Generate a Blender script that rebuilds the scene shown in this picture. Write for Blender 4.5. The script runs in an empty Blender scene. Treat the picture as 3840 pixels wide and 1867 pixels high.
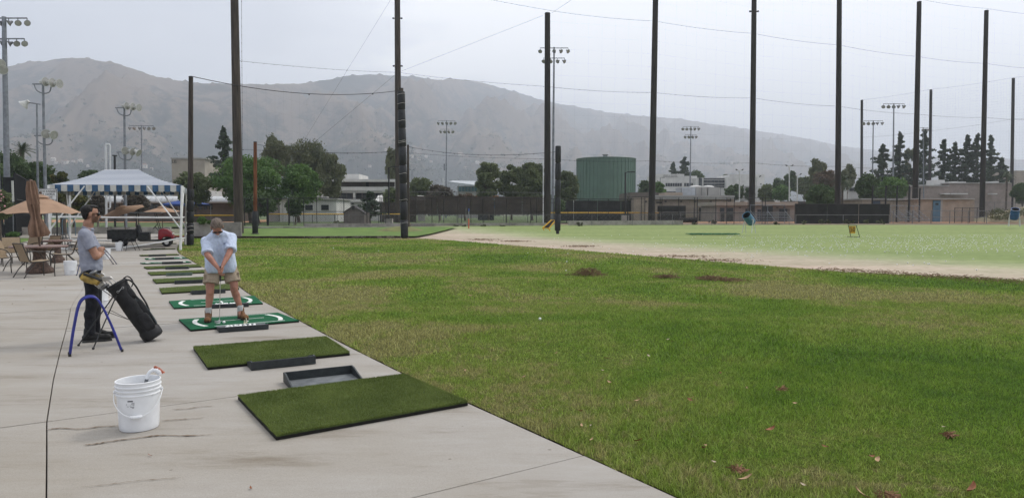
import bpy, bmesh, math, random
import numpy as np
from mathutils import Vector, Matrix, Quaternion, noise
from math import sin, cos, pi, radians, sqrt

SC = bpy.context.scene
COL = SC.collection
# ---------------------------------------------------------------- camera
F = 2600.0; HZ = 800.0; EYE = 1.62; W0, H0 = 3840.0, 1867.0
PITCH = math.atan((H0/2-HZ)/F)
cam_d = bpy.data.cameras.new("camera"); cam = bpy.data.objects.new("camera", cam_d); COL.objects.link(cam)
cam.location = (0, 0, EYE); cam.rotation_euler = (pi/2-PITCH, 0, 0)
cam_d.sensor_width = 36; cam_d.lens = 36*F/W0; cam_d.clip_start = 0.05; cam_d.clip_end = 30000
SC.camera = cam
# ---------------------------------------------------------------- light
SUN_EL, SUN_AZ = radians(52), radians(50)     # azimuth measured from +Y towards +X
SUN_ON = 1.5; SKY_ON = 0.1; HAZE_ON = 0.00033
world = bpy.data.worlds.new("World"); SC.world = world; world.use_nodes = True
def build_world():
    nt = world.node_tree; N = nt.nodes; L = nt.links; N.clear()
    out = N.new('ShaderNodeOutputWorld'); bg = N.new('ShaderNodeBackground'); bg.inputs[1].default_value = SKY_ON
    sky = N.new('ShaderNodeTexSky'); sky.sky_type = 'NISHITA'; sky.sun_disc = False
    sky.sun_elevation = SUN_EL; sky.sun_rotation = SUN_AZ; sky.dust_density = 3
    tc = N.new('ShaderNodeTexCoord')
    # overcast deck: brighter towards the zenith and towards the veiled sun
    dot = N.new('ShaderNodeVectorMath'); dot.operation = 'DOT_PRODUCT'
    dot.inputs[1].default_value = (cos(SUN_EL)*sin(SUN_AZ), cos(SUN_EL)*cos(SUN_AZ), sin(SUN_EL))
    L.new(tc.outputs['Generated'], dot.inputs[0])
    mp = N.new('ShaderNodeMapping'); mp.inputs['Scale'].default_value = (1, 1, 3.2)
    L.new(tc.outputs['Generated'], mp.inputs[0])
    nz = N.new('ShaderNodeTexNoise'); nz.inputs['Scale'].default_value = 2.1; nz.inputs['Detail'].default_value = 5; nz.inputs['Roughness'].default_value = .5
    L.new(mp.outputs[0], nz.inputs[0])
    ad = N.new('ShaderNodeMath'); ad.operation = 'MULTIPLY_ADD'; ad.inputs[1].default_value = 0.85
    L.new(nz.outputs[0], ad.inputs[0]); L.new(dot.outputs['Value'], ad.inputs[2])
    cr = N.new('ShaderNodeValToRGB'); e = cr.color_ramp.elements
    e[0].position = .42; e[0].color = (.45, .475, .54, 1); e[1].position = 1.0; e[1].color = (1.08, 1.08, 1.09, 1)
    x = e.new(.76); x.color = (.65, .665, .71, 1)
    x = e.new(.95); x.color = (.86, .87, .91, 1)
    L.new(ad.outputs[0], cr.inputs[0])
    sc = N.new('ShaderNodeVectorMath'); sc.operation = 'SCALE'; sc.inputs['Scale'].default_value = 13.2
    L.new(cr.outputs[0], sc.inputs[0])
    mx = N.new('ShaderNodeMix'); mx.data_type = 'RGBA'; mx.inputs[0].default_value = .9
    L.new(sky.outputs[0], mx.inputs[6]); L.new(sc.outputs[0], mx.inputs[7])
    L.new(mx.outputs[2], bg.inputs[0]); L.new(bg.outputs[0], out.inputs[0])
build_world()
sd = bpy.data.lights.new("sun", 'SUN'); sd.energy = SUN_ON; sd.angle = radians(11); sd.color = (1, .95, .88)
sun = bpy.data.objects.new("sun", sd); COL.objects.link(sun)
sdir = Vector((cos(SUN_EL)*sin(SUN_AZ), cos(SUN_EL)*cos(SUN_AZ), sin(SUN_EL)))
sun.rotation_euler = sdir.to_track_quat('Z', 'Y').to_euler(); sun.location = (0, 0, 60)
SC.view_settings.view_transform = 'Standard'; SC.view_settings.look = 'None'
SC.view_settings.exposure = 0.17; SC.view_settings.gamma = 1.0; SC.view_settings.use_curve_mapping = False
SC.render.engine = 'CYCLES'
SC.cycles.use_denoising = True; SC.cycles.max_bounces = 6; SC.cycles.transparent_max_bounces = 24
SC.cycles.volume_bounces = 1; SC.cycles.use_adaptive_sampling = True; SC.cycles.adaptive_threshold = 0.01
try: SC.cycles.denoiser = 'OPENIMAGEDENOISE'
except Exception: pass

# ---------------------------------------------------------------- where things are
def smooth(t): t = max(0., min(1., t)); return t*t*(3-2*t)
def zt(x, y): return 0.5*smooth((y-46)/22.)        # the range floor rises half a metre beyond 46 m
def ray(px, py):
    u = px-W0/2; v = H0/2-py
    return Vector((u, F*cos(PITCH)+v*sin(PITCH), -F*sin(PITCH)+v*cos(PITCH)))
def at(px, py, Y):
    d = ray(px, py); return Vector((0, 0, EYE))+d*(Y/d.y)
def G(px, py, z=None):
    d = ray(px, py)
    if z is not None: return Vector((0, 0, EYE))+d*((z-EYE)/d.z)
    zz = 0.
    for _ in range(12):
        p = Vector((0, 0, EYE))+d*((zz-EYE)/d.z); zz = zt(p.x, p.y)
    return p
def gz(px, Y):
    "ground point below image column px at depth Y"
    p = at(px, HZ, Y); return Vector((p.x, Y, zt(p.x, Y)))
def az(v): return math.atan2(v.y, v.x)

# ---------------------------------------------------------------- materials
MATS = {}
def mat(name, col, rough=.75, var=.12, scale=6., bump=0., metal=0., col2=None, sharp=.5, stretch=None, alpha=1., coord='Object', spec=.3, detail=5, bscale=None, trans=0.):
    if name in MATS: return MATS[name]
    m = bpy.data.materials.new(name); m.use_nodes = True; nt = m.node_tree; N = nt.nodes; L = nt.links
    b = N['Principled BSDF']; b.inputs['Roughness'].default_value = rough; b.inputs['Metallic'].default_value = metal
    b.inputs['Specular IOR Level'].default_value = spec
    tc = N.new('ShaderNodeTexCoord'); src = tc.outputs['Object']
    if coord == 'World':
        g = N.new('ShaderNodeNewGeometry'); src = g.outputs['Position']
    mp = N.new('ShaderNodeMapping'); L.new(src, mp.inputs[0])
    if stretch: mp.inputs['Scale'].default_value = stretch
    nz = N.new('ShaderNodeTexNoise'); nz.inputs['Scale'].default_value = scale; nz.inputs['Detail'].default_value = detail; nz.inputs['Roughness'].default_value = .6
    L.new(mp.outputs[0], nz.inputs[0])
    c2 = col2 if col2 else tuple(max(0, c*(1-var*2.2)) for c in col)
    c1 = col if col2 else tuple(min(1, c*(1+var)) for c in col)
    cr = N.new('ShaderNodeValToRGB'); e = cr.color_ramp.elements
    e[0].position = .5-sharp*.5*.6; e[0].color = (*c2, 1); e[1].position = .5+sharp*.5*.6; e[1].color = (*c1, 1)
    L.new(nz.outputs[0], cr.inputs[0]); L.new(cr.outputs[0], b.inputs['Base Color'])
    if bump:
        n2 = N.new('ShaderNodeTexNoise'); n2.inputs['Scale'].default_value = bscale or scale*4; n2.inputs['Detail'].default_value = 4
        L.new(mp.outputs[0], n2.inputs[0])
        bp = N.new('ShaderNodeBump'); bp.inputs['Strength'].default_value = bump; bp.inputs['Distance'].default_value = .02
        L.new(n2.outputs[0], bp.inputs['Height']); L.new(bp.outputs[0], b.inputs['Normal'])
    if alpha < 1: b.inputs['Alpha'].default_value = alpha
    if trans:      # light passes through leaves
        tr = N.new('ShaderNodeBsdfTranslucent'); L.new(cr.outputs[0], tr.inputs[0])
        mx = N.new('ShaderNodeMixShader'); mx.inputs[0].default_value = trans
        L.new(b.outputs[0], mx.inputs[1]); L.new(tr.outputs[0], mx.inputs[2]); L.new(mx.outputs[0], N['Material Output'].inputs[0])
    MATS[name] = m; return m
def ramp(N, stops):
    cr = N.new('ShaderNodeValToRGB'); e = cr.color_ramp.elements
    e[0].position, e[0].color = stops[0][0], (*stops[0][1], 1); e[1].position, e[1].color = stops[-1][0], (*stops[-1][1], 1)
    for p, c in stops[1:-1]:
        x = e.new(p); x.color = (*c, 1)
    return cr

# ---------------------------------------------------------------- mesh collector
def frame(d):
    d = d.normalized(); a = Vector((0, 0, 1)) if abs(d.z) < .9 else Vector((1, 0, 0))
    u = d.cross(a).normalized(); return u, d.cross(u).normalized()
class MB:
    def __init__(s): s.v = []; s.f = []; s.m = []; s.k = 0
    def _a(s, vs, fs):
        o = len(s.v); s.v += [tuple(v) for v in vs]; s.f += [tuple(i+o for i in f) for f in fs]; s.m += [s.k]*len(fs); return s
    def mi(s, k): s.k = k; return s
    def box(s, c, d, rz=0., R=None):
        hx, hy, hz = d[0]/2, d[1]/2, d[2]/2; c = Vector(c)
        M = R if R is not None else Matrix.Rotation(rz, 3, 'Z')
        vs = [c+M@Vector((x*hx, y*hy, z*hz)) for z in (-1, 1) for y in (-1, 1) for x in (-1, 1)]
        return s._a(vs, [(0, 2, 3, 1), (4, 5, 7, 6), (0, 1, 5, 4), (2, 6, 7, 3), (0, 4, 6, 2), (1, 3, 7, 5)])
    def cyl(s, p, q, r, r2=None, n=10, caps=True):
        p, q = Vector(p), Vector(q); r2 = r if r2 is None else r2; u, w = frame(q-p)
        vs = [p+(u*cos(2*pi*i/n)+w*sin(2*pi*i/n))*r for i in range(n)]+[q+(u*cos(2*pi*i/n)+w*sin(2*pi*i/n))*r2 for i in range(n)]
        fs = [(i, i+n, (i+1) % n+n, (i+1) % n) for i in range(n)]
        if caps: fs += [tuple(range(n)), tuple(range(2*n-1, n-1, -1))]
        return s._a(vs, fs)
    def tube(s, pts, r, n=6, closed=False):
        pts = [Vector(p) for p in pts]; k = len(pts); rs = r if isinstance(r, (list, tuple)) else [r]*k
        u = None; vs = []
        for i, p in enumerate(pts):
            a = pts[i-1] if (i or closed) else p; b = pts[(i+1) % k] if (i < k-1 or closed) else p
            d = (b-a).normalized()
            if u is None: u, w = frame(d)
            else:
                u = (u-d*u.dot(d)).normalized(); w = d.cross(u)
            vs += [p+(u*cos(2*pi*j/n)+w*sin(2*pi*j/n))*rs[i] for j in range(n)]
        fs = []
        for i in range(k if closed else k-1):
            a, b = i*n, ((i+1) % k)*n
            fs += [(a+j, b+j, b+(j+1) % n, a+(j+1) % n) for j in range(n)]
        if not closed: fs += [tuple(range(n)), tuple(range(k*n-1, (k-1)*n-1, -1))]
        return s._a(vs, fs)
    def lathe(s, prof, c=(0, 0, 0), n=20, fn=None, M=None):
        c = Vector(c); vs = []
        for r, z in prof:
            for i in range(n):
                a = 2*pi*i/n; rr = r*(fn(a, z) if fn else 1); v = Vector((rr*cos(a), rr*sin(a), z))
                if M is not None: v = M@v
                vs.append(c+v)
        fs = [(k*n+i, k*n+(i+1) % n, (k+1)*n+(i+1) % n, (k+1)*n+i) for k in range(len(prof)-1) for i in range(n)]
        return s._a(vs, fs)
    def ell(s, c, r, n=12, k=8, M=None):
        if not isinstance(r, (tuple, list, Vector)): r = (r, r, r)
        c = Vector(c); vs = [Vector((0, 0, -r[2]))]
        for j in range(1, k):
            t = -pi/2+pi*j/k
            vs += [Vector((r[0]*cos(t)*cos(2*pi*i/n), r[1]*cos(t)*sin(2*pi*i/n), r[2]*sin(t))) for i in range(n)]
        vs.append(Vector((0, 0, r[2])))
        if M is not None: vs = [M@v for v in vs]
        vs = [c+v for v in vs]
        fs = [(0, 1+(i+1) % n, 1+i) for i in range(n)]
        for j in range(k-2):
            a = 1+j*n; fs += [(a+i, a+(i+1) % n, a+n+(i+1) % n, a+n+i) for i in range(n)]
        a = 1+(k-2)*n; t = len(vs)-1; fs += [(a+i, a+(i+1) % n, t) for i in range(n)]
        return s._a(vs, fs)
    def cap(s, p, q, r, r2=None, n=12):
        p, q = Vector(p), Vector(q); r2 = r if r2 is None else r2
        s.cyl(p, q, r, r2, n); s.ell(p, r, n, 8); return s.ell(q, r2, n, 8)
    def poly(s, pts): return s._a(pts, [tuple(range(len(pts)))])
    def prism(s, pts, up):
        n = len(pts); pts = [Vector(p) for p in pts]; up = Vector(up)
        return s._a(pts+[p+up for p in pts], [tuple(range(n-1, -1, -1)), tuple(range(n, 2*n))]+[(i, (i+1) % n, (i+1) % n+n, i+n) for i in range(n)])
    def mesh(s, name, mats, smooth=False, bevel=0.):
        me = bpy.data.meshes.new(name); me.from_pydata(s.v, [], s.f)
        mats = mats if isinstance(mats, (list, tuple)) else [mats]
        for m in mats: me.materials.append(m)
        if len(mats) > 1: me.polygons.foreach_set('material_index', s.m)
        if bevel:
            bm = bmesh.new(); bm.from_mesh(me); bmesh.ops.remove_doubles(bm, verts=bm.verts, dist=1e-5)
            es = [e for e in bm.edges if len(e.link_faces) == 2 and e.calc_face_angle(0) > radians(30)]
            bmesh.ops.bevel(bm, geom=es, offset=bevel, segments=2, affect='EDGES', profile=.6); bm.to_mesh(me); bm.free()
        if smooth:
            me.polygons.foreach_set('use_smooth', [True]*len(me.polygons))
            if smooth is not True: me.set_sharp_from_angle(angle=radians(smooth))
        me.update(); return me
    def build(s, name, mats, parent=None, smooth=False, bevel=0., kind=None, world=True, label=None):
        "geometry was collected in world space unless world=False (then in the parent's own space)"
        if parent is not None and world:
            Mi = Matrix.LocRotScale(parent.location, parent.rotation_euler, parent.scale).inverted()
            if parent.parent is not None:
                q = parent.parent; Mi = Mi@Matrix.LocRotScale(q.location, q.rotation_euler, q.scale).inverted()
            s.v = [tuple(Mi@Vector(v)) for v in s.v]
        o = bpy.data.objects.new(name, s.mesh(name, mats, smooth, bevel)); COL.objects.link(o)
        if parent is not None: o.parent = parent
        if kind: o['kind'] = kind
        if label: o['label'] = label
        return o
def thing(name, label, cat, loc=(0, 0, 0), rz=0., group=None):
    o = bpy.data.objects.new(name, None); COL.objects.link(o); o.empty_display_size = .2
    o.location = loc; o.rotation_euler = (0, 0, rz); o['label'] = label; o['category'] = cat
    if group: o['group'] = group
    return o
def tag(o, label, cat, group=None):
    o['label'] = label; o['category'] = cat
    if group: o['group'] = group
    return o
def recentre(o):
    "put the origin of a one-mesh thing at its base"
    me = o.data; n = len(me.vertices); a = np.empty(n*3); me.vertices.foreach_get('co', a); a = a.reshape(-1, 3)
    c = np.array([(a[:, 0].min()+a[:, 0].max())/2, (a[:, 1].min()+a[:, 1].max())/2, a[:, 2].min()])
    me.vertices.foreach_set('co', (a-c).ravel()); o.location = Vector(c); me.update(); return o
def solo(mb, name, mats, label, cat, group=None, **k): return tag(recentre(mb.build(name, mats, **k)), label, cat, group)
def struct(mb, name, mats, **k): return mb.build(name, mats, kind='structure', **k)
def dup(root, loc, rz=None, label=None, group=None):
    r = root.copy(); COL.objects.link(r); r.location = loc
    if rz is not None: r.rotation_euler = (0, 0, rz)
    if label: r['label'] = label
    if group: r['group'] = group
    for ch in list(root.children):
        c = ch.copy(); COL.objects.link(c); c.parent = r
        for g in list(ch.children):
            d = g.copy(); COL.objects.link(d); d.parent = c
    return r
def npmesh(name, V, Fq, mats, smooth=False, midx=None):
    me = bpy.data.meshes.new(name); n = len(V); k = Fq.shape[1]
    me.vertices.add(n); me.vertices.foreach_set('co', V.astype(np.float32).ravel())
    me.loops.add(Fq.size); me.loops.foreach_set('vertex_index', Fq.astype(np.int32).ravel())
    me.polygons.add(len(Fq)); me.polygons.foreach_set('loop_start', np.arange(0, Fq.size, k, dtype=np.int32))
    for m in (mats if isinstance(mats, (list, tuple)) else [mats]): me.materials.append(m)
    if midx is not None: me.polygons.foreach_set('material_index', midx.astype(np.int32))
    if smooth: me.polygons.foreach_set('use_smooth', np.ones(len(Fq), dtype=bool))
    me.update(calc_edges=True); return me
def text_obj(txt, name, m, loc, size, rot, parent=None, align='CENTER', ext=.004, sx=1.):
    c = bpy.data.curves.new(name, 'FONT'); c.body = txt; c.size = size; c.extrude = ext; c.align_x = align; c.align_y = 'CENTER'; c.resolution_u = 3
    c.materials.append(m); o = bpy.data.objects.new(name, c); COL.objects.link(o)
    loc = Vector(loc); M = Matrix.Translation(loc)@rot.to_4x4()@Matrix.Diagonal((sx, 1, 1, 1))
    if parent is not None:
        o.parent = parent; M = Matrix.LocRotScale(parent.location, parent.rotation_euler, parent.scale).inverted()@M
    bpy.context.view_layer.update(); me = bpy.data.meshes.new_from_object(o); q = bpy.data.objects.new(name, me); COL.objects.link(q); q.parent = o.parent; q.matrix_local = M
    if not me.materials: me.materials.append(m)
    bpy.data.objects.remove(o); q.name = name; return q
def lin(r, g, b):
    f = lambda c: (c/255/12.92 if c/255 <= .04045 else ((c/255+.055)/1.055)**2.4)
    return (f(r), f(g), f(b))
rnd = random.Random(7)
# ================================================================ SETTING
# concrete edge of the tee line (plan points), far part continued behind the canopy
EDGE = [(4.6,-1.8),(3.4,.1),(2.2,1.95),(1.3,3.35),(.95,3.87),(.48,4.58),(-.40,5.90),(-1.11,6.96),(-1.92,8.26),(-3.21,10.40),(-3.81,11.42),(-5.18,13.67),(-6.52,16.16),(-9.95,21.91),(-11.44,24.47),(-13.42,27.88),(-15.36,31.67),(-17.3,35.9),(-19.0,40.),(-20.7,44.5),(-22.5,49.)]
EDGE = [Vector((a, b, 0)) for a, b in EDGE]
def edge_x(y):
    for a, b in zip(EDGE, EDGE[1:]):
        if a.y <= y <= b.y: return a.x+(b.x-a.x)*(y-a.y)/(b.y-a.y)
    if y < EDGE[0].y: return EDGE[0].x+(EDGE[0].y-y)*.64
    return EDGE[-1].x-(y-EDGE[-1].y)*.4
SAND = [(60,-12),(20,11.2),(12.46,16.81),(9.13,19.56),(7.37,22.74),(4.88,27.16),(2.6,31.2),(.27,35.11),(-2.3,39.6),(-4.68,43.45),(-6.5,45.6)]
def sand_x(y):
    for a, b in zip(SAND, SAND[1:]):
        if a[1] <= y <= b[1]:
            x = a[0]+(b[0]-a[0])*(y-a[1])/(b[1]-a[1]); return x+.35*noise.noise(Vector((y*.9, 3.1, 0)))+.15*noise.noise(Vector((y*3.1, 9., 0)))
    return 60. if y < -12 else -6.5
def rows(name, mats, ys, xl, xr, nx, z, kind='structure', zadd=0., **k):
    V = []; nx_ = nx+1
    for y in ys:
        a, b = xl(y), xr(y)
        for i in range(nx_):
            x = a+(b-a)*i/nx; V.append((x, y, z+zt(x, y)+(zadd(x, y) if zadd else 0)))
    V = np.array(V); n = len(ys); i, j = np.meshgrid(np.arange(nx), np.arange(n-1)); i = i.ravel(); j = j.ravel(); a = j*nx_+i
    o = bpy.data.objects.new(name, npmesh(name, V, np.stack([a, a+1, a+1+nx_, a+nx_], 1), mats, True)); COL.objects.link(o); o['kind'] = kind
    return o
frange = lambda a, b, s: [a+s*i for i in range(int((b-a)/s)+1)]

# --- lawn colour, shared by the soil sheet and the blades, laid out in world metres
def lawn_nodes(nt, dark=1., tip=False):
    N = nt.nodes; L = nt.links
    g = N.new('ShaderNodeNewGeometry'); mp = N.new('ShaderNodeMapping'); mp.inputs['Scale'].default_value = (1, 1, 0); L.new(g.outputs['Position'], mp.inputs[0])
    n1 = N.new('ShaderNodeTexNoise'); n1.inputs['Scale'].default_value = .22; n1.inputs['Detail'].default_value = 6; n1.inputs['Roughness'].default_value = .62; n1.inputs['Distortion'].default_value = .6
    n2 = N.new('ShaderNodeTexNoise'); n2.inputs['Scale'].default_value = 1.9; n2.inputs['Detail'].default_value = 6; n2.inputs['Roughness'].default_value = .7
    n3 = N.new('ShaderNodeTexNoise'); n3.inputs['Scale'].default_value = 14; n3.inputs['Detail'].default_value = 3
    for n in (n1, n2, n3): L.new(mp.outputs[0], n.inputs[0])
    at_ = N.new('ShaderNodeSeparateXYZ'); L.new(g.outputs['Position'], at_.inputs[0])
    # drier beside the concrete: distance from the edge line x = 3.35-0.64*y
    dx = N.new('ShaderNodeMath'); dx.operation = 'MULTIPLY_ADD'; dx.inputs[1].default_value = .60; L.new(at_.outputs[1], dx.inputs[0]); L.new(at_.outputs[0], dx.inputs[2])
    mr = N.new('ShaderNodeMapRange'); mr.inputs[1].default_value = 3.1; mr.inputs[2].default_value = 7.5; mr.inputs[3].default_value = .11; mr.inputs[4].default_value = 0; L.new(dx.outputs[0], mr.inputs[0])
    ma = N.new('ShaderNodeMath'); ma.operation = 'MULTIPLY_ADD'; ma.inputs[1].default_value = 1.35; ma.inputs[2].default_value = -.19; L.new(n1.outputs[0], ma.inputs[0])
    a = N.new('ShaderNodeMath'); a.operation = 'ADD'; L.new(ma.outputs[0], a.inputs[0]); L.new(mr.outputs[0], a.inputs[1])
    nr = N.new('ShaderNodeMapRange'); nr.inputs[1].default_value = 6; nr.inputs[2].default_value = 13; nr.inputs[3].default_value = -.085; nr.inputs[4].default_value = 0; L.new(at_.outputs[1], nr.inputs[0])
    a0 = a; a = N.new('ShaderNodeMath'); a.operation = 'ADD'; L.new(a0.outputs[0], a.inputs[0]); L.new(nr.outputs[0], a.inputs[1])
    m2 = N.new('ShaderNodeMath'); m2.operation = 'MULTIPLY_ADD'; m2.inputs[1].default_value = .50; L.new(n2.outputs[0], m2.inputs[0]); L.new(a.outputs[0], m2.inputs[2])
    m3 = N.new('ShaderNodeMath'); m3.operation = 'MULTIPLY_ADD'; m3.inputs[1].default_value = .34; L.new(n3.outputs[0], m3.inputs[0]); L.new(m2.outputs[0], m3.inputs[2])
    d = dark
    cr = ramp(N, [(.64, tuple(c*d for c in (.088,.165,.018))), (.815, tuple(c*d for c in (.140,.222,.026))), (.955, tuple(c*d for c in (.205,.255,.050))), (.998, tuple(c*d for c in (.25,.25,.085))), (1.0, tuple(c*d for c in (.26,.25,.09)))])
    L.new(m3.outputs[0], cr.inputs[0]); return cr, g
def lawn_mats():
    m = bpy.data.materials.new('lawn_soil'); m.use_nodes = True; nt = m.node_tree; b = nt.nodes['Principled BSDF']; b.inputs['Roughness'].default_value = .95; b.inputs['Specular IOR Level'].default_value = .1
    cr, g = lawn_nodes(nt, .56)
    n = nt.nodes.new('ShaderNodeTexNoise'); n.inputs['Scale'].default_value = 26; n.inputs['Detail'].default_value = 6; n.inputs['Roughness'].default_value = .75
    nt.links.new(g.outputs['Position'], n.inputs[0])
    mr = nt.nodes.new('ShaderNodeMapRange'); mr.inputs[1].default_value = .35; mr.inputs[2].default_value = .65; mr.inputs[3].default_value = .55; mr.inputs[4].default_value = 1.6; nt.links.new(n.outputs[0], mr.inputs[0])
    sc = nt.nodes.new('ShaderNodeVectorMath'); sc.operation = 'SCALE'; nt.links.new(cr.outputs[0], sc.inputs[0]); nt.links.new(mr.outputs[0], sc.inputs['Scale']); nt.links.new(sc.outputs[0], b.inputs['Base Color'])
    bp = nt.nodes.new('ShaderNodeBump'); bp.inputs['Strength'].default_value = .9; bp.inputs['Distance'].default_value = .05; nt.links.new(n.outputs[0], bp.inputs['Height']); nt.links.new(bp.outputs[0], b.inputs['Normal'])
    m2 = bpy.data.materials.new('grass_blade'); m2.use_nodes = True; nt = m2.node_tree; b = nt.nodes['Principled BSDF']; b.inputs['Roughness'].default_value = .55; b.inputs['Specular IOR Level'].default_value = .35
    cr, g = lawn_nodes(nt, 1.27)
    oi = nt.nodes.new('ShaderNodeObjectInfo')
    mr = nt.nodes.new('ShaderNodeMapRange'); mr.inputs[3].default_value = .45; mr.inputs[4].default_value = 1.6; nt.links.new(g.outputs['Random Per Island'], mr.inputs[0])
    sc = nt.nodes.new('ShaderNodeVectorMath'); sc.operation = 'SCALE'; nt.links.new(cr.outputs[0], sc.inputs[0]); nt.links.new(mr.outputs[0], sc.inputs['Scale'])
    nt.links.new(sc.outputs[0], b.inputs['Base Color'])
    tr = nt.nodes.new('ShaderNodeBsdfTranslucent'); nt.links.new(sc.outputs[0], tr.inputs[0]); mx = nt.nodes.new('ShaderNodeMixShader'); mx.inputs[0].default_value = .3
    nt.links.new(b.outputs[0], mx.inputs[1]); nt.links.new(tr.outputs[0], mx.inputs[2]); nt.links.new(mx.outputs[0], nt.nodes['Material Output'].inputs[0])
    return m, m2
M_soil, M_blade = lawn_mats()
def concrete(name, base=(.365,.345,.318), warm=(.325,.298,.258), joints=0):
    m = bpy.data.materials.new(name); m.use_nodes = True; nt = m.node_tree; N = nt.nodes; L = nt.links; b = N['Principled BSDF']; b.inputs['Roughness'].default_value = .85; b.inputs['Specular IOR Level'].default_value = .25
    g = N.new('ShaderNodeNewGeometry')
    def nz(s, d, r=.6, st=(1,1,1), rot=0):
        mp = N.new('ShaderNodeMapping'); mp.inputs['Scale'].default_value = st; mp.inputs['Rotation'].default_value = (0, 0, rot); L.new(g.outputs['Position'], mp.inputs[0])
        n = N.new('ShaderNodeTexNoise'); n.inputs['Scale'].default_value = s; n.inputs['Detail'].default_value = d; n.inputs['Roughness'].default_value = r; L.new(mp.outputs[0], n.inputs[0]); return n
    a = nz(.35, 5); cr = ramp(N, [(.38, warm), (.62, base)]); L.new(a.outputs[0], cr.inputs[0])
    st = nz(1.3, 7, .72, (.35, 1.6, 1), -.54)      # stains drawn out along the slabs
    c2 = ramp(N, [(.30, (.62,.57,.50)), (.45, (.93,.915,.89)), (.66, (1.05,1.05,1.05))]); L.new(st.outputs[0], c2.inputs[0])
    mu = N.new('ShaderNodeMix'); mu.data_type = 'RGBA'; mu.blend_type = 'MULTIPLY'; mu.inputs[0].default_value = 1; L.new(cr.outputs[0], mu.inputs[6]); L.new(c2.outputs[0], mu.inputs[7])
    fn = nz(160, 3, .7); c3 = ramp(N, [(.3, (.82,.82,.82)), (.7, (1.12,1.12,1.12))]); L.new(fn.outputs[0], c3.inputs[0])
    m3 = N.new('ShaderNodeMix'); m3.data_type = 'RGBA'; m3.blend_type = 'MULTIPLY'; m3.inputs[0].default_value = 1; L.new(mu.outputs[2], m3.inputs[6]); L.new(c3.outputs[0], m3.inputs[7])
    # scattered small dark specks
    vo = N.new('ShaderNodeTexVoronoi'); vo.inputs['Scale'].default_value = 3.3; vo.inputs['Randomness'].default_value = 1
    L.new(g.outputs['Position'], vo.inputs[0]); lt = N.new('ShaderNodeMath'); lt.operation = 'LESS_THAN'; lt.inputs[1].default_value = .045; L.new(vo.outputs[0], lt.inputs[0])
    m4 = N.new('ShaderNodeMix'); m4.data_type = 'RGBA'; m4.inputs[7].default_value = (.12,.09,.07,1); L.new(m3.outputs[2], m4.inputs[6])
    mm = N.new('ShaderNodeMath'); mm.operation = 'MULTIPLY'; mm.inputs[1].default_value = .55; L.new(lt.outputs[0], mm.inputs[0]); L.new(mm.outputs[0], m4.inputs[0])
    L.new(m4.outputs[2], b.inputs['Base Color'])
    bp = N.new('ShaderNodeBump'); bp.inputs['Strength'].default_value = .25; bp.inputs['Distance'].default_value = .004; L.new(fn.outputs[0], bp.inputs['Height']); L.new(bp.outputs[0], b.inputs['Normal'])
    MATS[name] = m; return m
M_conc = concrete('concrete')
M_dirt = mat('dirt', (.22,.17,.12), .95, .25, .4, .5, coord='World', bscale=8)
M_joint = mat('joint_dirt', (.05,.035,.025), .95, .3, 9)
M_plain = mat('valley_floor', (.13,.14,.09), .95, .2, .02, coord='World', col2=(.20,.17,.12))
M_cwall = mat('cast_wall', (.32,.30,.27), .9, .18, 1.2, .2, coord='World')

# base ground sheet out to the foot of the hills
rows('ground', M_plain, [-60,-20,0,20,40,46,50,54,58,62,66,70,90,140,220,400,700,1100,1700,2600,4500,8200], lambda y: -300-y*1.35, lambda y: 300+y*1.35, 6, -.16)
# --- pavement slabs
def pavement():
    root = bpy.data.objects.new('pavement', None); COL.objects.link(root); root['kind'] = 'structure'
    bed = MB(); V = [e+Vector((-.005, 0, -.05)) for e in EDGE]
    for a, b in zip(V, V[1:]):
        n = Vector((-(b-a).y, (b-a).x, 0)).normalized(); bed.poly([a-n*.14, b-n*.14, b+n*44, a+n*44])
    bed.build('joint_filler', M_joint, root)
    # stations along the edge, metres
    cum = [0.]
    for a, b in zip(EDGE, EDGE[1:]): cum.append(cum[-1]+(b-a).length)
    def pt(s):
        s = max(0, min(cum[-1]-1e-4, s))
        for i in range(len(EDGE)-1):
            if cum[i] <= s <= cum[i+1]:
                t = (s-cum[i])/(cum[i+1]-cum[i]); p = EDGE[i].lerp(EDGE[i+1], t)
                a = EDGE[max(0, i-2)]; b = EDGE[min(len(EDGE)-1, i+3)]; d = (b-a).normalized(); return p, Vector((-d.y, d.x, 0))
    s0 = cum[5]
    st = [s0-5.6, s0-2.8, s0, s0+2.85, s0+7.6, s0+10.2]
    while st[-1]+2.9 < cum[-1]: st.append(st[-1]+2.9)
    st = [max(0, st[0])]+st[1:]
    cols = [0., 3.0, 7.1, 11.2, 15.4, 19.6, 24.2, 29.2, 35., 42.]
    g = .0045
    for i in range(len(st)-1):
        a, na = pt(st[i]+g); b, nb = pt(st[i+1]-g)
        ms = [pt(st[i]+(st[i+1]-st[i])*k/3.) for k in (1, 2)]
        for j in range(len(cols)-1):
            if j > 4 and i < 4: continue
            c0, c1 = cols[j]+((.0038 if j == 1 and i < 5 else (.0012 if j == 1 else g)) if j else 0), cols[j+1]-(.0038 if j == 0 and i < 5 else (.0012 if j == 0 else g))
            L = [a+na*c0]+[m[0]+m[1]*c0 for m in ms]+[b+nb*c0]; R = [b+nb*c1]+[m[0]+m[1]*c1 for m in ms[::-1]]+[a+na*c1]
            dz = rnd.uniform(-.003, .003)
            MB().prism([p+Vector((0, 0, -.12)) for p in (L+R)], (0, 0, .12+dz)).build('concrete_slab', M_conc, root, bevel=.006 if i < 9 and j < 4 else 0)
pavement()
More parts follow.
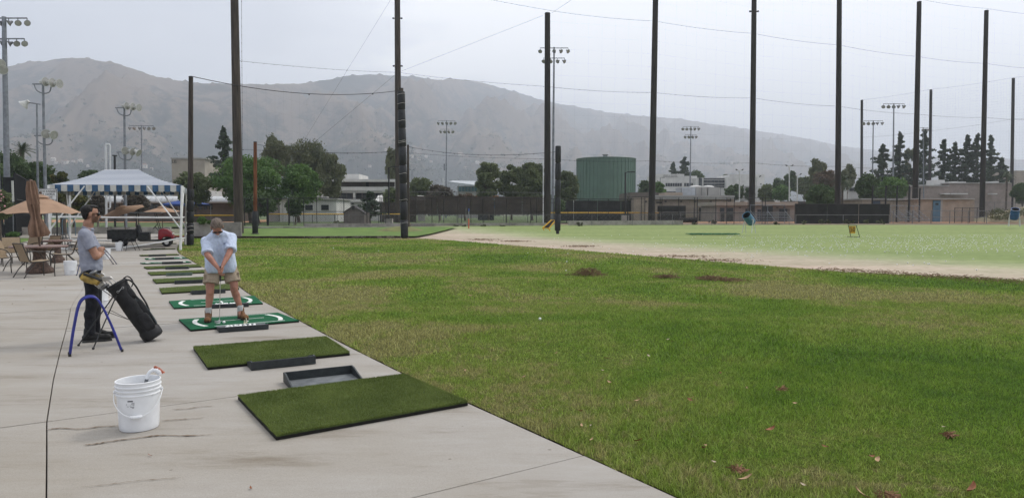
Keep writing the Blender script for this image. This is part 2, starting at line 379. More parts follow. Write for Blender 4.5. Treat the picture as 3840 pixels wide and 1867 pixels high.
# --- lawn sheet
def lawnz(x, y): return .012*noise.noise(Vector((x*.5, y*.5, 0)))
LAWN = rows('lawn', M_soil, frange(-8, 3, .6)+frange(3.15, 20, .15)+frange(20.3, 45.4, .5), lambda y: edge_x(y)+.055+.02*noise.noise(Vector((y*5,0,0))), lambda y: min(sand_x(y), 60), 90, -.02, zadd=lawnz)
# --- range floor: pale dyed turf with a sandy margin
def range_mat():
    m = bpy.data.materials.new('range_turf'); m.use_nodes = True; nt = m.node_tree; N = nt.nodes; L = nt.links; b = N['Principled BSDF']; b.inputs['Roughness'].default_value = .95; b.inputs['Specular IOR Level'].default_value = .15
    g = N.new('ShaderNodeNewGeometry'); sp = N.new('ShaderNodeSeparateXYZ'); L.new(g.outputs['Position'], sp.inputs[0])
    # distance beyond the lawn's curved border, about x+0.57*y-20.4
    d = N.new('ShaderNodeMath'); d.operation = 'MULTIPLY_ADD'; d.inputs[1].default_value = .52; L.new(sp.outputs[1], d.inputs[0]); L.new(sp.outputs[0], d.inputs[2])
    n = N.new('ShaderNodeTexNoise'); n.inputs['Scale'].default_value = .35; n.inputs['Detail'].default_value = 7; n.inputs['Roughness'].default_value = .65
    mp = N.new('ShaderNodeMapping'); mp.inputs['Scale'].default_value = (.5, 1.3, 0); mp.inputs['Rotation'].default_value = (0,0,.5); L.new(g.outputs['Position'], mp.inputs[0]); L.new(mp.outputs[0], n.inputs[0])
    s = N.new('ShaderNodeMath'); s.operation = 'MULTIPLY_ADD'; s.inputs[1].default_value = 7.; L.new(n.outputs[0], s.inputs[0]); L.new(d.outputs[0], s.inputs[2])
    mr = N.new('ShaderNodeMapRange'); mr.inputs[1].default_value = 22.5; mr.inputs[2].default_value = 34.5; L.new(s.outputs[0], mr.inputs[0])
    cr = ramp(N, [(0, (.43,.35,.275)), (.42, (.42,.37,.275)), (.62, (.33,.345,.20)), (.85, (.245,.295,.125)), (1, (.215,.27,.098))]); L.new(mr.outputs[0], cr.inputs[0])
    n2 = N.new('ShaderNodeTexNoise'); n2.inputs['Scale'].default_value = 9; n2.inputs['Detail'].default_value = 5; L.new(g.outputs['Position'], n2.inputs[0])
    n2.inputs['Scale'].default_value = 2.2; n2.inputs['Detail'].default_value = 8; n2.inputs['Roughness'].default_value = .75; c2 = ramp(N, [(.36, (.78,.80,.74)), (.64, (1.14,1.12,1.14))]); L.new(n2.outputs[0], c2.inputs[0])
    mu = N.new('ShaderNodeMix'); mu.data_type = 'RGBA'; mu.blend_type = 'MULTIPLY'; mu.inputs[0].default_value = 1; L.new(cr.outputs[0], mu.inputs[6]); L.new(c2.outputs[0], mu.inputs[7])
    wv = N.new('ShaderNodeTexNoise'); wv.inputs['Scale'].default_value = 1.; wv.inputs['Detail'].default_value = 4; mp2 = N.new('ShaderNodeMapping'); mp2.inputs['Scale'].default_value = (.04, .55, 0); mp2.inputs['Rotation'].default_value = (0,0,-.06); L.new(g.outputs['Position'], mp2.inputs[0]); L.new(mp2.outputs[0], wv.inputs[0])
    c3 = ramp(N, [(.4, (.9,.92,.9)), (.6, (1.1,1.06,1.1))]); L.new(wv.outputs[0], c3.inputs[0])
    m3 = N.new('ShaderNodeMix'); m3.data_type = 'RGBA'; m3.blend_type = 'MULTIPLY'; m3.inputs[0].default_value = 1; L.new(mu.outputs[2], m3.inputs[6]); L.new(c3.outputs[0], m3.inputs[7])
    L.new(m3.outputs[2], b.inputs['Base Color']); return m
rows('range_field', range_mat(), frange(-12, 69.8, .7), lambda y: (sand_x(y)-.15 if y < 45.4 else -9.0+(y-45.4)*.1), lambda y: 90, 60, -.032)
# dirt track between the range and the fences
rows('dirt_track', M_dirt, frange(69.2, 78, 1.2), lambda y: -12, lambda y: 100, 40, -.02, zadd=lambda x, y: .03*noise.noise(Vector((x, y, 0))))
# raised lawn on the left beyond the low board edge
M_lawn2 = mat('far_lawn', (.13,.205,.04), .95, .15, .9, .5, coord='World', col2=(.08,.14,.025), bscale=12)
rows('back_lawn', M_lawn2, frange(46.2, 61., 1.), lambda y: -23.5-(y-46)*.02, lambda y: -6.4+(y-46.2)*.12, 30, .10, zadd=lambda x, y: .02*noise.noise(Vector((x*.7, y*.7, 0))))
rows('side_lawn', M_lawn2, frange(36.2, 45.5, .8), lambda y: -70, lambda y: -26.3-(y-36)*.45, 16, .0)
rows('side_path', M_conc, frange(45.6, 51.6, 1.), lambda y: -80, lambda y: -24.2, 8, .01)
rows('field_grass', mat('field_grass', (.09,.13,.045), .95, .15, .3, coord='World'), frange(62, 300, 17), lambda y: -260, lambda y: -11.5 if y < 80 else 30, 6, -.01)
M_clay = mat('infield_clay', (.42,.23,.13), .95, .1, .3, coord='World')
rows('infield_dirt', M_clay, [84, 92, 104, 118], lambda y: -150, lambda y: -32, 6, .02)
rows('infield_clay', M_clay, [78.5, 84, 90], lambda y: 12, lambda y: 60, 6, .03)
# --- hills
SKYL = [(-1500,250),(-900,225),(-400,200),(-150,190),(0,175),(60,165),(110,158),(140,155),(180,150),(240,152),(290,160),(340,175),(400,195),(460,206),(520,211),(600,213),(680,216),(760,212),(830,203),(900,193),(960,190),(1020,195),(1100,203),(1180,205),(1250,220),(1330,245),(1400,263),(1500,280),(1600,293),(1700,300),(1780,312),(1900,330),(2000,345),(2100,365),(2170,376),(2300,388),(2575,402),(3000,420),(4200,455)]
def sky_el(u):
    x = (u*F+W0/2)/1.4912
    for a, b in zip(SKYL, SKYL[1:]):
        if a[0] <= x <= b[0]: return (HZ-1.4912*(a[1]+(b[1]-a[1])*(x-a[0])/(b[0]-a[0])))/F
    return (HZ-1.4912*(SKYL[0][1] if x < SKYL[0][0] else SKYL[-1][1]))/F
def ridged(p, o=5, h=.9, l=2.1):
    return noise.ridged_multi_fractal(p, h, l, o, 1.0, 2.0)
def hills():
    m = bpy.data.materials.new('hill_scrub'); m.use_nodes = True; nt = m.node_tree; N = nt.nodes; L = nt.links; b = N['Principled BSDF']; b.inputs['Roughness'].default_value = 1; b.inputs['Specular IOR Level'].default_value = 0
    g = N.new('ShaderNodeNewGeometry')
    n = N.new('ShaderNodeTexNoise'); n.inputs['Scale'].default_value = .006; n.inputs['Detail'].default_value = 9; n.inputs['Roughness'].default_value = .68; L.new(g.outputs['Position'], n.inputs[0])
    n2 = N.new('ShaderNodeTexNoise'); n2.inputs['Scale'].default_value = .035; n2.inputs['Detail'].default_value = 7; n2.inputs['Roughness'].default_value = .75; L.new(g.outputs['Position'], n2.inputs[0])
    sp = N.new('ShaderNodeSeparateXYZ'); L.new(g.outputs['Position'], sp.inputs[0])
    lo = N.new('ShaderNodeMapRange'); lo.inputs[1].default_value = 40; lo.inputs[2].default_value = 170; lo.inputs[3].default_value = -.34; lo.inputs[4].default_value = 0; L.new(sp.outputs[2], lo.inputs[0])
    a = N.new('ShaderNodeMath'); a.operation = 'MULTIPLY_ADD'; a.inputs[1].default_value = .9; L.new(n2.outputs[0], a.inputs[0]); L.new(n.outputs[0], a.inputs[2])
    a2 = N.new('ShaderNodeMath'); a2.operation = 'ADD'; L.new(a.outputs[0], a2.inputs[0]); L.new(lo.outputs[0], a2.inputs[1])
    ga = N.new('ShaderNodeAttribute'); ga.attribute_name = 'ravine_shade_scrub'; a3 = N.new('ShaderNodeMath'); a3.operation = 'MULTIPLY_ADD'; a3.inputs[1].default_value = .26; L.new(ga.outputs['Fac'], a3.inputs[0]); L.new(a2.outputs[0], a3.inputs[2]); a2 = a3  # shade of the gullies put into the hill colour, together with their darker scrub
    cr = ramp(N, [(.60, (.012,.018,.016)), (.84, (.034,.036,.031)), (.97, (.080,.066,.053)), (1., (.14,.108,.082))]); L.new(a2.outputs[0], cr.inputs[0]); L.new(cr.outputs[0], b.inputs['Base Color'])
    us = np.concatenate([np.arange(-2.6, -.9, .009), np.arange(-.9, .9, .0035), np.arange(.9, 1.6, .009)]); K = 110; V = []; GU = []
    for u in us:
        el = sky_el(u); t = smooth((u+.45)/.9)
        r1 = 2150+3300*t+250*noise.noise(Vector((u*3, 0, 5))); r0 = 1050+650*t; Hr = el*r1
        for k in range(K):
            s = k/(K-14.)
            r = r0+(r1-r0)*s
            X, Y = u*r, r
            if s <= 1:
                base = s**1.25 if s > 0 else 0
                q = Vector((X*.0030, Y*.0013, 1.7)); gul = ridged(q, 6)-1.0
                gv = gul; z = Hr*(base+ .24*gul*sin(min(1, s)*pi)**.8)+22*noise.fractal(Vector((X*.004, Y*.004, 0)), 1, 2, 5)*min(1, s*3)*(1-smooth((s-.9)/.1)*.6)
                z = min(z, el*r*1.0-2 if s < .985 else el*r)
                if s > .985: z += Hr*.022*max(0,noise.noise(Vector((u*130, 0, 0))))+Hr*.012*noise.noise(Vector((u*40, 3, 0)))
            else: z = Hr*(1-(s-1)*2.2)
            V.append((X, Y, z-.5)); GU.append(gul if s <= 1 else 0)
    V = np.array(V); n = len(us); i, j = np.meshgrid(np.arange(K-1), np.arange(n-1)); a = (j*K+i).ravel()
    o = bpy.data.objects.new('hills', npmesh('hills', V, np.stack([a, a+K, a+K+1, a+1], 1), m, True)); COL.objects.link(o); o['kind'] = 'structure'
    at_ = o.data.attributes.new('ravine_shade_scrub', 'FLOAT', 'POINT'); at_.data.foreach_set('value', np.array(GU, np.float32))
    return us, V.reshape(n, K, 3)
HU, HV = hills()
# --- haze: one even box of air round everything
hz = MB(); hz.box((0, 3990, 480), (26000, 9020, 966)); HAZE = hz.build('haze', [], kind='stuff')
hm = bpy.data.materials.new('haze_air'); hm.use_nodes = True; hm.node_tree.nodes.clear()
_o = hm.node_tree.nodes.new('ShaderNodeOutputMaterial'); _v = hm.node_tree.nodes.new('ShaderNodeVolumePrincipled')
_v.inputs['Color'].default_value = (.84,.90,1,1); _v.inputs['Density'].default_value = HAZE_ON; _v.inputs['Anisotropy'].default_value = .2
hm.node_tree.links.new(_v.outputs[0], _o.inputs['Volume']); HAZE.data.materials.append(hm)
hm.volume_intersection_method if hasattr(hm, 'volume_intersection_method') else None
# ================================================================ NEAR OBJECTS
M_rub = mat('black_rubber', (.030,.036,.038), .55, .35, 9, .15, col2=(.014,.018,.019), spec=.45)
M_rubdust = mat('dusty_rubber', (.17,.18,.185), .8, .3, 7, .2, col2=(.09,.10,.105))
M_rubworn = mat('worn_rubber', (.13,.16,.13), .8, .3, 7, .2, col2=(.06,.09,.07))
M_pad = mat('mat_backing', (.012,.011,.009), .9)
M_turf = mat('turf_base', (.07,.10,.026), .95, .2, 20, .4)
M_pile = mat('turf_pile', (.185,.235,.058), .6, .2, 2.2, col2=(.115,.155,.034), coord='World', spec=.25, trans=.15, detail=8)
M_green = mat('green_nylon', (.012,.115,.050), .9, .15, 40, .3, col2=(.008,.078,.034), spec=.15)
M_wline = mat('white_line', (.72,.74,.70), .8, .1, 30)
M_ball = mat('ball_white', (.86,.86,.83), .35, .03, 30, spec=.5)
M_tee = mat('tee_rubber', (.62,.58,.40), .5, .1)
M_white = mat('bucket_plastic', (.78,.79,.80), .35, .03, 8, spec=.4)
M_print = mat('label_print', (.10,.10,.11), .6, .3, 60)
M_grey = mat('grip_grey', (.16,.17,.18), .5)
M_orange = mat('orange_bristle', (.68,.24,.15), .6, .1)
M_blue = mat('blue_paint', (.018,.025,.24), .35, .15, 12, spec=.5)
M_blk = mat('black_paint', (.018,.018,.018), .45, .2, 15, spec=.4)
M_steel = mat('steel', (.55,.55,.54), .3, .1, 9, metal=.9)
M_steeldk = mat('steel_dark', (.20,.20,.20), .4, .1, 9, metal=.8)

def q2(c, u, v): return (c[0]*(1-u)+c[1]*u)*v+(c[3]*(1-u)+c[2]*u)*(1-v)   # c = far-left, far-right, near-right, near-left
def hit_mat(cs, kind, label, blades=0, th=.034):
    FL, FR = G(*cs[0], z=th), G(*cs[1], z=th); NR, NL = G(*cs[2], z=.0), G(*cs[3], z=.0)
    c = [Vector((p.x, p.y, 0)) for p in (FL, FR, NR, NL)]
    mid = (c[0]+c[1]+c[2]+c[3])/4
    t = thing('hitting_mat', label, 'golf mat', mid, 0, 'hitting mats along the tee line')
    z0 = .0015
    if kind == 'turf':
        MB().prism([p+Vector((0,0,z0)) for p in c[::-1]], (0,0,.022)).build('backing', M_pad, t)
        MB().prism([p+(mid-p)*.004+Vector((0,0,.024)) for p in c[::-1]], (0,0,.010)).build('turf_layer', M_turf, t)
        if blades:
            r = np.random.RandomState(blades); U = r.rand(blades); Vv = r.rand(blades)
            e = r.rand(blades) < .12; U = np.where(e & (r.rand(blades) < .5), r.choice([.004,.996], blades), U); Vv = np.where(e & (U > .01) & (U < .99), r.choice([.006,.994], blades), Vv)
            C = [np.array(p) for p in c]; P = (C[0]*(1-U)[:,None]+C[1]*U[:,None])*Vv[:,None]+(C[3]*(1-U)[:,None]+C[2]*U[:,None])*(1-Vv)[:,None]
            P[:,2] = .030; h = r.uniform(.014,.026,blades)*(1 if mid.y < 9 else .6); a = r.uniform(0,2*pi,blades); w = .0016+.0005*max(1, mid.y-5)
            ln = r.normal(0,.010,(blades,2)); d = np.stack([np.cos(a)*w, np.sin(a)*w, np.zeros(blades)],1)
            tip = P+np.stack([ln[:,0], ln[:,1], h],1); V = np.stack([P-d, P+d, tip],1).reshape(-1,3)-np.array(mid)
            o = bpy.data.objects.new('pile', npmesh('pile', V, np.arange(blades*3).reshape(-1,3), M_pile)); COL.objects.link(o); o.parent = t; o['kind'] = 'stuff'
    else:
        MB().prism([p+Vector((0,0,z0)) for p in c[::-1]], (0,0,.019)).build('backing', M_pad, t)
        MB().prism([p+(mid-p)*.003+Vector((0,0,.021)) for p in c[::-1]], (0,0,.0085)).build('nylon_top', M_green, t)
        zz = Vector((0,0,.0298))
        def stripe(uv, w):
            m = MB(); pts = [q2(c, a, b)+zz for a, b in uv]; L = []; R = []
            for i, p in enumerate(pts):
                d = (pts[min(i+1, len(pts)-1)]-pts[max(i-1, 0)]).normalized(); n = Vector((-d.y, d.x, 0))*w; L.append(p+n); R.append(p-n)
            for i in range(len(pts)-1): m.prism([R[i], R[i+1], L[i+1], L[i]], (0,0,.0035))
            m.build('marking_line', M_wline, t)
        for s in (0, 1):
            uv = [((.10+.055*(2*k/8-1)**2), .16+.68*k/8) for k in range(9)]
            stripe([(u if s == 0 else 1-u, v) for u, v in uv], .032)
        stripe([(.24,.93),(.86,.93)], .007); stripe([(.33,.52),(.76,.54)], .008)
        stripe([(.22,.10),(.88,.10)], .008); stripe([(.55,.53),(.56,.30)], .017)
    return t, c
def tray(a, b, h, toward, depth, label, m=None, m_in=None, name='ball_tray'):
    "a, b: ends of the tall wall's foot, toward: point on the open side"
    m = m or M_rub; m_in = m_in or m
    a = Vector((a.x, a.y, 0)); b = Vector((b.x, b.y, 0)); u = (b-a).normalized(); n = Vector((-u.y, u.x, 0))
    if n.dot(toward-a) < 0: n = -n
    L = (b-a).length; w = .016; rz = math.atan2(u.y, u.x); Rm = Matrix.Rotation(rz, 3, 'Z'); mid = (a+b)/2
    t = thing(name, label, 'tray', mid, 0, 'ball trays beside the mats')
    zf = .022 if label.find('balls') >= 0 else .008; MB().box(mid+n*depth/2+Vector((0,0,zf)), (L-.006, depth-.006, .012+2*(zf-.008)), rz).build('floor_plate', m_in, t)
    MB().box(mid+n*w/2+Vector((0,0,h/2+.002)), (L, w, h), R=Rm).build('back_wall', m, t, bevel=.005)
    MB().box(mid+n*(depth-.008)+Vector((0,0,.014)), (L-.03, w*.8, .022), R=Rm).build('front_lip', m, t, bevel=.003)
    for p, s in ((a, 1), (b, -1)):
        q = p+u*s*.002
        pts = [q+n*.017, q+n*(depth-.002), q+n*(depth-.002)+Vector((0,0,h*.35)), q+n*(depth*.62)+Vector((0,0,h*.62)), q+n*(depth*.22)+Vector((0,0,h*.98)), q+n*.017+Vector((0,0,h))]
        MB().prism([x+Vector((0,0,.002)) for x in pts], u*s*w).build('side_wall', m, t, bevel=.003)
    return t, a, b, n, u
ballme = MB().ell((0,0,.0213), .0213, 10, 7).mesh('golf_ball', M_ball, True)
def ball(p, label, group, s=1.):
    o = bpy.data.objects.new('golf_ball', ballme); COL.objects.link(o); o.location = p; o.scale = (s, s, s); tag(o, label, 'golf ball', group); return o
MATSD = [
 ([(892,1483),(1511,1403),(1754.6,1520),(1036,1650)], 'turf', 'large olive artificial turf mat nearest the camera with bare concrete in front', 60000),
 ([(725,1300),(1222,1262),(1312,1332),(780,1387)], 'turf', 'olive artificial turf mat second from the camera, between the big mat and the golfer', 30000),
 ([(670,1195),(1042,1170),(1122,1208),(715,1243)], 'green', 'bright green marked mat under the boots of the man swinging a club', 0),
 ([(633,1127),(954,1107),(986,1142),(653,1160)], 'green', 'bright green marked mat right behind the golfer, with balls in its tray', 0),
 ([(598,1080),(880,1062),(896,1087),(608,1104)], 'turf', 'olive turf mat directly beyond the two bright green marked mats', 7000),
 ([(572,1046),(833,1034),(846,1052),(585,1065)], 'turf', 'olive turf mat second beyond the bright green pair, black tray in front', 4500),
 ([(554,1020),(778,1011),(790,1024),(566,1035)], 'turf', 'olive turf mat with the worn grey green tray in front of it', 4500),
 ([(539,1000),(743,991),(756,1003),(553,1011)], 'turf', 'olive turf mat just this side of the far green marked pair', 3500),
 ([(525,985),(703,978),(718,986),(537,991.5)], 'green', 'nearer one of the two far green marked mats', 0),
 ([(543,968),(682,962),(704,971),(548,975)], 'green', 'farther one of the two far green marked mats', 0),
 ([(523,956),(661,952),(672,958),(530,962)], 'turf', 'olive turf mat just beyond the far pair of green marked mats', 2500),
 ([(535,935),(655,931),(658,934.5),(540,938.5)], 'turf', 'thin olive turf mat with a ball filled tray, by the white tent post', 2000),
 ([(560,916),(655,912),(662,915),(566,919)], 'turf', 'far turf mat beyond the golf cart', 1500)]
MC = []
for cs, k, lab, nb in MATSD: MC.append(hit_mat(cs, k, lab, nb)[1])
def mctr(i): return sum(MC[i], Vector())/4
TR = [(1, (942,1390), (1185,1364), .088, 'black ball tray on the near edge of the second olive mat'),
 (2, (820,1248), (1008,1234), .070, 'black ball tray at the near edge of the golfer\'s green mat, balls inside'),
 (3, (786,1158), (933,1151), .070, 'black ball tray full of white balls behind the golfer\'s legs'),
 (4, (720,1106), (846,1099), .085, 'black ball tray beyond the golfer\'s left knee, on the turf mat past the green pair'),
 (5, (655,1066), (770,1061), .082, 'black ball tray on the mat second beyond the green pair'),
 (6, (623,1036), (720,1033), .085, 'faded grey green ball tray, palest of the row'),
 (7, (620,1011), (707,1009), .075, 'dark ball tray on the mat just this side of the far green pair'),
 (8, (608,991), (686,989), .075, 'dark ball tray on the nearer far green mat'),
 (9, (582,975), (653,973), .075, 'dark ball tray on the farther far green mat'),
 (10, (559,963), (623,961), .075, 'dark ball tray beyond the far pair of green mats'),
 (11, (569,937), (620,935.5), .07, 'small dark tray holding a row of balls near the tent post')]
TRO = {}
for i, a, b, h, lab in TR:
    mm, mi = (M_rubworn, M_rubworn) if i == 6 else (M_rub, M_rubdust if i < 4 else M_rub)
    TRO[i] = tray(G(*a), G(*b), h, mctr(i), .36 if i < 3 else .32, lab, mm, mi)
# the tray beyond the nearest mat: tall wall on the far side
ta, tb = G(1062,1432,z=0), G(1322,1403,z=0)
TRO[0] = tray(ta, tb, .095, G(1200,1520), .40, 'empty black ball tray behind the nearest mat, dusty inside', M_rub, M_rubdust)
def balls_in(i, n, lab, grp, rows=1):
    t, a, b, nn, u = TRO[i]; L = (b-a).length
    for r in range(rows):
        for k in range(n):
            p = a+u*(L*(.16+.62*(k+.5*rnd.random())/n))+nn*(.045+.048*r+.01*rnd.random()); ball((p.x, p.y, .040 if i < 4 else .034), lab, grp)
balls_in(2, 7, 'white golf ball lying in the tray at the golfer\'s mat', 'balls in the golfer\'s tray', 2)
balls_in(3, 9, 'white golf ball lying in the tray behind the golfer', 'balls in the tray behind the golfer', 2)
balls_in(11, 9, 'white golf ball in the small far tray near the tent post', 'balls in the far tray')
pb = G(840,1213,z=.033)
ob = bpy.data.objects.new('golf_ball', ballme); COL.objects.link(ob); ob.location = (pb.x, pb.y, .033); tag(ob, 'single white golf ball on the green mat beside the club head', 'golf ball')
for k, (px, lab) in enumerate(((917,'shorter yellowish rubber tee standing in the golfer\'s mat'), (924,'taller yellowish rubber tee standing in the golfer\'s mat'))):
    p = G(px, 1213-3*k, z=.03); m = MB(); m.lathe([(0,0),(.017,0),(.015,.006),(.009,.01),(.008,.045+.02*k),(.011,.05+.02*k),(0,.05+.02*k)], (p.x, p.y, .03), 12)
    solo(m, 'rubber_tee', M_tee, lab, 'tee')
# ---------------------------------------------------------------- buckets
def bucket(name, loc, rz, label, group, detail=False):
    t = thing(name, label, 'bucket', loc, rz, group)
    m = MB(); prof = [(0,.004),(.128,.004),(.131,0),(.133,.004),(.136,.03),(.147,.262),(.147,.264),(.154,.266),(.154,.273),(.1485,.276),(.149,.296),(.1565,.298),(.1565,.305),(.150,.308),(.151,.324),(.158,.326),(.158,.334),(.152,.337),(.1525,.358),(.156,.360),(.156,.366),(.150,.368),(.146,.365),(.144,.34),(.128,.012),(0,.010)]
    m.lathe(prof, n=48 if detail else 24); m.build('pail', M_white, t, smooth=40, world=False)
    m = MB(); pts = []
    for k in range(25):
        a = pi*k/24; x = .162*cos(a)+(.004 if k in (0, 24) else 0); s = sin(a); y = -(.04+.125*s) if s > .02 else -.0; z = .285-.165*s
        pts.append((x, y*min(1, s*3+.15), z))
    m.tube(pts, .0032, 6); m.build('bail_handle', M_white, t, world=False)
    m = MB(); m.tube([(-.04,-.162,.122),(-.02,-.165,.1195),(0,-.166,.119),(.02,-.165,.1195),(.04,-.162,.122)], [.011,.014,.0145,.014,.011], 10)
    for k in range(7): m.tube([(-.030+.01*k-.001,-.1655,.1195),(-.030+.01*k+.0015,-.1655,.1195)], .0165, 10)
    m.build('grip', M_white, t, world=False)
    for s in (-1, 1):
        MB().cyl((s*.148,0,.285),(s*.166,0,.285),.012,n=12).build('ear', M_white, t, world=False)
    return t
bp0 = G(523,1601); d0 = math.atan2(-bp0.x, bp0.y)    # facing the camera
BK = bucket('white_bucket', (bp0.x, bp0.y, .001), d0-.12, 'large white plastic bucket in the foreground holding a dish brush', 'white plastic buckets', True)
# small printed label on the pail: dark lines of print wrapped on the wall
m = MB(); ang0 = -pi/2-.40
def wrap(a, z, w, h):
    n = 4
    for k in range(n):
        a0 = a+w*k/n; a1 = a+w*(k+1)/n; r = .1362+(z-.03)*.0474; r = r+.0012
        m._a([(r*cos(a0), r*sin(a0), z), (r*cos(a1), r*sin(a1), z), (r*cos(a1), r*sin(a1), z+h), (r*cos(a0), r*sin(a0), z+h)], [(0,1,2,3)])
wrap(ang0, .232, .26, .010); wrap(ang0+.19, .222, .14, .0035); wrap(ang0+.16, .213, .17, .003); wrap(ang0+.10, .203, .09, .003); wrap(ang0+.23, .203, .09, .004); wrap(ang0-.07, .208, .02, .008)
wrap(ang0-.05, .196, .10, .0025); wrap(ang0+.12, .192, .19, .0035); wrap(ang0+.2, .185, .1, .003)
m.build('printed_label', M_print, BK, world=False)
# dish brush hooked over the rim
t = thing('dish_brush', 'white dish brush with orange bristles leaning out of the foreground bucket', 'brush', BK.location+Vector((.08,.05,.012)), d0)
def bl(x, y, z): return BK.location+Matrix.Rotation(d0,3,'Z')@Vector((x,y,z))
c_, s_ = cos(0), 0
MB().tube([bl(.040,.05,.06),bl(.045,.05,.2),bl(.050,.05,.30)], .010, 10).build('grip_end', M_grey, t, smooth=50)
MB().tube([bl(.050,.05,.30),bl(.055,.05,.335),bl(.058,.05,.352)], .0135, 10).build('collar', M_grey, t, smooth=50)
MB().tube([bl(.058,.05,.350),bl(.064,.05,.378),bl(.080,.05,.405),bl(.103,.05,.418),bl(.126,.05,.412),bl(.142,.05,.395),bl(.150,.05,.378)], [.012,.0125,.013,.015,.018,.019,.014], 12).build('neck', M_white, t, smooth=50)
m = MB()
for k in range(120):
    f = rnd.random(); p = Vector((.103+.05*f,.05,.418-.04*f**1.5)); dr = Vector((.3+.8*f, rnd.uniform(-.5,.5), 1-.6*f)).normalized()
    m.cyl(bl(*(p+dr*.008)), bl(*(p+dr*rnd.uniform(.028,.036))), .0016, .0012, 3)
m.build('bristles', M_orange, t)
for px, py, rz, lab in ((265,1030,.9,'white bucket standing beside the round table'),(373,1150,1.2,'white bucket standing behind the dark haired man\'s legs'),(397,972,0.4,'white bucket behind the standing man\'s elbow, by a black arch stand'),(448,940,.2,'white bucket on the far concrete, left of a black arch stand')):
    p = G(px, py); bucket('white_bucket', (p.x, p.y, 0), rz, lab, 'white plastic buckets')
# ---------------------------------------------------------------- arch stands
def catm(P, n=6):
    P = [Vector(p) for p in P]; P = [P[0]*2-P[1]]+P+[P[-1]*2-P[-2]]; out = []
    for i in range(1, len(P)-2):
        for k in range(n):
            t = k/n; out.append(.5*((2*P[i])+(-P[i-1]+P[i+1])*t+(2*P[i-1]-5*P[i]+4*P[i+1]-P[i+2])*t*t+(-P[i-1]+3*P[i]-3*P[i+1]+P[i+2])*t**3))
    return out+[P[-2]]
def arch_stand(a, b, h, off, label, m, r=.0125, skew=.0, ov=None):
    a, b = Vector(a), Vector(b); a.z = b.z = 0; u = b-a; n = ov if ov is not None else Vector((-u.y, u.x, 0)).normalized()*off; mid = (a+b)/2
    t = thing('arch_stand', label, 'club stand', mid, 0, 'arch shaped club stands')
    for s in (0, 1):
        o = n*s; sh = u*(-.0*s)
        P = [a+o, a+u*(.10-skew*.3)+o+Vector((0,0,h*.5)), a+u*(.22-skew)+o+Vector((0,0,h*.9)), a+u*(.40-skew)+o+Vector((0,0,h)), a+u*(.58-skew)+o+Vector((0,0,h*.92)), a+u*(.80-skew*.4)+o+Vector((0,0,h*.5)), b+o]
        C = catm(P, 7); ln = len(C); MB().tube([c+Vector((0,0,.002)) for c in C], r, 8).build('arch_tube', m, t, smooth=50)
    for k in (0, 1):
        p = (a+u*.16, a+u*.70)[k]+Vector((0,0,h*.7)); MB().cyl(p, p+n, r*.7, n=6).build('cross_bar', m, t)
        p = (a, b)[k]
        for s in (0, 1): MB().cyl(p+n*s+Vector((0,0,.0)), p+n*s+Vector((0,0,.03)), r*1.25, n=8).build('rubber_foot', M_blk, t)
    return t
arch_stand(G(262,1336), G(458,1318), .66, .10, 'blue painted double arch club stand in front of the standing man', M_blue, .0125, ov=Vector((-.075,.11,0)))
arch_stand(G(302,1033), G(437,990), .66, .09, 'dark blue arch stand half hidden behind the standing man', mat('navy_paint', (.02,.03,.09), .4))
arch_stand(G(472,941), G(524,938), .55, .25, 'black arch stand on the far concrete in front of the golf cart', M_blk)
for k in range(5):
    px = 190+k*11
    arch_stand(G(px, 918), G(px+26, 930), .62, .10, ('leftmost','second','third','fourth','last and rightmost')[k]+' in the row of black arch stands behind the patio tables', M_blk)
for k, (px, lab) in enumerate(((604,'small black arch stand right of the red cart hood, nearer to it'),(622,'small black arch stand farther right of the red cart hood'))):
    arch_stand(G(px-8,885), G(px+9,885), .62, .2, lab, M_blk)
# ---------------------------------------------------------------- golf bag and clubs
M_nylon = mat('black_nylon', (.012,.012,.013), .6, .25, 9, .6, spec=.35, bscale=14)
M_nyl2 = mat('grey_piping', (.055,.075,.08), .6, .2, 9)
M_gold = mat('gold_vinyl', (.40,.27,.06), .5, .25, 14, spec=.4)
bagb = at(574, 1258, 8.78); bagt = at(434, 1062, 8.62); ax = (bagt-bagb).normalized(); BL = (bagt-bagb).length
Rb = ax.to_track_quat('Z', 'Y').to_matrix()
bag = thing('golf_bag', 'black stand golf bag leaning on its thin legs beside the standing man', 'golf bag', (bagb.x, bagb.y, 0))
def bs(a, z):    # soft uneven walls
    return 1+.05*noise.noise(Vector((cos(a)*1.5, sin(a)*1.5, z*7)))
m = MB(); m.lathe([(0,-.02),(.105,-.02),(.118,0),(.120,.10),(.112,.14),(.116,.25),(.113,.45),(.112,.62),(.116,.74),(.120,BL-.06),(.124,BL),(.110,BL+.004),(.104,BL-.05),(0,BL-.06)], bagb, 28, bs, Rb)
m.build('bag_body', M_nylon, bag, smooth=60)
vcam = (Vector((0,0,EYE))-bagb); side = ax.cross(vcam).normalized(); side = side if side.x > 0 else -side     # pocket side, screen right/up
fr = side.cross(ax).normalized(); fr = fr if fr.dot(vcam) > 0 else -fr
def bp(l, s, f): return bagb+ax*l+side*s+fr*f
m = MB(); m.lathe([(0,-.028),(.10,-.03),(.122,-.012),(.127,.02),(.128,.085),(.122,.10)], bagb, 28, None, Rb); m.build('base_boot', mat('boot_rubber', (.018,.018,.019), .5), bag, smooth=50)
def soft(name, c, r, R, mt, n=16):
    m = MB(); m.ell(c, r, n, 10, R); return m.build(name, mt, bag, smooth=True)
Rp = Matrix((side, fr, ax)).transposed()
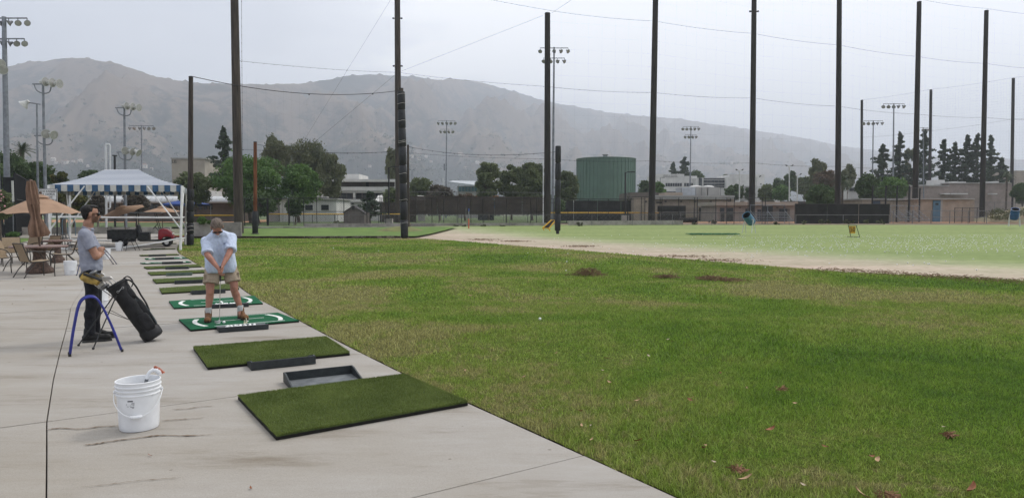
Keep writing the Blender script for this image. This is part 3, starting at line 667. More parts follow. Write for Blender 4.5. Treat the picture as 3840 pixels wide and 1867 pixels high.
def pillow(c, d, R, e=.35):
    "superellipsoid cushion"
    m = MB(); vs = []; n, k = 20, 12
    f = lambda t, p: math.copysign(abs(t)**p, t)
    for j in range(k+1):
        ph = -pi/2+pi*j/k
        for i in range(n):
            th = 2*pi*i/n; v = Vector((d[0]/2*f(cos(ph), e)*f(cos(th), e), d[1]/2*f(cos(ph), e)*f(sin(th), e), d[2]/2*f(sin(ph), e))); vs.append(Vector(c)+R@v)
    return m._a(vs, [(j*n+i, j*n+(i+1) % n, (j+1)*n+(i+1) % n, (j+1)*n+i) for j in range(k) for i in range(n)])
pillow(bp(.30,.085,.01), (.10,.17,.40), Rp, .45).build('apparel_pocket', M_nylon, bag, smooth=True)
pillow(bp(.20,.03,.10), (.13,.07,.24), Rp, .45).build('ball_pocket', M_nylon, bag, smooth=True)
pillow(bp(.60,.07,.05), (.09,.10,.16), Rp, .5).build('small_pocket', M_nylon, bag, smooth=True)
for sf in (.055, .085):
    MB().tube([bp(.12,sf+.03,.105),bp(.30,sf+.045,.085),bp(.45,sf+.035,.075),bp(.66,sf,.08)], .006, 6).build('piping', M_nyl2, bag)
MB().tube(catm([bp(.78,.09,.06),bp(.74,.15,.07),bp(.64,.165,.06),bp(.52,.155,.05),bp(.40,.15,.05),bp(.30,.13,.06)]), .012, 6).build('shoulder_strap', M_nylon, bag, smooth=50)
MB().tube(catm([bp(.80,.10,.03),bp(.80,.15,.03),bp(.76,.17,.03),bp(.70,.165,.02),bp(.66,.12,.02)]), .008, 6).build('carry_handle', M_nylon, bag, smooth=50)
m = MB(); m.tube([bp(BL-.02,x*.124,y*.124) for x, y in [(cos(2*pi*k/24), sin(2*pi*k/24)) for k in range(24)]], .009, 6, True); m.build('top_cuff', M_nylon, bag, smooth=50)
m = MB(); m.tube([bp(BL-.10,-.02,.119),bp(BL-.085,.02,.119)], .004, 5); m.tube([bp(BL-.10,-.035+.012*cos(a),.119+.0*a) + ax*.012*sin(a) for a in [2*pi*k/10 for k in range(10)]], .0025, 4, True); m.tube([bp(BL-.085,.035+.012*cos(a),.119) + ax*.012*sin(a) for a in [2*pi*k/10 for k in range(10)]], .0025, 4, True)
m.build('buckle', M_steel, bag)
hinge = bp(BL-.13,-.10,.05)
for (px, py), hg in (((350,1310), bp(BL-.13,-.07,.09)), ((295,1297), bp(BL-.13,-.115,-.02))):
    f = G(px, py); MB().tube([hg, f+Vector((0,0,.016))], .0075, 8).build('leg', M_blk, bag, smooth=50)
    MB().ell(f+Vector((0,0,.014)), (.016,.016,.014), 10, 6).build('leg_tip', M_blk, bag, smooth=True)
    MB().tube([hg.lerp(f, .28), bp(.30,-.10,.06 if px > 300 else .0)], .0035, 5).build('strut_wire', M_blk, bag)
MB().tube([hinge+ax*.03, hinge-ax*.05], .014, 8).build('hinge_bracket', M_blk, bag)
MB().tube([bp(.0,-.10,.08),bp(-.045,-.15,.08)], .012, 8).build('foot_bracket', M_blk, bag)
def club(px, py, kind, label, off):
    h = at(px, py, 8.55+off[1]); o = bp(BL-.35, off[0], off[1]*.5)
    t = thing('golf_club', label, 'golf club', bp(BL-.5, off[0], off[1]*.5), 0, 'clubs standing in the bag')
    MB().cyl(o, h, .0055, .0045, 6).build('shaft', M_steel if kind != 'wood' else M_steeldk, t, smooth=50)
    d = (h-o).normalized(); s = d.cross(Vector((0,-1,0))).normalized(); s = s if s.x < 0 else -s; f = s.cross(d)
    R = Matrix((s, f, d)).transposed()
    if kind == 'iron':
        MB().prism([h+R@Vector(p) for p in ((-.01,-.008,-.025),(.015,-.008,-.03),(.098,-.008,-.01),(.102,-.008,.038),(.068,-.008,.045),(.0,-.008,.008))], R@Vector((0,.013,.004))).build('club_head', M_steel, t, bevel=.003)
    else:
        MB().ell(h+s*.04, (.062,.05,.03), 14, 8, R).build('club_head', M_steeldk, t, smooth=True)
    return t
for a in ((357,1018,'wood','dark metal wood, its head highest in the bag',(-.02,0)), (386,1026,'iron','iron with its silver head just right of the highest wood',(.01,.03)), (393,1040,'iron','iron with its silver head in the middle of the bag',(.03,.05)), (380,1052,'iron','short iron sticking out lowest in front',(-.05,.07)), (392,1062,'iron','iron with its round cavity head beside the gold cover',(-.04,.03)), (402,1068,'wood','hybrid club with dark head deep in the bag mouth',(-.07,.05)), (415,1038,'iron','iron whose head stands nearest the far rim of the bag',(.06,.0))): club(*a)
t = thing('covered_driver', 'driver under a gold and black head cover sticking out leftmost', 'golf club', bp(BL-.5,-.06,0), 0)
h = at(330, 1048, 8.5); o = bp(BL-.3,-.06,.02); MB().cyl(o, h, .006, .006, 6).build('shaft', M_steeldk, t)
d = (at(378,1066,8.5)-at(312,1036,8.5)).normalized(); Rg = d.to_track_quat('Z','Y').to_matrix()
MB().lathe([(0,-.14),(.035,-.135),(.052,-.11),(.058,-.06),(.050,0),(.038,.06),(.034,.09),(0,.09)], at(343,1050,8.5), 16, None, Rg).build('head_cover', M_gold, t, smooth=60)
MB().lathe([(0,-.145),(.037,-.14),(.055,-.11),(.0,-.10)], at(343,1050,8.5)+Vector((0,0,.008)), 16, None, Rg).build('cover_top', M_blk, t, smooth=60)
MB().tube([at(315,1033,8.46)+Vector((0,0,.02)), at(345,1042,8.46)+Vector((0,0,.02)), at(380,1056,8.46)+Vector((0,0,.015))], .018, 8).build('cover_stripe', M_blk, t, smooth=60)
# ---------------------------------------------------------------- patio furniture
M_sling = mat('tan_sling', (.30,.225,.145), .8, .12, 60, .2)
M_frame = mat('bronze_frame', (.030,.024,.020), .45, .2, 12, spec=.4)
M_table = mat('table_stone', (.20,.125,.105), .55, .2, 22, .1, spec=.4)
M_wick = mat('table_base', (.13,.085,.065), .7, .25, 14, .4)
def chair(loc, rz, label):
    t = thing('patio_chair', label, 'chair', loc, rz, 'brown sling patio chairs')
    b = MB(); n = 8
    def sl(z): return (-.24-.15*(z-.42)/.45)
    P = [(.0, sl(.40+.46*k/n)+.02*sin(pi*k/n), .40+.46*k/n) for k in range(n+1)]
    for k in range(n):
        a, c = P[k], P[k+1]; b.prism([(-.235,a[1],a[2]),(.235,a[1],a[2]),(.225,c[1],c[2]),(-.225,c[1],c[2])], (0,-.012,0))
    b.build('backrest', M_sling, t, world=False)
    b = MB(); Q = [(-.22,.395),(-.1,.385),(.05,.39),(.18,.41),(.25,.415)]
    for (y0,z0),(y1,z1) in zip(Q, Q[1:]): b.prism([(-.235,y0,z0),(.235,y0,z0),(.235,y1,z1),(-.235,y1,z1)], (0,0,.012))
    b.build('seat', M_sling, t, world=False)
    for s in (-1, 1):
        MB().tube([(s*.247,.27,.42),(s*.247,.05,.395),(s*.247,-.2,.395),(s*.247,-.25,.43),(s*.238,-.33,.65),(s*.232,-.40,.865)], .013, 7).build('side_rail', M_frame, t, smooth=50, world=False)
        MB().tube(catm([(s*.25,-.325,.65),(s*.285,-.22,.665),(s*.29,.0,.655),(s*.288,.2,.615),(s*.282,.30,.5),(s*.275,.33,.40)],4), .013, 7).build('armrest', M_frame, t, smooth=50, world=False)
        MB().tube([(s*.275,.33,.40),(s*.27,.31,.2),(s*.265,.32,0)], .013, 7).build('leg', M_frame, t, smooth=50, world=False)
        MB().tube([(s*.25,-.10,.40),(s*.26,-.28,.2),(s*.27,-.40,0)], .013, 7).build('leg', M_frame, t, smooth=50, world=False)
    m = MB(); m.tube([(-.232,-.40,.865),(.232,-.40,.865)], .013, 7); m.build('top_rail', M_frame, t, world=False)
    return t
p0 = G(135,1038); CH = chair((p0.x, p0.y, 0), radians(-30), 'patio chair with its tan back to the camera, in front of the round table')
for px, py, rz, lab in ((32,1020,-95,'patio chair seen from the side at the left end of the round table'),(48,995,-140,'patio chair just behind the leftmost one, mostly hidden'),(104,986,175,'patio chair across the table, only its back showing over the table top'),(172,984,165,'patio chair beyond the round table, right of the umbrella pole'),(238,1003,122,'patio chair pulled out at the right end of the round table'),(303,978,70,'patio chair directly behind the standing man\'s back')):
    p = G(px, py); dup(CH, (p.x, p.y, 0), radians(rz), lab)
def table(px, py, R, label, n=40):
    p = G(px, py); t = thing('round_table', label, 'table', (p.x, p.y, 0), 0, 'round patio tables')
    MB().lathe([(0,.70),(R*.97,.70),(R,.71),(R,.735),(R*.98,.745),(0,.745)], n=n).build('tabletop', M_table, t, smooth=35, world=False)
    MB().lathe([(0,0),(.30*R/.68,0),(.32*R/.68,.03),(.30*R/.68,.14),(.22*R/.68,.20),(.16*R/.68,.30),(.14*R/.68,.5),(.16*R/.68,.62),(.22*R/.68,.705),(0,.705)], n=24, fn=lambda a, z: 1+.03*cos(a*12)).build('pedestal', M_wick, t, smooth=60, world=False)
    return t
table(150,1024,.68,'round brown patio table with the closed umbrella through its middle')
table(218,985,.42,'smaller brown patio table behind the big round one')
M_canv = mat('tan_canvas', (.42,.275,.185), .85, .06, 3, .12, bscale=60, trans=.25)
M_canvd = mat('closed_canvas', (.205,.125,.085), .85, .1, 5, .3)
M_upole = mat('umbrella_pole', (.10,.065,.045), .6)
# closed umbrella, slightly tilted
def closed():
    bt = at(150, 925, 18.5); tp = at(117, 692, 18.4); A = (tp-bt).normalized(); base = bt-A*.70; R = A.to_track_quat('Z','Y').to_matrix(); L = (tp-base).length
    t = thing('closed_umbrella', 'closed brown umbrella tied up on a tilted pole through the table', 'umbrella', (base.x, base.y, .02))
    MB().cyl(base, tp+A*.04, .024, n=10).build('pole', M_upole, t)
    z = L
    f = lambda a, zz: 1+.30*cos(a*8+zz*1.5)+.14*cos(a*3+zz*3)+(.12*cos(a*5) if zz < 1.2 else 0)
    l0 = .95
    MB().lathe([(.15,l0+.02),(.19,l0+.10),(.165,l0+.28),(.10,l0+.50),(.085,l0+.56),(.105,l0+.75),(.115,l0+1.0),(.105,l0+1.28),(.075,l0+1.5),(.045,z-.02)], base, 64, f, R).build('canopy', M_canvd, t, smooth=60)
    MB().lathe([(.125,z-.52),(.10,z-.40),(.078,z-.2),(.055,z-.06),(.025,z)], base, 64, lambda a, zz: 1+.16*cos(a*8+.6), R).build('vent_cap', M_canvd, t, smooth=60)
    MB().ell(tp+A*.08, (.05,.05,.06), 12, 8).build('finial', M_wick, t, smooth=True)
    MB().tube([base+R@Vector((.10*cos(a), .10*sin(a), l0+.53)) for a in [2*pi*k/20 for k in range(20)]], .008, 5, True).build('tie_band', M_canvd, t)
closed()
def umbrella(px, py, Y, R, drop, tilt, label, foot, rz=0.3, n=8):
    ap = at(px, py, Y); f = gz(foot, Y); f.z = 0
    t = thing('open_umbrella', label, 'umbrella', f, 0, 'open tan patio umbrellas')
    T = Matrix.Rotation(tilt[0], 3, 'X')@Matrix.Rotation(tilt[1], 3, 'Y')
    vs = [ap]; m = MB(); ring = []; K = 5; S = 6
    def pt(a, r):     # sag between the ribs, more towards the edge
        k = (a/(2*pi/n)) % 1; sag = sin(pi*k); rr = R*r*(1-.10*sag*r); z = -drop*(r**1.15)-.13*sag*r*r*-.35
        return ap+T@Vector((rr*cos(a+rz), rr*sin(a+rz), z))
    rs = [.0]+[ (k+1)/K for k in range(K)]; NA = n*S; V = [pt(2*pi*j/NA, max(r,.02)) for r in rs for j in range(NA)]
    m._a(V, [(i*NA+j, i*NA+(j+1) % NA, (i+1)*NA+(j+1) % NA, (i+1)*NA+j) for i in range(K) for j in range(NA)])
    m.build('canopy', M_canv, t, smooth=50)
    m = MB(); V = [pt(2*pi*j/NA, r)+T@Vector((0,0,.06-.03*r)) for r in (.02,.12,.24) for j in range(NA)]
    m._a(V, [(i*NA+j, i*NA+(j+1) % NA, (i+1)*NA+(j+1) % NA, (i+1)*NA+j) for i in range(2) for j in range(NA)]); m.build('vent_cap', M_canv, t, smooth=50)
    for k in range(n):
        MB().tube([pt(2*pi*k/n, .03)-T@Vector((0,0,.02)), pt(2*pi*k/n, .5)-T@Vector((0,0,.02)), pt(2*pi*k/n, .99)-T@Vector((0,0,.015))], .009, 4).build('rib', M_upole, t)
    MB().tube([ap+T@Vector((0,0,.05)), ap-T@Vector((0,0,drop+.1)), f+Vector((0,0,.0))], .022, 8).build('pole', M_upole, t)
    MB().ell(ap+T@Vector((0,0,.10)), .045, 10, 6).build('finial', M_upole, t, smooth=True)
umbrella(152, 734, 23.5, 1.25, .62, (0, 0), 'large open tan umbrella behind the closed one', 152, .55)
umbrella(452, 776, 36.5, 1.12, .30, (.30, -.20), 'tilted open tan umbrella left of the golf cart roof', 474, .2)
umbrella(607, 776, 39., 1.02, .30, (.05, 0), 'open tan umbrella above the right end of the golf cart', 609, .4)
# ---------------------------------------------------------------- striped canopy tent
def stripes(name, c1, c2, period, z0):
    m = bpy.data.materials.new(name); m.use_nodes = True; nt = m.node_tree; N = nt.nodes; L = nt.links; b = N['Principled BSDF']; b.inputs['Roughness'].default_value = .7
    g = N.new('ShaderNodeNewGeometry'); sp = N.new('ShaderNodeSeparateXYZ'); L.new(g.outputs['Position'], sp.inputs[0])
    a = N.new('ShaderNodeMath'); a.operation = 'SUBTRACT'; a.inputs[1].default_value = z0; L.new(sp.outputs[2], a.inputs[0])
    d = N.new('ShaderNodeMath'); d.operation = 'DIVIDE'; d.inputs[1].default_value = period; L.new(a.outputs[0], d.inputs[0])
    f = N.new('ShaderNodeMath'); f.operation = 'FRACT'; L.new(d.outputs[0], f.inputs[0]); k = N.new('ShaderNodeMath'); k.operation = 'LESS_THAN'; k.inputs[1].default_value = .5; L.new(f.outputs[0], k.inputs[0])
    mx = N.new('ShaderNodeMix'); mx.data_type = 'RGBA'; mx.inputs[6].default_value = (*c1,1); mx.inputs[7].default_value = (*c2,1); L.new(k.outputs[0], mx.inputs[0]); L.new(mx.outputs[2], b.inputs['Base Color'])
    return m
M_tw = mat('tent_white', (.66,.66,.63), .8, .08, 4); M_tg = mat('tent_cream', (.50,.50,.46), .8, .08, 4); M_tb = mat('tent_blue', (.045,.105,.195), .8, .15, 6)
M_pvc = mat('white_pipe', (.74,.74,.72), .5, .06, 3)
def tent():
    z = 2.86; FL, FR = at(182, 692, 30.2), at(683, 701, 31.0); BR, BLk = at(703, 715, 36.2), at(262, 714, 37.0)
    for p in (FL, FR, BR, BLk): p.z = z
    r0, r1 = at(393, 641, 33.6), at(520, 641, 33.6); r0.z = r1.z = 3.72
    c = (FL+FR+BR+BLk)/4
    t = thing('canopy_tent', 'blue and white striped canopy tent on white pipe posts over the patio', 'tent', (c.x, c.y, 0))
    m = MB()
    def slope(a, b, p, q, n=10):      # sagging cloth
        for i in range(n):
            for j in range(8):
                def P(u, v):
                    lo = a.lerp(b, u); hi = p.lerp(q, u); w = lo.lerp(hi, v); w = w.copy(); w.z -= .10*sin(pi*v)*(1); return w
                m._a([P(i/n,j/8), P((i+1)/n,j/8), P((i+1)/n,(j+1)/8), P(i/n,(j+1)/8)], [(0,1,2,3)])
    slope(FL, FR, r0, r1); slope(FR, BR, r1, r1, 4); slope(BR, BLk, r1, r0); slope(BLk, FL, r0, r0, 4)
    m.build('roof', stripes('tent_stripes', (.52,.53,.54), (.075,.11,.18), .066, z), t)
    for a, b in ((FL, FR), (FR, BR), (BR, BLk), (BLk, FL)):
        L = (b-a).length; n = max(6, round(L/.245)); d = (b-a)/n; out = Vector((d.y, -d.x, 0)).normalized()
        for mt, par in ((M_tb, 1), (M_tg, 0)):
            for k in range(n):
                if k % 2 != par: continue
                m = MB(); p, q = a+d*(k+.01), a+d*(k+.99); w = .02*noise.noise(Vector((k*.7, L, 0)))
                m.prism([p, q, q+out*w+Vector((0,0,-.27)), p.lerp(q,.5)+out*w+Vector((0,0,-.295)), p+out*w+Vector((0,0,-.27))], out*.006)
                m.build('valance_flap', mt, t)
    FLp, FRp, BRp, BLp = [Vector((p.x, p.y, 0)) for p in (FL, FR, BR, BLk)]
    FRp = G(677,937); BRp = G(694,918); BLp = G(262,903); BLp = BLp*(36.9/BLp.y); BLp.z = 0
    posts = [(FLp, FL), (FRp, FR), (BRp, BR), (BLp, BLk)]
    for a, b in posts: MB().cyl(a, b-Vector((0,0,.02)), .055, n=10).build('post', M_pvc, t, smooth=50)
    for a, b, c_ in ((FLp,FL,FR),(FLp,FL,BLk),(FRp,FR,FL),(FRp,FR,BR),(BRp,BR,BLk),(BRp,BR,FR),(BLp,BLk,BR),(BLp,BLk,FL)):
        lo = a.lerp(b, .32); e = (c_-b); hi = b+e.normalized()*1.45-Vector((0,0,.05)); MB().cyl(lo, hi, .032, n=8).build('brace', M_pvc, t, smooth=50)
    def rail(a, b, za, zb, sag, r=.034):
        MB().tube([a.lerp(b, k/8.)+Vector((0,0,za+(zb-za)*k/8.-sag*sin(pi*k/8.))) for k in range(9)], r, 7).build('rail', M_pvc, t, smooth=50)
    rail(FLp, FRp, 1.46, 1.42, .0); rail(BLp, BRp, 1.46, 1.42, 0); rail(FLp, FRp, .10, .52, .22); rail(BLp, BRp, .25, .35, .12); rail(FRp, BRp, .5, .35, 0); rail(BLp, FLp, 1.46, 1.46, 0); rail(FRp, BRp, 1.42, 1.42, 0)
tent()
# ---------------------------------------------------------------- golf utility cart
def cart():
    p = G(520, 926); ang = math.atan2(-p.x, p.y)
    t = thing('utility_cart', 'dark utility golf cart with red hood and cargo bed parked beneath the striped tent', 'golf cart', (p.x, p.y+.3, 0), ang-.1)
    Mb = mat('cart_plastic', (.035,.037,.036), .6, .2, 8); Mr = mat('cart_red', (.30,.012,.022), .3, .1, 4, spec=.5); Mt = mat('tyre', (.015,.015,.015), .85); Ms = mat('cart_seat', (.03,.032,.034), .5)
    B = lambda nm, mb, mt, **k: mb.build(nm, mt, t, world=False, **k)
    bed = MB(); bed.box((-.78,0,.42),(1.22,1.15,.05)); bed.box((-.78,-.56,.63),(1.22,.05,.40)); bed.box((-.78,.56,.63),(1.22,.05,.40)); bed.box((-1.37,0,.63),(.05,1.07,.40)); bed.box((-.19,0,.66),(.05,1.07,.46)); bed.box((-.78,-.595,.80),(1.24,.03,.05)); B('cargo_bed', bed, Mb, bevel=.012)
    for s in (-1, 1):
        for x, nm in ((-.85,'wheel'),(1.12,'wheel')):
            w = MB(); w.lathe([(.10,-.09),(.19,-.09),(.215,-.06),(.22,0),(.215,.06),(.19,.09),(.10,.09)], (x, s*.50, .22), 24, None, Matrix.Rotation(pi/2,3,'X')); o = B('wheel', w, Mt, smooth=50)
            w = MB(); w.lathe([(0,-.075),(.05,-.09),(.06,-.07),(.12,-.06),(.125,-.085),(.13,-.085),(.13,.085),(0,.08)], (x, s*.50, .22), 20, None, Matrix.Rotation(pi/2,3,'X')); r = w.build('rim', M_tw, None, smooth=40); r.parent = o
    B('rear_body', MB().box((-.75,0,.33),(.95,.9,.16)), Mb, bevel=.02)
    B('floor', MB().box((.42,0,.30),(.95,1.05,.07)), Mb, bevel=.01)
    B('seat_box', MB().box((.10,0,.46),(.50,1.05,.30)), Mb, bevel=.03)
    B('seat_cushion', MB().box((.13,0,.66),(.50,1.08,.10)), Ms, bevel=.03)
    for s in (-1, 1): B('seat_back', MB().box((-.10,s*.27,.88),(.10,.50,.38), R=Matrix.Rotation(-.22,3,'Y')), Ms, bevel=.03)
    hood = MB(); pts = [(.74,.36),(.76,.78),(.84,.86),(1.0,.88),(1.18,.83),(1.34,.68),(1.42,.50),(1.42,.36),(1.34,.34),(1.30,.45),(1.12,.50),(.95,.45),(.90,.34)]
    hood.prism([(x,-.50,z) for x, z in pts], (0,1.0,0)); B('hood', hood, Mr, bevel=.04, smooth=60)
    B('bumper', MB().box((1.43,0,.36),(.08,.9,.12)), Mb, bevel=.02)
    B('headlight', MB().ell((1.36,-.36,.62),(.06,.09,.05),10,6), M_tw, smooth=True); B('headlight', MB().ell((1.36,.36,.62),(.06,.09,.05),10,6), M_tw, smooth=True)
    for s in (-1, 1):
        B('roof_post', MB().tube([(-.17,s*.48,.5),(-.15,s*.50,1.62)],.022,6), M_blk); B('roof_post', MB().tube([(.80,s*.48,.86),(.62,s*.50,1.62)],.020,6), M_blk)
    B('roof', MB().box((.25,0,1.655),(1.36,1.16,.055)), mat('cart_roof',(.22,.23,.235),.5), bevel=.025)
    B('steering_column', MB().tube([(.82,-.22,.7),(.62,-.22,.96)],.02,6), M_blk)
    B('steering_wheel', MB().tube([Vector((.61,-.22,.97))+Matrix.Rotation(-.9,3,'Y')@Vector((.15*cos(a),.15*sin(a),0)) for a in [2*pi*k/18 for k in range(18)]],.014,6,True), M_blk)
    B('load_rail', MB().tube([(-1.36,-.5,.84),(-1.36,-.5,.98),(-1.36,.5,.98),(-1.36,.5,.84)],.012,5), M_blk)
    return t
CT = cart()
for dx, lab in ((-.55,'white bucket in the golf cart\'s cargo bed, near its middle'),(-1.1,'white bucket at the tail of the golf cart\'s bed')):
    q = CT.location+Matrix.Rotation(CT.rotation_euler.z,3,'Z')@Vector((dx,.1,.446)); b_ = bucket('white_bucket', q, .3, lab, 'white plastic buckets')
# ---------------------------------------------------------------- range sign boards
def sign_board(x0,x1,y0,y1,Y,lines,label,size,pole_to=None):
    a = at((x0+x1)/2,(y0+y1)/2,Y); w = (x1-x0)*Y/F; h = (y1-y0)*Y/F; rz = .35
    t = thing('rules_sign', label, 'sign', (a.x, a.y, zt(a.x,a.y)), rz)
    R = Matrix.Rotation(rz,3,'Z')
    MB().box(a,(w,.03,h),rz).build('panel', mat('sign_white',(.70,.71,.70),.5), t)
    m = MB()
    for s in (-1, 1):
        m.box(a+R@Vector((s*(w/2-.02),-.02,0)),(.016,.012,h-.04),rz); m.box(a+R@Vector((0,-.02,s*(h/2-.02))),(w-.05,.012,.016),rz)
    m.build('border', M_blk, t)
    for s in (-1, 1): MB().cyl(a+R@Vector((s*w*.42,.04,-a.z)), a+R@Vector((s*w*.42,.04,h*.45)), .03, n=8).build('post', M_blk, t)
    for i, l in enumerate(lines):
        text_obj(l, 'lettering', M_blk, a+R@Vector((0,-.022,h*.32-i*size*1.15)), size, R@Matrix.Rotation(pi/2,3,'X'), t)
sign_board(150,210,708,765,27.5,['THE RANGE','AT CITRUS','IS NOT','RESPONSIBLE','FOR'],'white rules sign with black capital letters behind the open umbrella',.10)
# ================================================================ PEOPLE
M_skin = mat('skin', (.36,.19,.125), .5, .12, 9, .1, spec=.35)
M_skin2 = mat('skin_ruddy', (.42,.20,.14), .5, .14, 9, .1, spec=.35)
M_stub = mat('stubble', (.11,.065,.045), .7, .2, 60)
def stub_skin():
    m = M_skin.copy(); m.name = 'skin_stubbled'; nt = m.node_tree; N = nt.nodes; L = nt.links; b = N['Principled BSDF']; src = b.inputs['Base Color'].links[0].from_socket
    a = N.new('ShaderNodeAttribute'); a.attribute_name = 'stubble'; mx = N.new('ShaderNodeMix'); mx.data_type = 'RGBA'; mx.inputs[7].default_value = (.05,.03,.022,1)
    L.new(a.outputs['Fac'], mx.inputs[0]); L.new(src, mx.inputs[6]); L.new(mx.outputs[2], b.inputs['Base Color']); return m
M_skinb = stub_skin()
M_hairb = mat('hair_black', (.010,.008,.007), .5, .3, 40, .5)
M_hairg = mat('hair_grey_brown', (.23,.185,.15), .6, .35, 45, .6, col2=(.10,.075,.06))
M_glass = mat('sunglass', (.01,.01,.01), .15, spec=.6)
def evalmesh(o):
    dg = bpy.context.evaluated_depsgraph_get(); me = bpy.data.meshes.new_from_object(o.evaluated_get(dg)); return me
def fuse(mb, name, mats, parent, voxel=.008, sm=6, fn=None, wr=None, kind=None):
    me = mb.mesh('t', M_skin); o = bpy.data.objects.new('t', me); COL.objects.link(o)
    r = o.modifiers.new('r', 'REMESH'); r.mode = 'VOXEL'; r.voxel_size = voxel; r.use_smooth_shade = True
    s = o.modifiers.new('s', 'SMOOTH'); s.factor = .5; s.iterations = sm
    n = evalmesh(o); bpy.data.objects.remove(o); bpy.data.meshes.remove(me)
    n.name = name; n.materials.clear()
    mats = mats if isinstance(mats, (list, tuple)) else [mats]
    for m in mats: n.materials.append(m)
    if wr:
        k = len(n.vertices); P = np.empty(k*3, np.float32); Q = np.empty(k*3, np.float32); n.vertices.foreach_get('co', P); n.vertex_normals.foreach_get('vector', Q)
        P = P.reshape(-1, 3); Q = Q.reshape(-1, 3); w_ = np.array([wr(Vector(c)) for c in P.tolist()], np.float32); n.vertices.foreach_set('co', (P+Q*w_[:, None]).ravel())
    if fn: n.polygons.foreach_set('material_index', [fn(p.center) for p in n.polygons])
    else: n.polygons.foreach_set('material_index', [0]*len(n.polygons))
    n.polygons.foreach_set('use_smooth', [True]*len(n.polygons)); n.update()
    o = bpy.data.objects.new(name, n); COL.objects.link(o); o.parent = parent
    return o
def head(m, c, R, s=1.):
    "skull, jaw, nose, lips, ears; local frame: +y is the face direction, z up"
    T = lambda x, y, z: Vector(c)+R@Vector((x*s, y*s, z*s))
    m.ell(T(0,-.012,.035), (.076*s,.094*s,.088*s), 18, 12, R); m.ell(T(0,.028,-.03), (.060*s,.062*s,.075*s), 16, 10, R)
    m.ell(T(0,.055,-.078), (.030*s,.030*s,.024*s), 12, 8, R); m.cap(T(-.04,.0,-.06), T(-.018,.055,-.085), .018*s, .014*s, 8); m.cap(T(.04,.0,-.06), T(.018,.055,-.085), .018*s, .014*s, 8)
    m.cap(T(0,.082,.012), T(0,.104,-.024), .010*s, .0135*s, 8); m.ell(T(0,.090,-.028), (.018*s,.012*s,.009*s), 8, 6, R)
    m.ell(T(0,.086,-.050), (.022*s,.010*s,.006*s), 8, 6, R); m.ell(T(0,.084,-.060), (.020*s,.010*s,.007*s), 8, 6, R)
    m.cap(T(-.045,.068,.026), T(.045,.068,.026), .013*s, .013*s, 8)
    for q in (-1, 1):
        m.ell(T(q*.078,-.005,.0), (.012*s,.020*s,.032*s), 10, 8, R); m.ell(T(q*.045,.058,-.022), (.022*s,.02*s,.018*s), 10, 8, R)
    return T
def hand(m, w, d, up, s=1., curl=.8, side=1, grip=None):
    "w wrist, d direction of the palm, up = back of the hand normal; five fingers of different length"
    d = d.normalized(); up = (up-d*up.dot(d)).normalized(); b = d.cross(up)*side
    m.ell(w+d*.045*s, (.040*s,.016*s,.048*s), 12, 8, Matrix((b, up, d)).transposed())
    for k, (o, L) in enumerate(((-.030,.060),(-.010,.072),(.010,.068),(.029,.054))):
        p = w+d*.080*s+b*o*s; a1 = curl*.5; a2 = curl*1.3; a3 = curl*2.1
        q = p+(d*cos(a1)-up*sin(a1))*L*.42*s; r = q+(d*cos(a2)-up*sin(a2))*L*.34*s; t = r+(d*cos(a3)-up*sin(a3))*L*.26*s
        m.cap(p, q, .0098*s, .0092*s, 8); m.cap(q, r, .0092*s, .0085*s, 8); m.cap(r, t, .0085*s, .0072*s, 8)
    p = w+d*.022*s-b*.030*s; q = p-b*.024*s+d*.030*s-up*.006*s; r = q+d*.026*s-up*.014*s+b*.004*s
    m.cap(p, q, .0125*s, .0108*s, 8); m.cap(q, r, .0105*s, .0088*s, 8)
V3 = lambda *a: Vector(a)
def shoe(m, h, t, s=1., top=.12, r=.042):
    "h heel point on floor, t toe point on floor, with an ankle shaft"
    d = (t-h).normalized(); z = Vector((0,0,1))
    m.cap(h+z*.038, h+d*.10+z*.040, .040*s, .042*s); m.cap(h+d*.10+z*.040, t-d*.05+z*.030, .042*s, .036*s); m.ell(t-d*.045+z*.032, (.046*s,.05*s,.038*s), 12, 8); m.cap(h+d*.05+z*.085, h+d*.15+z*.050, .040*s, .036*s)
    m.cap(h+d*.03+z*.05, h+d*.035+z*top, r*s, r*s)
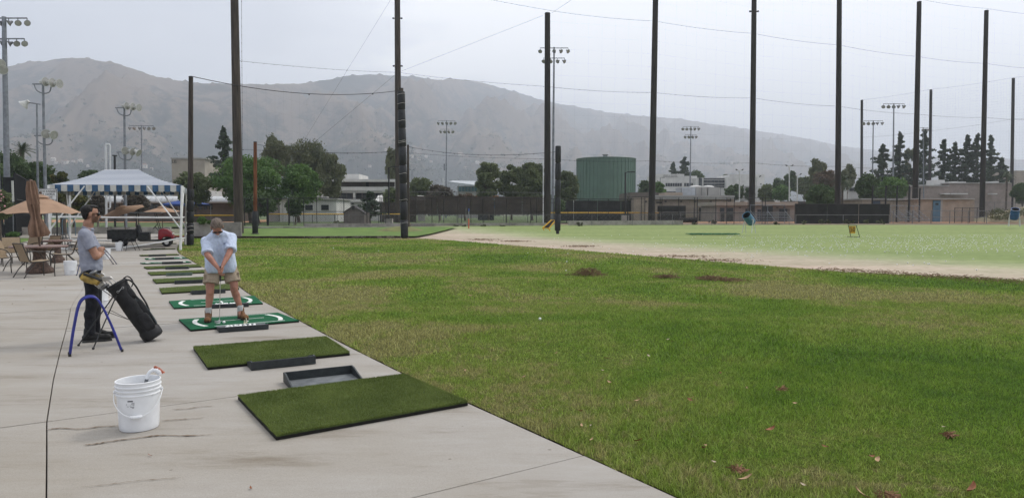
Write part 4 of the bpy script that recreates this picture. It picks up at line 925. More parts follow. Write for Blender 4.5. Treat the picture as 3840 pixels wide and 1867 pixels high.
# ---- golfer, bending over the ball; local x = picture right, -y towards the camera
g0 = G(833,1200,z=.03); ga = math.atan2(-g0.x, g0.y)
GM = thing('person', 'grey haired man in pale blue shirt and khaki shorts bending over a golf ball', 'person', (g0.x, g0.y, .03), ga)
def golfer():
    S = .98
    hipL, hipR = V3(-.105,.10,.84), V3(.105,.10,.84); kL, kR = V3(-.155,-.03,.47), V3(.175,-.0,.49); aL, aR = V3(-.185,.0,.10), V3(.255,.03,.11)
    m = MB()
    m.ell((0,.10,.86), (.165,.125,.12), 16, 10); m.cap((0,.09,.90), (-.01,.02,1.10), .125, .115); m.cap((-.01,.02,1.10), (-.02,-.05,1.20), .115, .095)
    sL, sR = V3(-.190,-.08,1.172), V3(.150,-.07,1.228)
    m.cap(sL, sR, .062, .062); m.cap((-.03,-.09,1.26), (-.035,-.19,1.335), .060, .056)
    for h, k, a in ((hipL,kL,aL),(hipR,kR,aR)):
        m.cap(h, k+V3(0,.01,.04), .098, .062); m.cap(k+V3(0,0,.04), k-V3(0,0,.04), .060, .056); m.ell(k+V3(0,-.03,.0), (.042,.035,.05), 10, 8)
        c = k.lerp(a, .35)+V3(0,.025,0); m.cap(k-V3(0,-.005,.05), c, .052, .058); m.cap(c, a+V3(0,0,.06), .057, .036); m.cap(a+V3(0,0,.06), a, .036, .038); m.cap(a, a+V3(0,-.05,-.04), .036, .032)
    eL, eR = V3(-.175,-.24,.99), V3(.125,-.25,1.03); wL, wR = V3(-.035,-.36,.80), V3(.025,-.38,.845)
    for s_, e, w in ((sL,eL,wL),(sR,eR,wR)):
        m.cap(s_, e, .062, .044); m.cap(e, e.lerp(w,.35), .046, .043); m.cap(e.lerp(w,.35), w, .043, .027)
    dg = (V3(.0,-.40,.70)-wL).normalized()
    hand(m, wL, V3(.22,-.25,-.9), V3(-1,-.35,-.2), 1.02, .95, 1); hand(m, wR, V3(-.12,-.22,-.95), V3(1,-.25,.0), 1.02, .95, -1)
    Rh = Matrix.Rotation(radians(-4),3,'Y')@Matrix.Rotation(radians(58),3,'X')@Matrix.Rotation(pi,3,'Z')
    hc = V3(-.04,-.245,1.385); head(m, hc, Rh, 1.02)
    fuse(m, 'body', [M_skin2], GM, .0075, 5)
    T = lambda x, y, z: hc+Rh@Vector((x*1.02,y*1.02,z*1.02))
    h = MB(); h.ell(T(0,-.022,.048), (.085,.098,.088), 20, 12, Rh); h.cap(T(-.076,.005,.0),T(-.074,.0,-.03),.012,.009,8); h.cap(T(.076,.005,.0),T(.074,.0,-.03),.012,.009,8); h.cap(T(0,-.07,0),T(0,-.065,-.055),.045,.035,10)
    fuse(h, 'hair', [M_hairg], GM, .006, 3, wr=lambda c: .006*noise.noise(c*60)+.003*noise.noise(c*150))
    g = MB()
    for q in (-1, 1): g.ell(T(q*.035,.088,.010), (.034,.008,.020), 12, 8, Rh); g.cap(T(q*.066,.080,.014), T(q*.080,.0,.014), .0035, .003, 6)
    g.cap(T(-.01,.097,.014), T(.01,.097,.014), .004, .004, 6); g.build('sunglasses', M_glass, GM, smooth=True, world=False)
    # shirt, hanging loose and wide
    M_shirt = mat('chambray', (.56,.63,.77), .85, .06, 40, .15, spec=.1)
    m = MB()
    for q in (-1, 0, 1):
        x = q*.055
        m.cap((x*1.1,.085,.76), (x*1.1,.08,.90), .160, .155, 20); m.cap((x*1.1,.08,.90), (x-.01,.01,1.08), .155, .140, 20); m.cap((x-.01,.01,1.08), (x*.9-.025,-.05,1.19+.02*q), .140, .118, 20)
    nk = V3(-.03,-.085,1.275); m.cap(sL, nk, .078, .082, 16); m.cap(sR, nk, .078, .082, 16); m.cap(nk, nk+V3(-.004,-.05,.035), .080, .072)
    for s in (-1, 1): m.cap(V3(s*.08-.02,-.09,1.17), V3(s*.12,-.04,.79), .088, .100)
    for s_, e in ((sL,eL),(sR,eR)):
        m.cap(s_, s_.lerp(e,.4), .074, .076); m.cyl(s_.lerp(e,.2), s_.lerp(e,.90), .074, .086, 20); m.cap(V3(s_.x*.80,-.05,1.12), V3(s_.x*.86,-.09,1.20), .085, .07); m.cap(V3(s_.x*.84,-.06,1.06), V3(s_.x*.84,-.10,1.14), .075, .07)
    def wr(c):
        f = .012*noise.noise(Vector((c.x*11+c.z*3, c.y*9, c.z*4)))+.008*noise.noise(Vector((c.x*26+c.z*12, c.y*20, c.z*8)))
        return f
    sh = fuse(m, 'shirt', [M_shirt], GM, .0085, 8, wr=wr)
    # cut the shirt's underside straight
    bm = bmesh.new(); bm.from_mesh(sh.data); bmesh.ops.bisect_plane(bm, geom=bm.verts[:]+bm.edges[:]+bm.faces[:], plane_co=(0,0,.70), plane_no=(0,.15,1), clear_inner=True); bm.to_mesh(sh.data); bm.free()
    c = MB(); c.tube(catm([(-.115,-.11,1.325),(-.085,-.185,1.305),(-.035,-.225,1.265),(.015,-.185,1.305),(.045,-.11,1.325),(-.03,-.06,1.35)],4), .014, 7, True); c.build('collar', M_shirt, GM, smooth=True, world=False)
    b = MB()
    for k in range(6): f = k/5; b.cyl(V3(-.03,-.19,1.22).lerp(V3(-.01,-.15,.80), f), V3(-.03,-.205,1.22).lerp(V3(-.01,-.165,.80), f), .005, n=8)
    b.build('buttons', mat('button', (.7,.7,.68)), GM, world=False)
    MB().box((.075,-.192,1.15),(.07,.010,.012)).build('chest_logo', mat('logo_navy',(.03,.05,.13)), GM, world=False)
    # shorts
    M_kh = mat('khaki', (.38,.305,.225), .9, .08, 30, .2)
    m = MB(); m.ell((0,.10,.80), (.19,.15,.13), 18, 10)
    for h_, k in ((hipL,kL),(hipR,kR)):
        m.cap(h_+V3(0,0,-.04), h_.lerp(k,.45), .112, .108, 18); m.cyl(h_.lerp(k,.4), h_.lerp(k,.80), .110, .112, 22)
    fuse(m, 'shorts', [M_kh], GM, .0085, 4, wr=lambda c: .006*noise.noise(c*14))
    m = MB()
    for s_ in (-1, 1): 
        h_, k = (hipL,kL) if s_ < 0 else (hipR,kR); c = h_.lerp(k,.55)+V3(s_*.098,-.02,0); m.box(c,(.018,.12,.13))
    m.build('cargo_pocket', M_kh, GM, bevel=.008, world=False)
    M_sock = mat('sock', (.55,.55,.55), .95, .1, 50, .3); M_boot = mat('tan_boot', (.20,.095,.040), .7, .2, 14, .4)
    M_sole = mat('boot_sole', (.035,.028,.022), .8); M_lace = mat('lace', (.10,.05,.03), .8)
    for nm, a, dr in (('L',aL,V3(-.05,-1,0)),('R',aR,V3(.28,-1,0))):
        dr.normalize(); MB().lathe([(.038,.0),(.043,.05),(.045,.09),(.043,.095)], (a.x,a.y,a.z+.005), 18).build('sock', M_sock, GM, smooth=True, world=False)
        hl = V3(a.x,a.y+.06,0); tt = hl+dr*.285
        m = MB(); shoe(m, hl+V3(0,0,.012), tt+V3(0,0,.012), 1.08, .135, .047); fuse(m, 'boot', [M_boot], GM, .007, 3)
        n_ = V3(-dr.y,dr.x,0); P = [hl+n_*-.035-dr*.035, hl+n_*.035-dr*.035, hl+n_*.043+dr*.02, hl+n_*.036+dr*.12, hl+n_*.050+dr*.22, hl+n_*.030+dr*.292, hl-n_*.030+dr*.292, hl-n_*.050+dr*.22, hl-n_*.036+dr*.12, hl-n_*.043+dr*.02]
        MB().prism([p+V3(0,0,.001) for p in (P[1:]+P[:1])[::-1]], (0,0,.024)).build('boot_sole', M_sole, GM, bevel=.004, world=False)
        m = MB()
        for k in range(5):
            q = hl+dr*(.075+.026*k)+V3(0,0,.140-.016*k); m.cap(q-n_*.024, q+n_*.024, .0035, .0035, 6)
        m.build('laces', M_lace, GM, world=False)
    # club in the hands, grip to head on the mat
golfer()
Rg_ = Matrix.Rotation(ga,3,'Z'); GL = lambda *a: GM.location+Rg_@Vector(a)
ct = thing('golf_club', 'long iron held in both hands of the golfer, its head resting on the green mat', 'golf club', GL(.0,-.5,0), ga)
hd = G(823,1212,z=.034); gt = GL(-.005,-.375,.815); gd = (hd-gt).normalized()
MB().cyl(gt, hd+Vector((0,0,.012)), .0065, .0045, 8).build('shaft', M_steel, ct, smooth=50)
MB().cyl(gt-gd*.02, gt+gd*.20, .0135, .011, 10).build('grip', M_blk, ct, smooth=50)
MB().prism([hd+Rg_@Vector(p) for p in ((.010,-.0,.050),(.014,.0,.018),(.006,-.01,.0),(-.050,-.02,.0),(-.066,-.024,.012),(-.064,-.026,.046),(-.040,-.02,.040))], Rg_@Vector((.002,-.014,.002))).build('club_head', M_steel, ct, bevel=.002)
MB().cyl(hd+Vector((0,0,.012)), hd+Vector((0,0,.012))-gd*.06, .0075, .0065, 8).build('hosel', M_steel, ct, smooth=50)
# ---- standing man in profile: local x = picture right (his front), -y towards the camera
s0 = G(350,1276); sa = math.atan2(-s0.x, s0.y)
SM = thing('person', 'dark haired man in grey t-shirt, black jeans and sunglasses, arms crossed', 'person', (s0.x, s0.y, 0), sa)
def stander():
    m = MB()
    hN, hF = V3(.0,-.095,.88), V3(.02,.095,.88); kN, kF = V3(.0,-.10,.48), V3(.045,.10,.48); aN, aF = V3(-.03,-.10,.09), V3(.03,.12,.09)
    m.ell((.0,0,.90), (.10,.155,.12), 16, 10); m.cap((.0,0,.95), (-.01,0,1.15), .098, .10); m.cap((-.01,0,1.15), (-.03,0,1.30), .105, .10)
    sN, sF = V3(-.055,-.175,1.355), V3(-.045,.175,1.355); m.cap(sN, sF, .068, .068); m.cap((-.035,0,1.34), (-.012,0,1.50), .066, .060); m.cap((-.04,-.06,1.375),(-.02,0,1.43),.05,.055); m.cap((-.04,.06,1.375),(-.02,0,1.43),.05,.055)
    for h, k, a in ((hN,kN,aN),(hF,kF,aF)):
        m.cap(h, k, .090, .058); c = k.lerp(a,.3)+V3(-.02,0,0); m.cap(k, c, .055, .056); m.cap(c, a, .055, .036)
    # arms crossed on the chest
    eN, eF = V3(.060,-.205,1.085), V3(.07,.19,1.09); wN, wF = V3(.128,.02,1.115), V3(.135,-.05,1.170)
    m.cap(sN, eN, .056, .046); m.cap(eN, eN.lerp(wN,.4), .047, .044); m.cap(eN.lerp(wN,.4), wN, .043, .028)
    m.cap(sF, eF, .056, .046); m.cap(eF, eF.lerp(wF,.4), .047, .044); m.cap(eF.lerp(wF,.4), wF, .043, .028)
    hand(m, wF, V3(-.42,-1,-.10), V3(1,-.3,.25), .96, 1.1, 1); hand(m, wN, V3(-.35,1,.12), V3(1,.2,.0), .96, .9, -1)
    Rh = Matrix.Rotation(-pi/2,3,'Z'); Rh = Matrix.Rotation(radians(4),3,'Y')@Rh; hc = V3(.016,0,1.605); head(m, hc, Rh, .97)
    T = lambda x, y, z: hc+Rh@Vector((x*.97,y*.97,z*.97)); Ri = Rh.inverted()
    def fn(c):
        q = Ri@(c-hc)/.97
        if q.length > .17: return 0.
        a = 1-smooth((q.z+.030-(.03 if q.y < .05 else 0))/.02); b = smooth((q.y-.0)/.02); c_ = smooth((q.z+.125)/.02); d = 1-smooth((q.z+.062)/.006)*smooth((q.y-.078)/.008)
        return .68*a*b*c_*d
    bo = fuse(m, 'body', [M_skin], SM, .0065, 5); at_ = bo.data.attributes.new('stubble', 'FLOAT', 'POINT'); at_.data.foreach_set('value', [fn(v.co) for v in bo.data.vertices]); bo.data.materials[0] = M_skinb
    h = MB(); h.ell(T(0,-.032,.048), (.081,.088,.076), 20, 12, Rh); h.cap(T(-.030,.050,.102),T(.030,.050,.102),.017,.017,10); h.ell(T(0,.010,.098),(.060,.066,.030),14,8,Rh)
    h.cap(T(-.02,-.070,.03),T(-.02,-.066,-.045),.042,.026,10); h.cap(T(.02,-.070,.03),T(.02,-.066,-.045),.042,.026,10); h.cap(T(-.062,-.040,.02),T(-.055,-.045,-.035),.020,.012,8); h.cap(T(.062,-.040,.02),T(.055,-.045,-.035),.020,.012,8)
    fuse(h, 'hair', [M_hairb], SM, .005, 5, wr=lambda c: .0035*noise.noise(c*40)+.0025*noise.noise(c*130))
    g = MB()
    for q in (-1, 1): g.ell(T(q*.036,.090,.010), (.036,.012,.027), 12, 8, Rh); g.cap(T(q*.066,.080,.016), T(q*.079,.0,.014), .0024, .002, 6)
    g.cap(T(-.01,.100,.016), T(.01,.100,.016), .004, .004, 6); g.build('sunglasses', M_glass, SM, smooth=True, world=False)
    M_tee_ = mat('heather_grey', (.34,.355,.415), .95, .2, 16, .12, col2=(.20,.215,.27), spec=.1, sharp=.9)
    m = MB()
    for q in (-1, 0, 1):
        y = q*.058; m.cap((.005,y,.95), (.0,y,1.05), .128, .122, 20); m.cap((.0,y,1.05), (-.012,y,1.18), .122, .124, 20); m.cap((-.012,y,1.18), (-.035,y*.9,1.29), .124, .108, 20)
    m.cap(sN, sF, .074, .074, 16); m.cap((-.036,0,1.35),(-.022,0,1.41),.075,.068)
    for s_, e in ((sN,eN),(sF,eF)): m.cap(s_, s_.lerp(e,.3), .075, .072); m.cyl(s_.lerp(e,.2), s_.lerp(e,.62), .072, .068, 18)
    def wr(c): return .009*noise.noise(Vector((c.x*8,c.y*8,c.z*7)))+.006*noise.noise(Vector((c.x*16,c.y*16,c.z*26)))*(1 if c.z < 1.15 else .5)
    sh = fuse(m, 't_shirt', [M_tee_], SM, .008, 4, wr=wr)
    bm = bmesh.new(); bm.from_mesh(sh.data); bmesh.ops.bisect_plane(bm, geom=bm.verts[:]+bm.edges[:]+bm.faces[:], plane_co=(0,0,.895), plane_no=(-.05,0,1), clear_inner=True); bm.to_mesh(sh.data); bm.free()
    c = MB(); c.tube([V3(-.018+.064*cos(a), .064*sin(a), 1.432-.022*cos(a)) for a in [2*pi*k/20 for k in range(20)]], .008, 6, True); c.build('neckband', M_tee_, SM, smooth=True, world=False)
    M_j = mat('black_denim', (.016,.017,.022), .85, .25, 24, .4)
    m = MB(); m.ell((.0,0,.90), (.112,.165,.12), 18, 10)
    for h_, k, a in ((hN,kN,aN),(hF,kF,aF)):
        m.cap(h_, k, .092, .070, 18); c_ = k.lerp(a,.3)+V3(-.018,0,0); m.cap(k, c_, .070, .068, 16); m.cap(c_, a+V3(0,0,.03), .067, .056, 16); m.cyl(a+V3(0,0,.08), a+V3(0,0,.0), .056, .060, 18)
    fuse(m, 'jeans', [M_j], SM, .008, 3, wr=lambda c: .009*noise.noise(Vector((c.x*8,c.y*8,c.z*(11 if c.z<.6 else 7))))*(1.3 if c.z<.45 else 1))
    M_sh = mat('black_boot', (.018,.018,.018), .6, .2, 14, .2); M_so = mat('dark_sole', (.05,.05,.048), .8)
    for a in (aN, aF):
        hl = V3(a.x-.055,a.y,0); dr = V3(1,-.06,0).normalized(); m = MB(); shoe(m, hl+V3(0,0,.022), hl+dr*.285+V3(0,0,.018), 1.02, .13, .052); fuse(m, 'boot', [M_sh], SM, .007, 3)
        n_ = V3(-dr.y,dr.x,0); P = [hl+n_*-.034-dr*.034, hl-n_*.040+dr*.02, hl-n_*.034+dr*.12, hl-n_*.047+dr*.22, hl-n_*.028+dr*.292, hl+n_*.028+dr*.292, hl+n_*.047+dr*.22, hl+n_*.034+dr*.12, hl+n_*.040+dr*.02, hl+n_*.034-dr*.034]
        MB().prism([p+V3(0,0,.001) for p in P], (0,0,.026)).build('boot_sole', M_so, SM, bevel=.004, world=False)
stander()
# ================================================================ POLES, NETS, WIRES
M_wood = mat('pole_wood', (.085,.068,.055), .9, .3, 2.2, .6, col2=(.030,.025,.022), stretch=(3,3,.25), bscale=10)
M_woodo = mat('orange_wood', (.23,.085,.035), .85, .3, 2.4, .5, col2=(.075,.026,.013), stretch=(3,3,.3))
M_cort = mat('rusted_steel', (.042,.037,.034), .85, .3, 1.4, .3, col2=(.018,.016,.016), stretch=(2,2,.2))
M_padb = mat('pole_padding', (.016,.017,.019), .55, .2, 5, .4, spec=.4)
M_rope = mat('rope', (.45,.43,.40), .9)
M_galv = mat('galvanised', (.22,.235,.255), .5, .12, 3, .1, metal=.4)
M_wire = mat('black_cable', (.03,.03,.032), .8)
M_net = mat('net_thread', (.10,.10,.11), .9)
POLES = {}
def pole(key, bx, by, tx, ty, r0, r1, m, label, Y=None, n=16, group=None, name='net_pole', bolts=()):
    b = gz(bx, Y) if Y else G(bx, by); Y = b.y; tp = at(tx, ty, Y)
    t = thing(name, label, 'pole', b, 0, group)
    rim = MB(); rim.cyl(b-Vector((0,0,.2)), tp, r0, r1, n, True); rim.build('shaft', m, t, smooth=50)
    MB().cyl(tp, tp+Vector((0,0,.06)), r1*1.05, r1*1.03, n).build('cap', M_blk, t, smooth=50)
    for f in bolts:
        p = b.lerp(tp, f)
        for s in (-1, 1): MB().box(p+Vector((s*(r0+.08),0,0)),(.22,.14,.16)).build('bracket', M_blk, t)
    POLES[key] = (b, tp); return t
gp = 'tall net poles round the range'
B_ = pole('B', 896, 877, 873, -330, .345, .245, M_wood, 'huge weathered wooden pole behind the golfer, thickest on the left', bolts=(.757,))
D_ = pole('D', 1495, 848, 1489, -150, .40, .33, M_wood, 'tall dark wooden pole hidden low down by the padded pole before it', Y=84, bolts=(.60,.78))
G_ = pole('G', 2053, 843, 2053, 52, .34, .27, M_cort, 'steel net pole just left of the green tank, lamp mast at its side', group=gp, Y=69.5)
I_ = pole('I', 2443, 847, 2461, -150, .36, .27, M_cort, 'steel net pole just right of the green tank', group=gp, Y=72, bolts=(.92,))
J_ = pole('J', 2820, 835, 2829, -110, .34, .26, M_cort, 'steel net pole behind the tilted blue barrel', group=gp, Y=78.4, bolts=(.84,))
K_ = pole('K', 3142, 834, 3148, -60, .34, .27, M_cort, 'steel net pole in front of the dark screen, left of the 50 sign', group=gp, Y=82)
L_ = pole('L', 3431, 830, 3447, 9, .36, .27, M_cort, 'steel net pole beside the tan shed with the blue door', group=gp, Y=89.8)
Mp = pole('M', 3683, 775, 3699, 42, .34, .26, M_cort, 'rightmost of the near steel net poles, behind the dirt bank', group=gp, Y=93.9)
N_ = pole('N', 3231, 760, 3232, 377, .36, .30, M_cort, 'far net pole among the dark conifers, lowest of the far row', group='far net poles', Y=180)
O_ = pole('O', 3485, 745, 3491, 338, .36, .30, M_cort, 'far net pole standing between two groups of conifers', group='far net poles', Y=165)
P_ = pole('P', 3793, 775, 3800, 295, .36, .30, M_cort, 'far net pole near the right side of the field', group='far net poles', Y=151)
pole('P2', 4150, 775, 4170, 245, .36, .30, M_cort, 'far net pole past the field corner', group='far net poles', Y=138)
pole('M2', 3925, 790, 3950, 70, .34, .26, M_cort, 'net pole beyond the dirt bank, past the rightmost one', group=gp, Y=97)
def pads(t, b, tp, z0, z1, r, n, ropes, m=None):
    d = (tp-b).normalized(); L = (z1-z0)/n
    for k in range(n):
        a = b+d*(z0+L*k+.01); c = b+d*(z0+L*(k+1)-.01); mb = MB()
        mb.lathe([(r*.9,0),(r*1.03,.04),(r*1.05,L*.5),(r*1.03,L-.06),(r*.9,L-.02)], a, 18, lambda an, z: 1+.05*noise.noise(Vector((an*1.5, z*1.2, k+b.x))), d.to_track_quat('Z','Y').to_matrix()); mb.build('pad', m or M_padb, t, smooth=50)
    for f in ropes:
        c = b+d*f; u, w = frame(d); MB().tube([c+(u*cos(a)+w*sin(a))*(r*1.09)+Vector((0,0,.03*sin(a*2))) for a in [2*pi*k/16 for k in range(16)]], .012, 4, True).build('rope_tie', M_rope, t)
A_ = pole('A', 713, 919, 716, 292, .145, .105, M_wood, 'slim wooden pole with black padding beside the striped tent', name='padded_pole')
b, tp = POLES['A']; pads(A_, b, tp, 0, 2.85, .17, 5, (.75,.95))
E_ = pole('E', 1517, 893, 1504, 335, .17, .15, M_wood, 'wooden pole wrapped in black pads with white rope ties, at the lawn corner', name='padded_pole')
b, tp = POLES['E']; pads(E_, b, tp, 0, 9.5, .235, 8, (1.0,2.5,4.2,6.2,6.3,7.6,8.7,9.3))
C_ = pole('C', 957, 882, 957, 535, .14, .115, M_woodo, 'rust orange wooden pole with a black padded foot', name='padded_pole')
b, tp = POLES['C']; pads(C_, b, tp, .1, 1.75, .20, 1, ()); MB().lathe([(0,0),(.32,0),(.30,.12),(.22,.16),(0,.16)], b, 8).build('foot_pad', M_padb, C_)
H_ = pole('H', 2091, 866, 2093, 565, .11, .10, M_padb, 'black padded post standing on the green before the tank\'s left', name='padded_pole')
b, tp = POLES['H']; pads(H_, b, tp, 0, 5.6, .185, 5, ())
pole('F', 1531, 862, 1530, 546, .12, .10, M_wood, 'thin dark wooden pole right beside the roped padded pole', Y=62, name='wooden_pole')
# cables
CG = 'wire ropes strung between the net poles'
def cable(a, b, sag, r, label, beads=0, name='wire_rope', group=CG, m=None):
    a, b = Vector(a), Vector(b); n = 14; P = [a.lerp(b, k/n)-Vector((0,0,sag*4*(k/n)*(1-k/n))) for k in range(n+1)]
    t = thing(name, label, 'cable', (a+b)/2, 0, group); MB().tube(P, r, 4).build('strand', m or M_wire, t)
    if beads:
        mb = MB()
        for k in range(beads):
            f = (k+.5)/beads; p = a.lerp(b, f)-Vector((0,0,sag*4*f*(1-f)+r*2)); mb.ell(p, (r*2.4,r*2.4,r*2.6), 4, 3)
        mb.build('clips', m or M_wire, t, kind='stuff')
def onp(k, py):
    b, t = POLES[k]; z = EYE+(HZ-py)/F*b.y; f = (z-b.z)/(t.z-b.z); return b.lerp(t, f)
nm = {'B':'big wooden pole','D':'tall pole behind the roped one','G':'pole by the lamp mast','I':'pole right of the tank','J':'pole behind the tilted barrel','K':'pole before the dark screen','L':'pole by the blue door','M':'pole behind the dirt bank','M2':'pole past the bank','N':'lowest far pole','O':'middle far pole','P':'far pole at the right','P2':'far pole past the corner'}
for lv, seq in (('top',[('D',-60),('G',52),('I',92),('J',137),('K',179),('L',221),('M',246),('M2',268)]), ('middle',[('B',236),('D',279),('G',331),('I',353),('J',373),('K',403),('L',432),('M',444),('M2',452)]), ('low',[('B',562),('D',572),('G',598),('I',604),('J',612),('K',625),('L',632)]), ('crown',[('I',-150),('J',-110),('K',-60),('L',12),('M',46),('M2',72)])):
    for (k1, y1), (k2, y2) in zip(seq, seq[1:]):
        cable(onp(k1, y1), onp(k2, y2), .16, .011, '%s wire rope, %s to %s' % (lv, nm[k1], nm[k2]), 22)
for seq in ([('N',380),('O',341),('P',298),('P2',247)], [('N',518),('O',494),('P',450),('P2',428)]):
    for (k1, y1), (k2, y2) in zip(seq, seq[1:]): cable(onp(k1, y1), onp(k2, y2), .2, .014, '%s wire rope, %s to %s' % ('top' if y1 < 400 else 'lower', nm[k1], nm[k2]), 16)
cable(onp('A', 293), onp('E', 345), .55, .018, 'thick black cable sagging from the tent pole to the roped padded pole', 3)
cable(onp('D', 280), at(2035,60,69), 0, .010, 'slanting guy wire rising from the tall pole to the lamp mast pole top', 0)
cable(onp('D', 280), at(1100,600,82)-Vector((0,0,0)), 0, .012, 'guy wire slanting down behind the eucalyptus trees', 0)
cable(at(1465,0,80), at(1120,560,96), 0, .012, 'guy wire slanting down left of the tall dark pole', 0)
cable(at(2069,50,69), at(2190,-30,60), 0, .012, 'guy wire rising from the shorter net pole', 0)
cable(at(905,-40,54.5), at(912,880,54.3), 0, .012, 'hoist rope hanging down the big wooden pole', 30)
cable(at(723,293,36), at(724,915,35.8), 0, .010, 'hoist rope hanging down the tent pole', 0)
cable(onp('F', 552), onp('H', 571), .45, .013, 'sagging cable from the thin dark pole to the black padded post', 12)
cable(onp('C', 543), onp('F', 562), .5, .012, 'cable from the orange pole to the thin dark pole', 10)
cable(at(905,728,54), onp('H', 760), .4, .010, 'low net rope crossing from the big wooden pole', 0)
# nets: real thread, 60 cm of it stands for each bundle of finer meshes
def net(k1, k2, zlo, label, ztop=None, sp=1.3, r=.0018, group='golf nets between the poles'):
    (b1, t1), (b2, t2) = POLES[k1], POLES[k2]; h1 = (ztop or t1.z)-b1.z; h2 = (ztop or t2.z)-b2.z
    W = (b2-b1).length; n = int(W/sp); mb = MB(); 
    def P(u, z): a = b1.lerp(t1, z/(t1.z-b1.z)); c = b2.lerp(t2, z/(t2.z-b2.z)); return a.lerp(c, u)
    for k in range(1, n):
        u = k/n; a, c = P(u, zlo), P(u, h1+(h2-h1)*u-.1); mb.cyl(a, c, r, n=3, caps=False)
    z = zlo
    while z < min(h1, h2)-.3:
        mb.cyl(P(.003, z), P(.997, z), r, n=3, caps=False); z += sp
    mb.build('net_mesh', M_net, thing('golf_net', label, 'net', (b1+b2)/2, 0, group), kind='stuff')
net('G','I',.5,'fine golf net between the poles on either side of the green tank', 21.6)
for a, b in (('I','J'),('J','K'),('K','L'),('L','M'),('M','M2')): net(a, b, .5, 'fine golf net, %s to %s' % (nm[a], nm[b]))
for a, b in (('N','O'),('O','P'),('P','P2')): net(a, b, 1., 'grey far net, %s to %s' % (nm[a], nm[b]), sp=.6, r=.0038, group='far golf nets')
net('B','D',.5,'fine golf net behind the trees from the big wooden pole to the tall dark pole', 12)
# ================================================================ LAMP MASTS
M_lampg = mat('lamp_grey', (.16,.165,.175), .45, .1, 4, metal=.3); M_lampw = mat('lamp_white', (.55,.55,.52), .4, .08, 4)
M_lens = mat('lamp_lens', (.36,.36,.33), .15, .1, 3, spec=.6)
def cobra(t, c, d, s, dark=True):
    "bowl reflector lamp, d = where it shines"
    d = Vector(d).normalized(); R = d.to_track_quat('Z','Y').to_matrix(); M = M_lampg if dark else M_lampw
    mb = MB(); mb.lathe([(0,-.42*s),(.10*s,-.40*s),(.13*s,-.25*s),(.20*s,-.12*s),(.30*s,0),(.31*s,.03*s),(.29*s,.03*s)], c, 16, None, R); o = mb.build('floodlight', M, t, smooth=50)
    mb = MB(); mb.lathe([(0,.025*s),(.15*s,.02*s),(.292*s,.012*s)], c, 16, None, R); l = mb.build('lens', M_lens, None, smooth=True); l.parent = o
    l.matrix_parent_inverse = Matrix.Identity(4); l.data.transform(Matrix.Translation(-t.location))
    return o
def mast(bx, by, tx, ty, Y, rows_, label, r=(.16,.08), s=1., dark=True, hw=1.75, rz=0., box=None, aim=None):
    b = gz(bx, Y); tp = at(tx, ty, Y); t = thing('lamp_mast', label, 'floodlight mast', b, 0, 'floodlight masts')
    MB().cyl(b, tp, r[0], r[1], 10).build('mast', M_galv, t, smooth=50)
    ux = Vector((cos(rz), sin(rz), 0)); k_ = 0
    for dz, n, w in rows_:
        c = tp-Vector((0,0,dz)); MB().box(c, (2*w*hw, .08, .08), rz).build('cross_arm', M_galv, t)
        for k in range(n):
            p = c+ux*(w*hw*(-1+2*(k+.0)/(n-1))) ; MB().cyl(p, p-Vector((0,0,.30*s)), .03, n=6).build('hanger', M_galv, t)
            d = Vector((rnd.uniform(-.5,.5)+(.9 if k > n/2 else -.7), -.8, -.75)) if aim is None else Vector(aim)+Vector((rnd.uniform(-.2,.2),0,rnd.uniform(-.1,.1)))
            cobra(t, p-Vector((0,0,.42*s)), d, s*.85, dark)
    if box: p = b+Vector((0,0,box)); MB().box(p+Vector((-.3,0,0)),(.35,.25,1.6)).build('control_box', M_galv, t)
mast(2072,845,2078,178,88,[(.1,5,1),(1.35,4,.75)],'tall floodlight mast close beside the net pole left of the tank',(.20,.10))
mast(1672,800,1675,452,165,[(.1,5,1),(2.1,4,.72)],'distant floodlight mast with two rows of lamps between the padded poles',(.2,.11), s=1.5, hw=2.0, box=12)
mast(2586,840,2591,474,175,[(.1,5,1),(2.1,4,.7)],'distant floodlight mast rising in front of the white campus building',(.22,.11), s=1.5, hw=2.0)
mast(3270,830,3275,452,128,[(.1,5,1)],'lower floodlight mast of the pair right of the far pole, one row of lamps',(.16,.09), s=1.2, box=5)
mast(3348,830,3352,388,118,[(.1,5,1)],'higher floodlight mast of the pair right of the far pole, one row of lamps',(.17,.09), s=1.2, box=6)
mast(533,860,530,470,100,[(.1,6,1)],'thin floodlight mast behind the tent with one row of small lamps',(.12,.07), s=.95)
mast(27,905,15,64,52,[(.1,6,1),(1.6,6,.85)],'tall grey floodlight mast at the left side of the picture',(.24,.15), s=.85, hw=1.7)
mast(3465,840,3462,478,150,[(.1,3,.6)],'floodlight mast mostly hidden behind the pole by the blue door',(.14,.08), s=1.2)
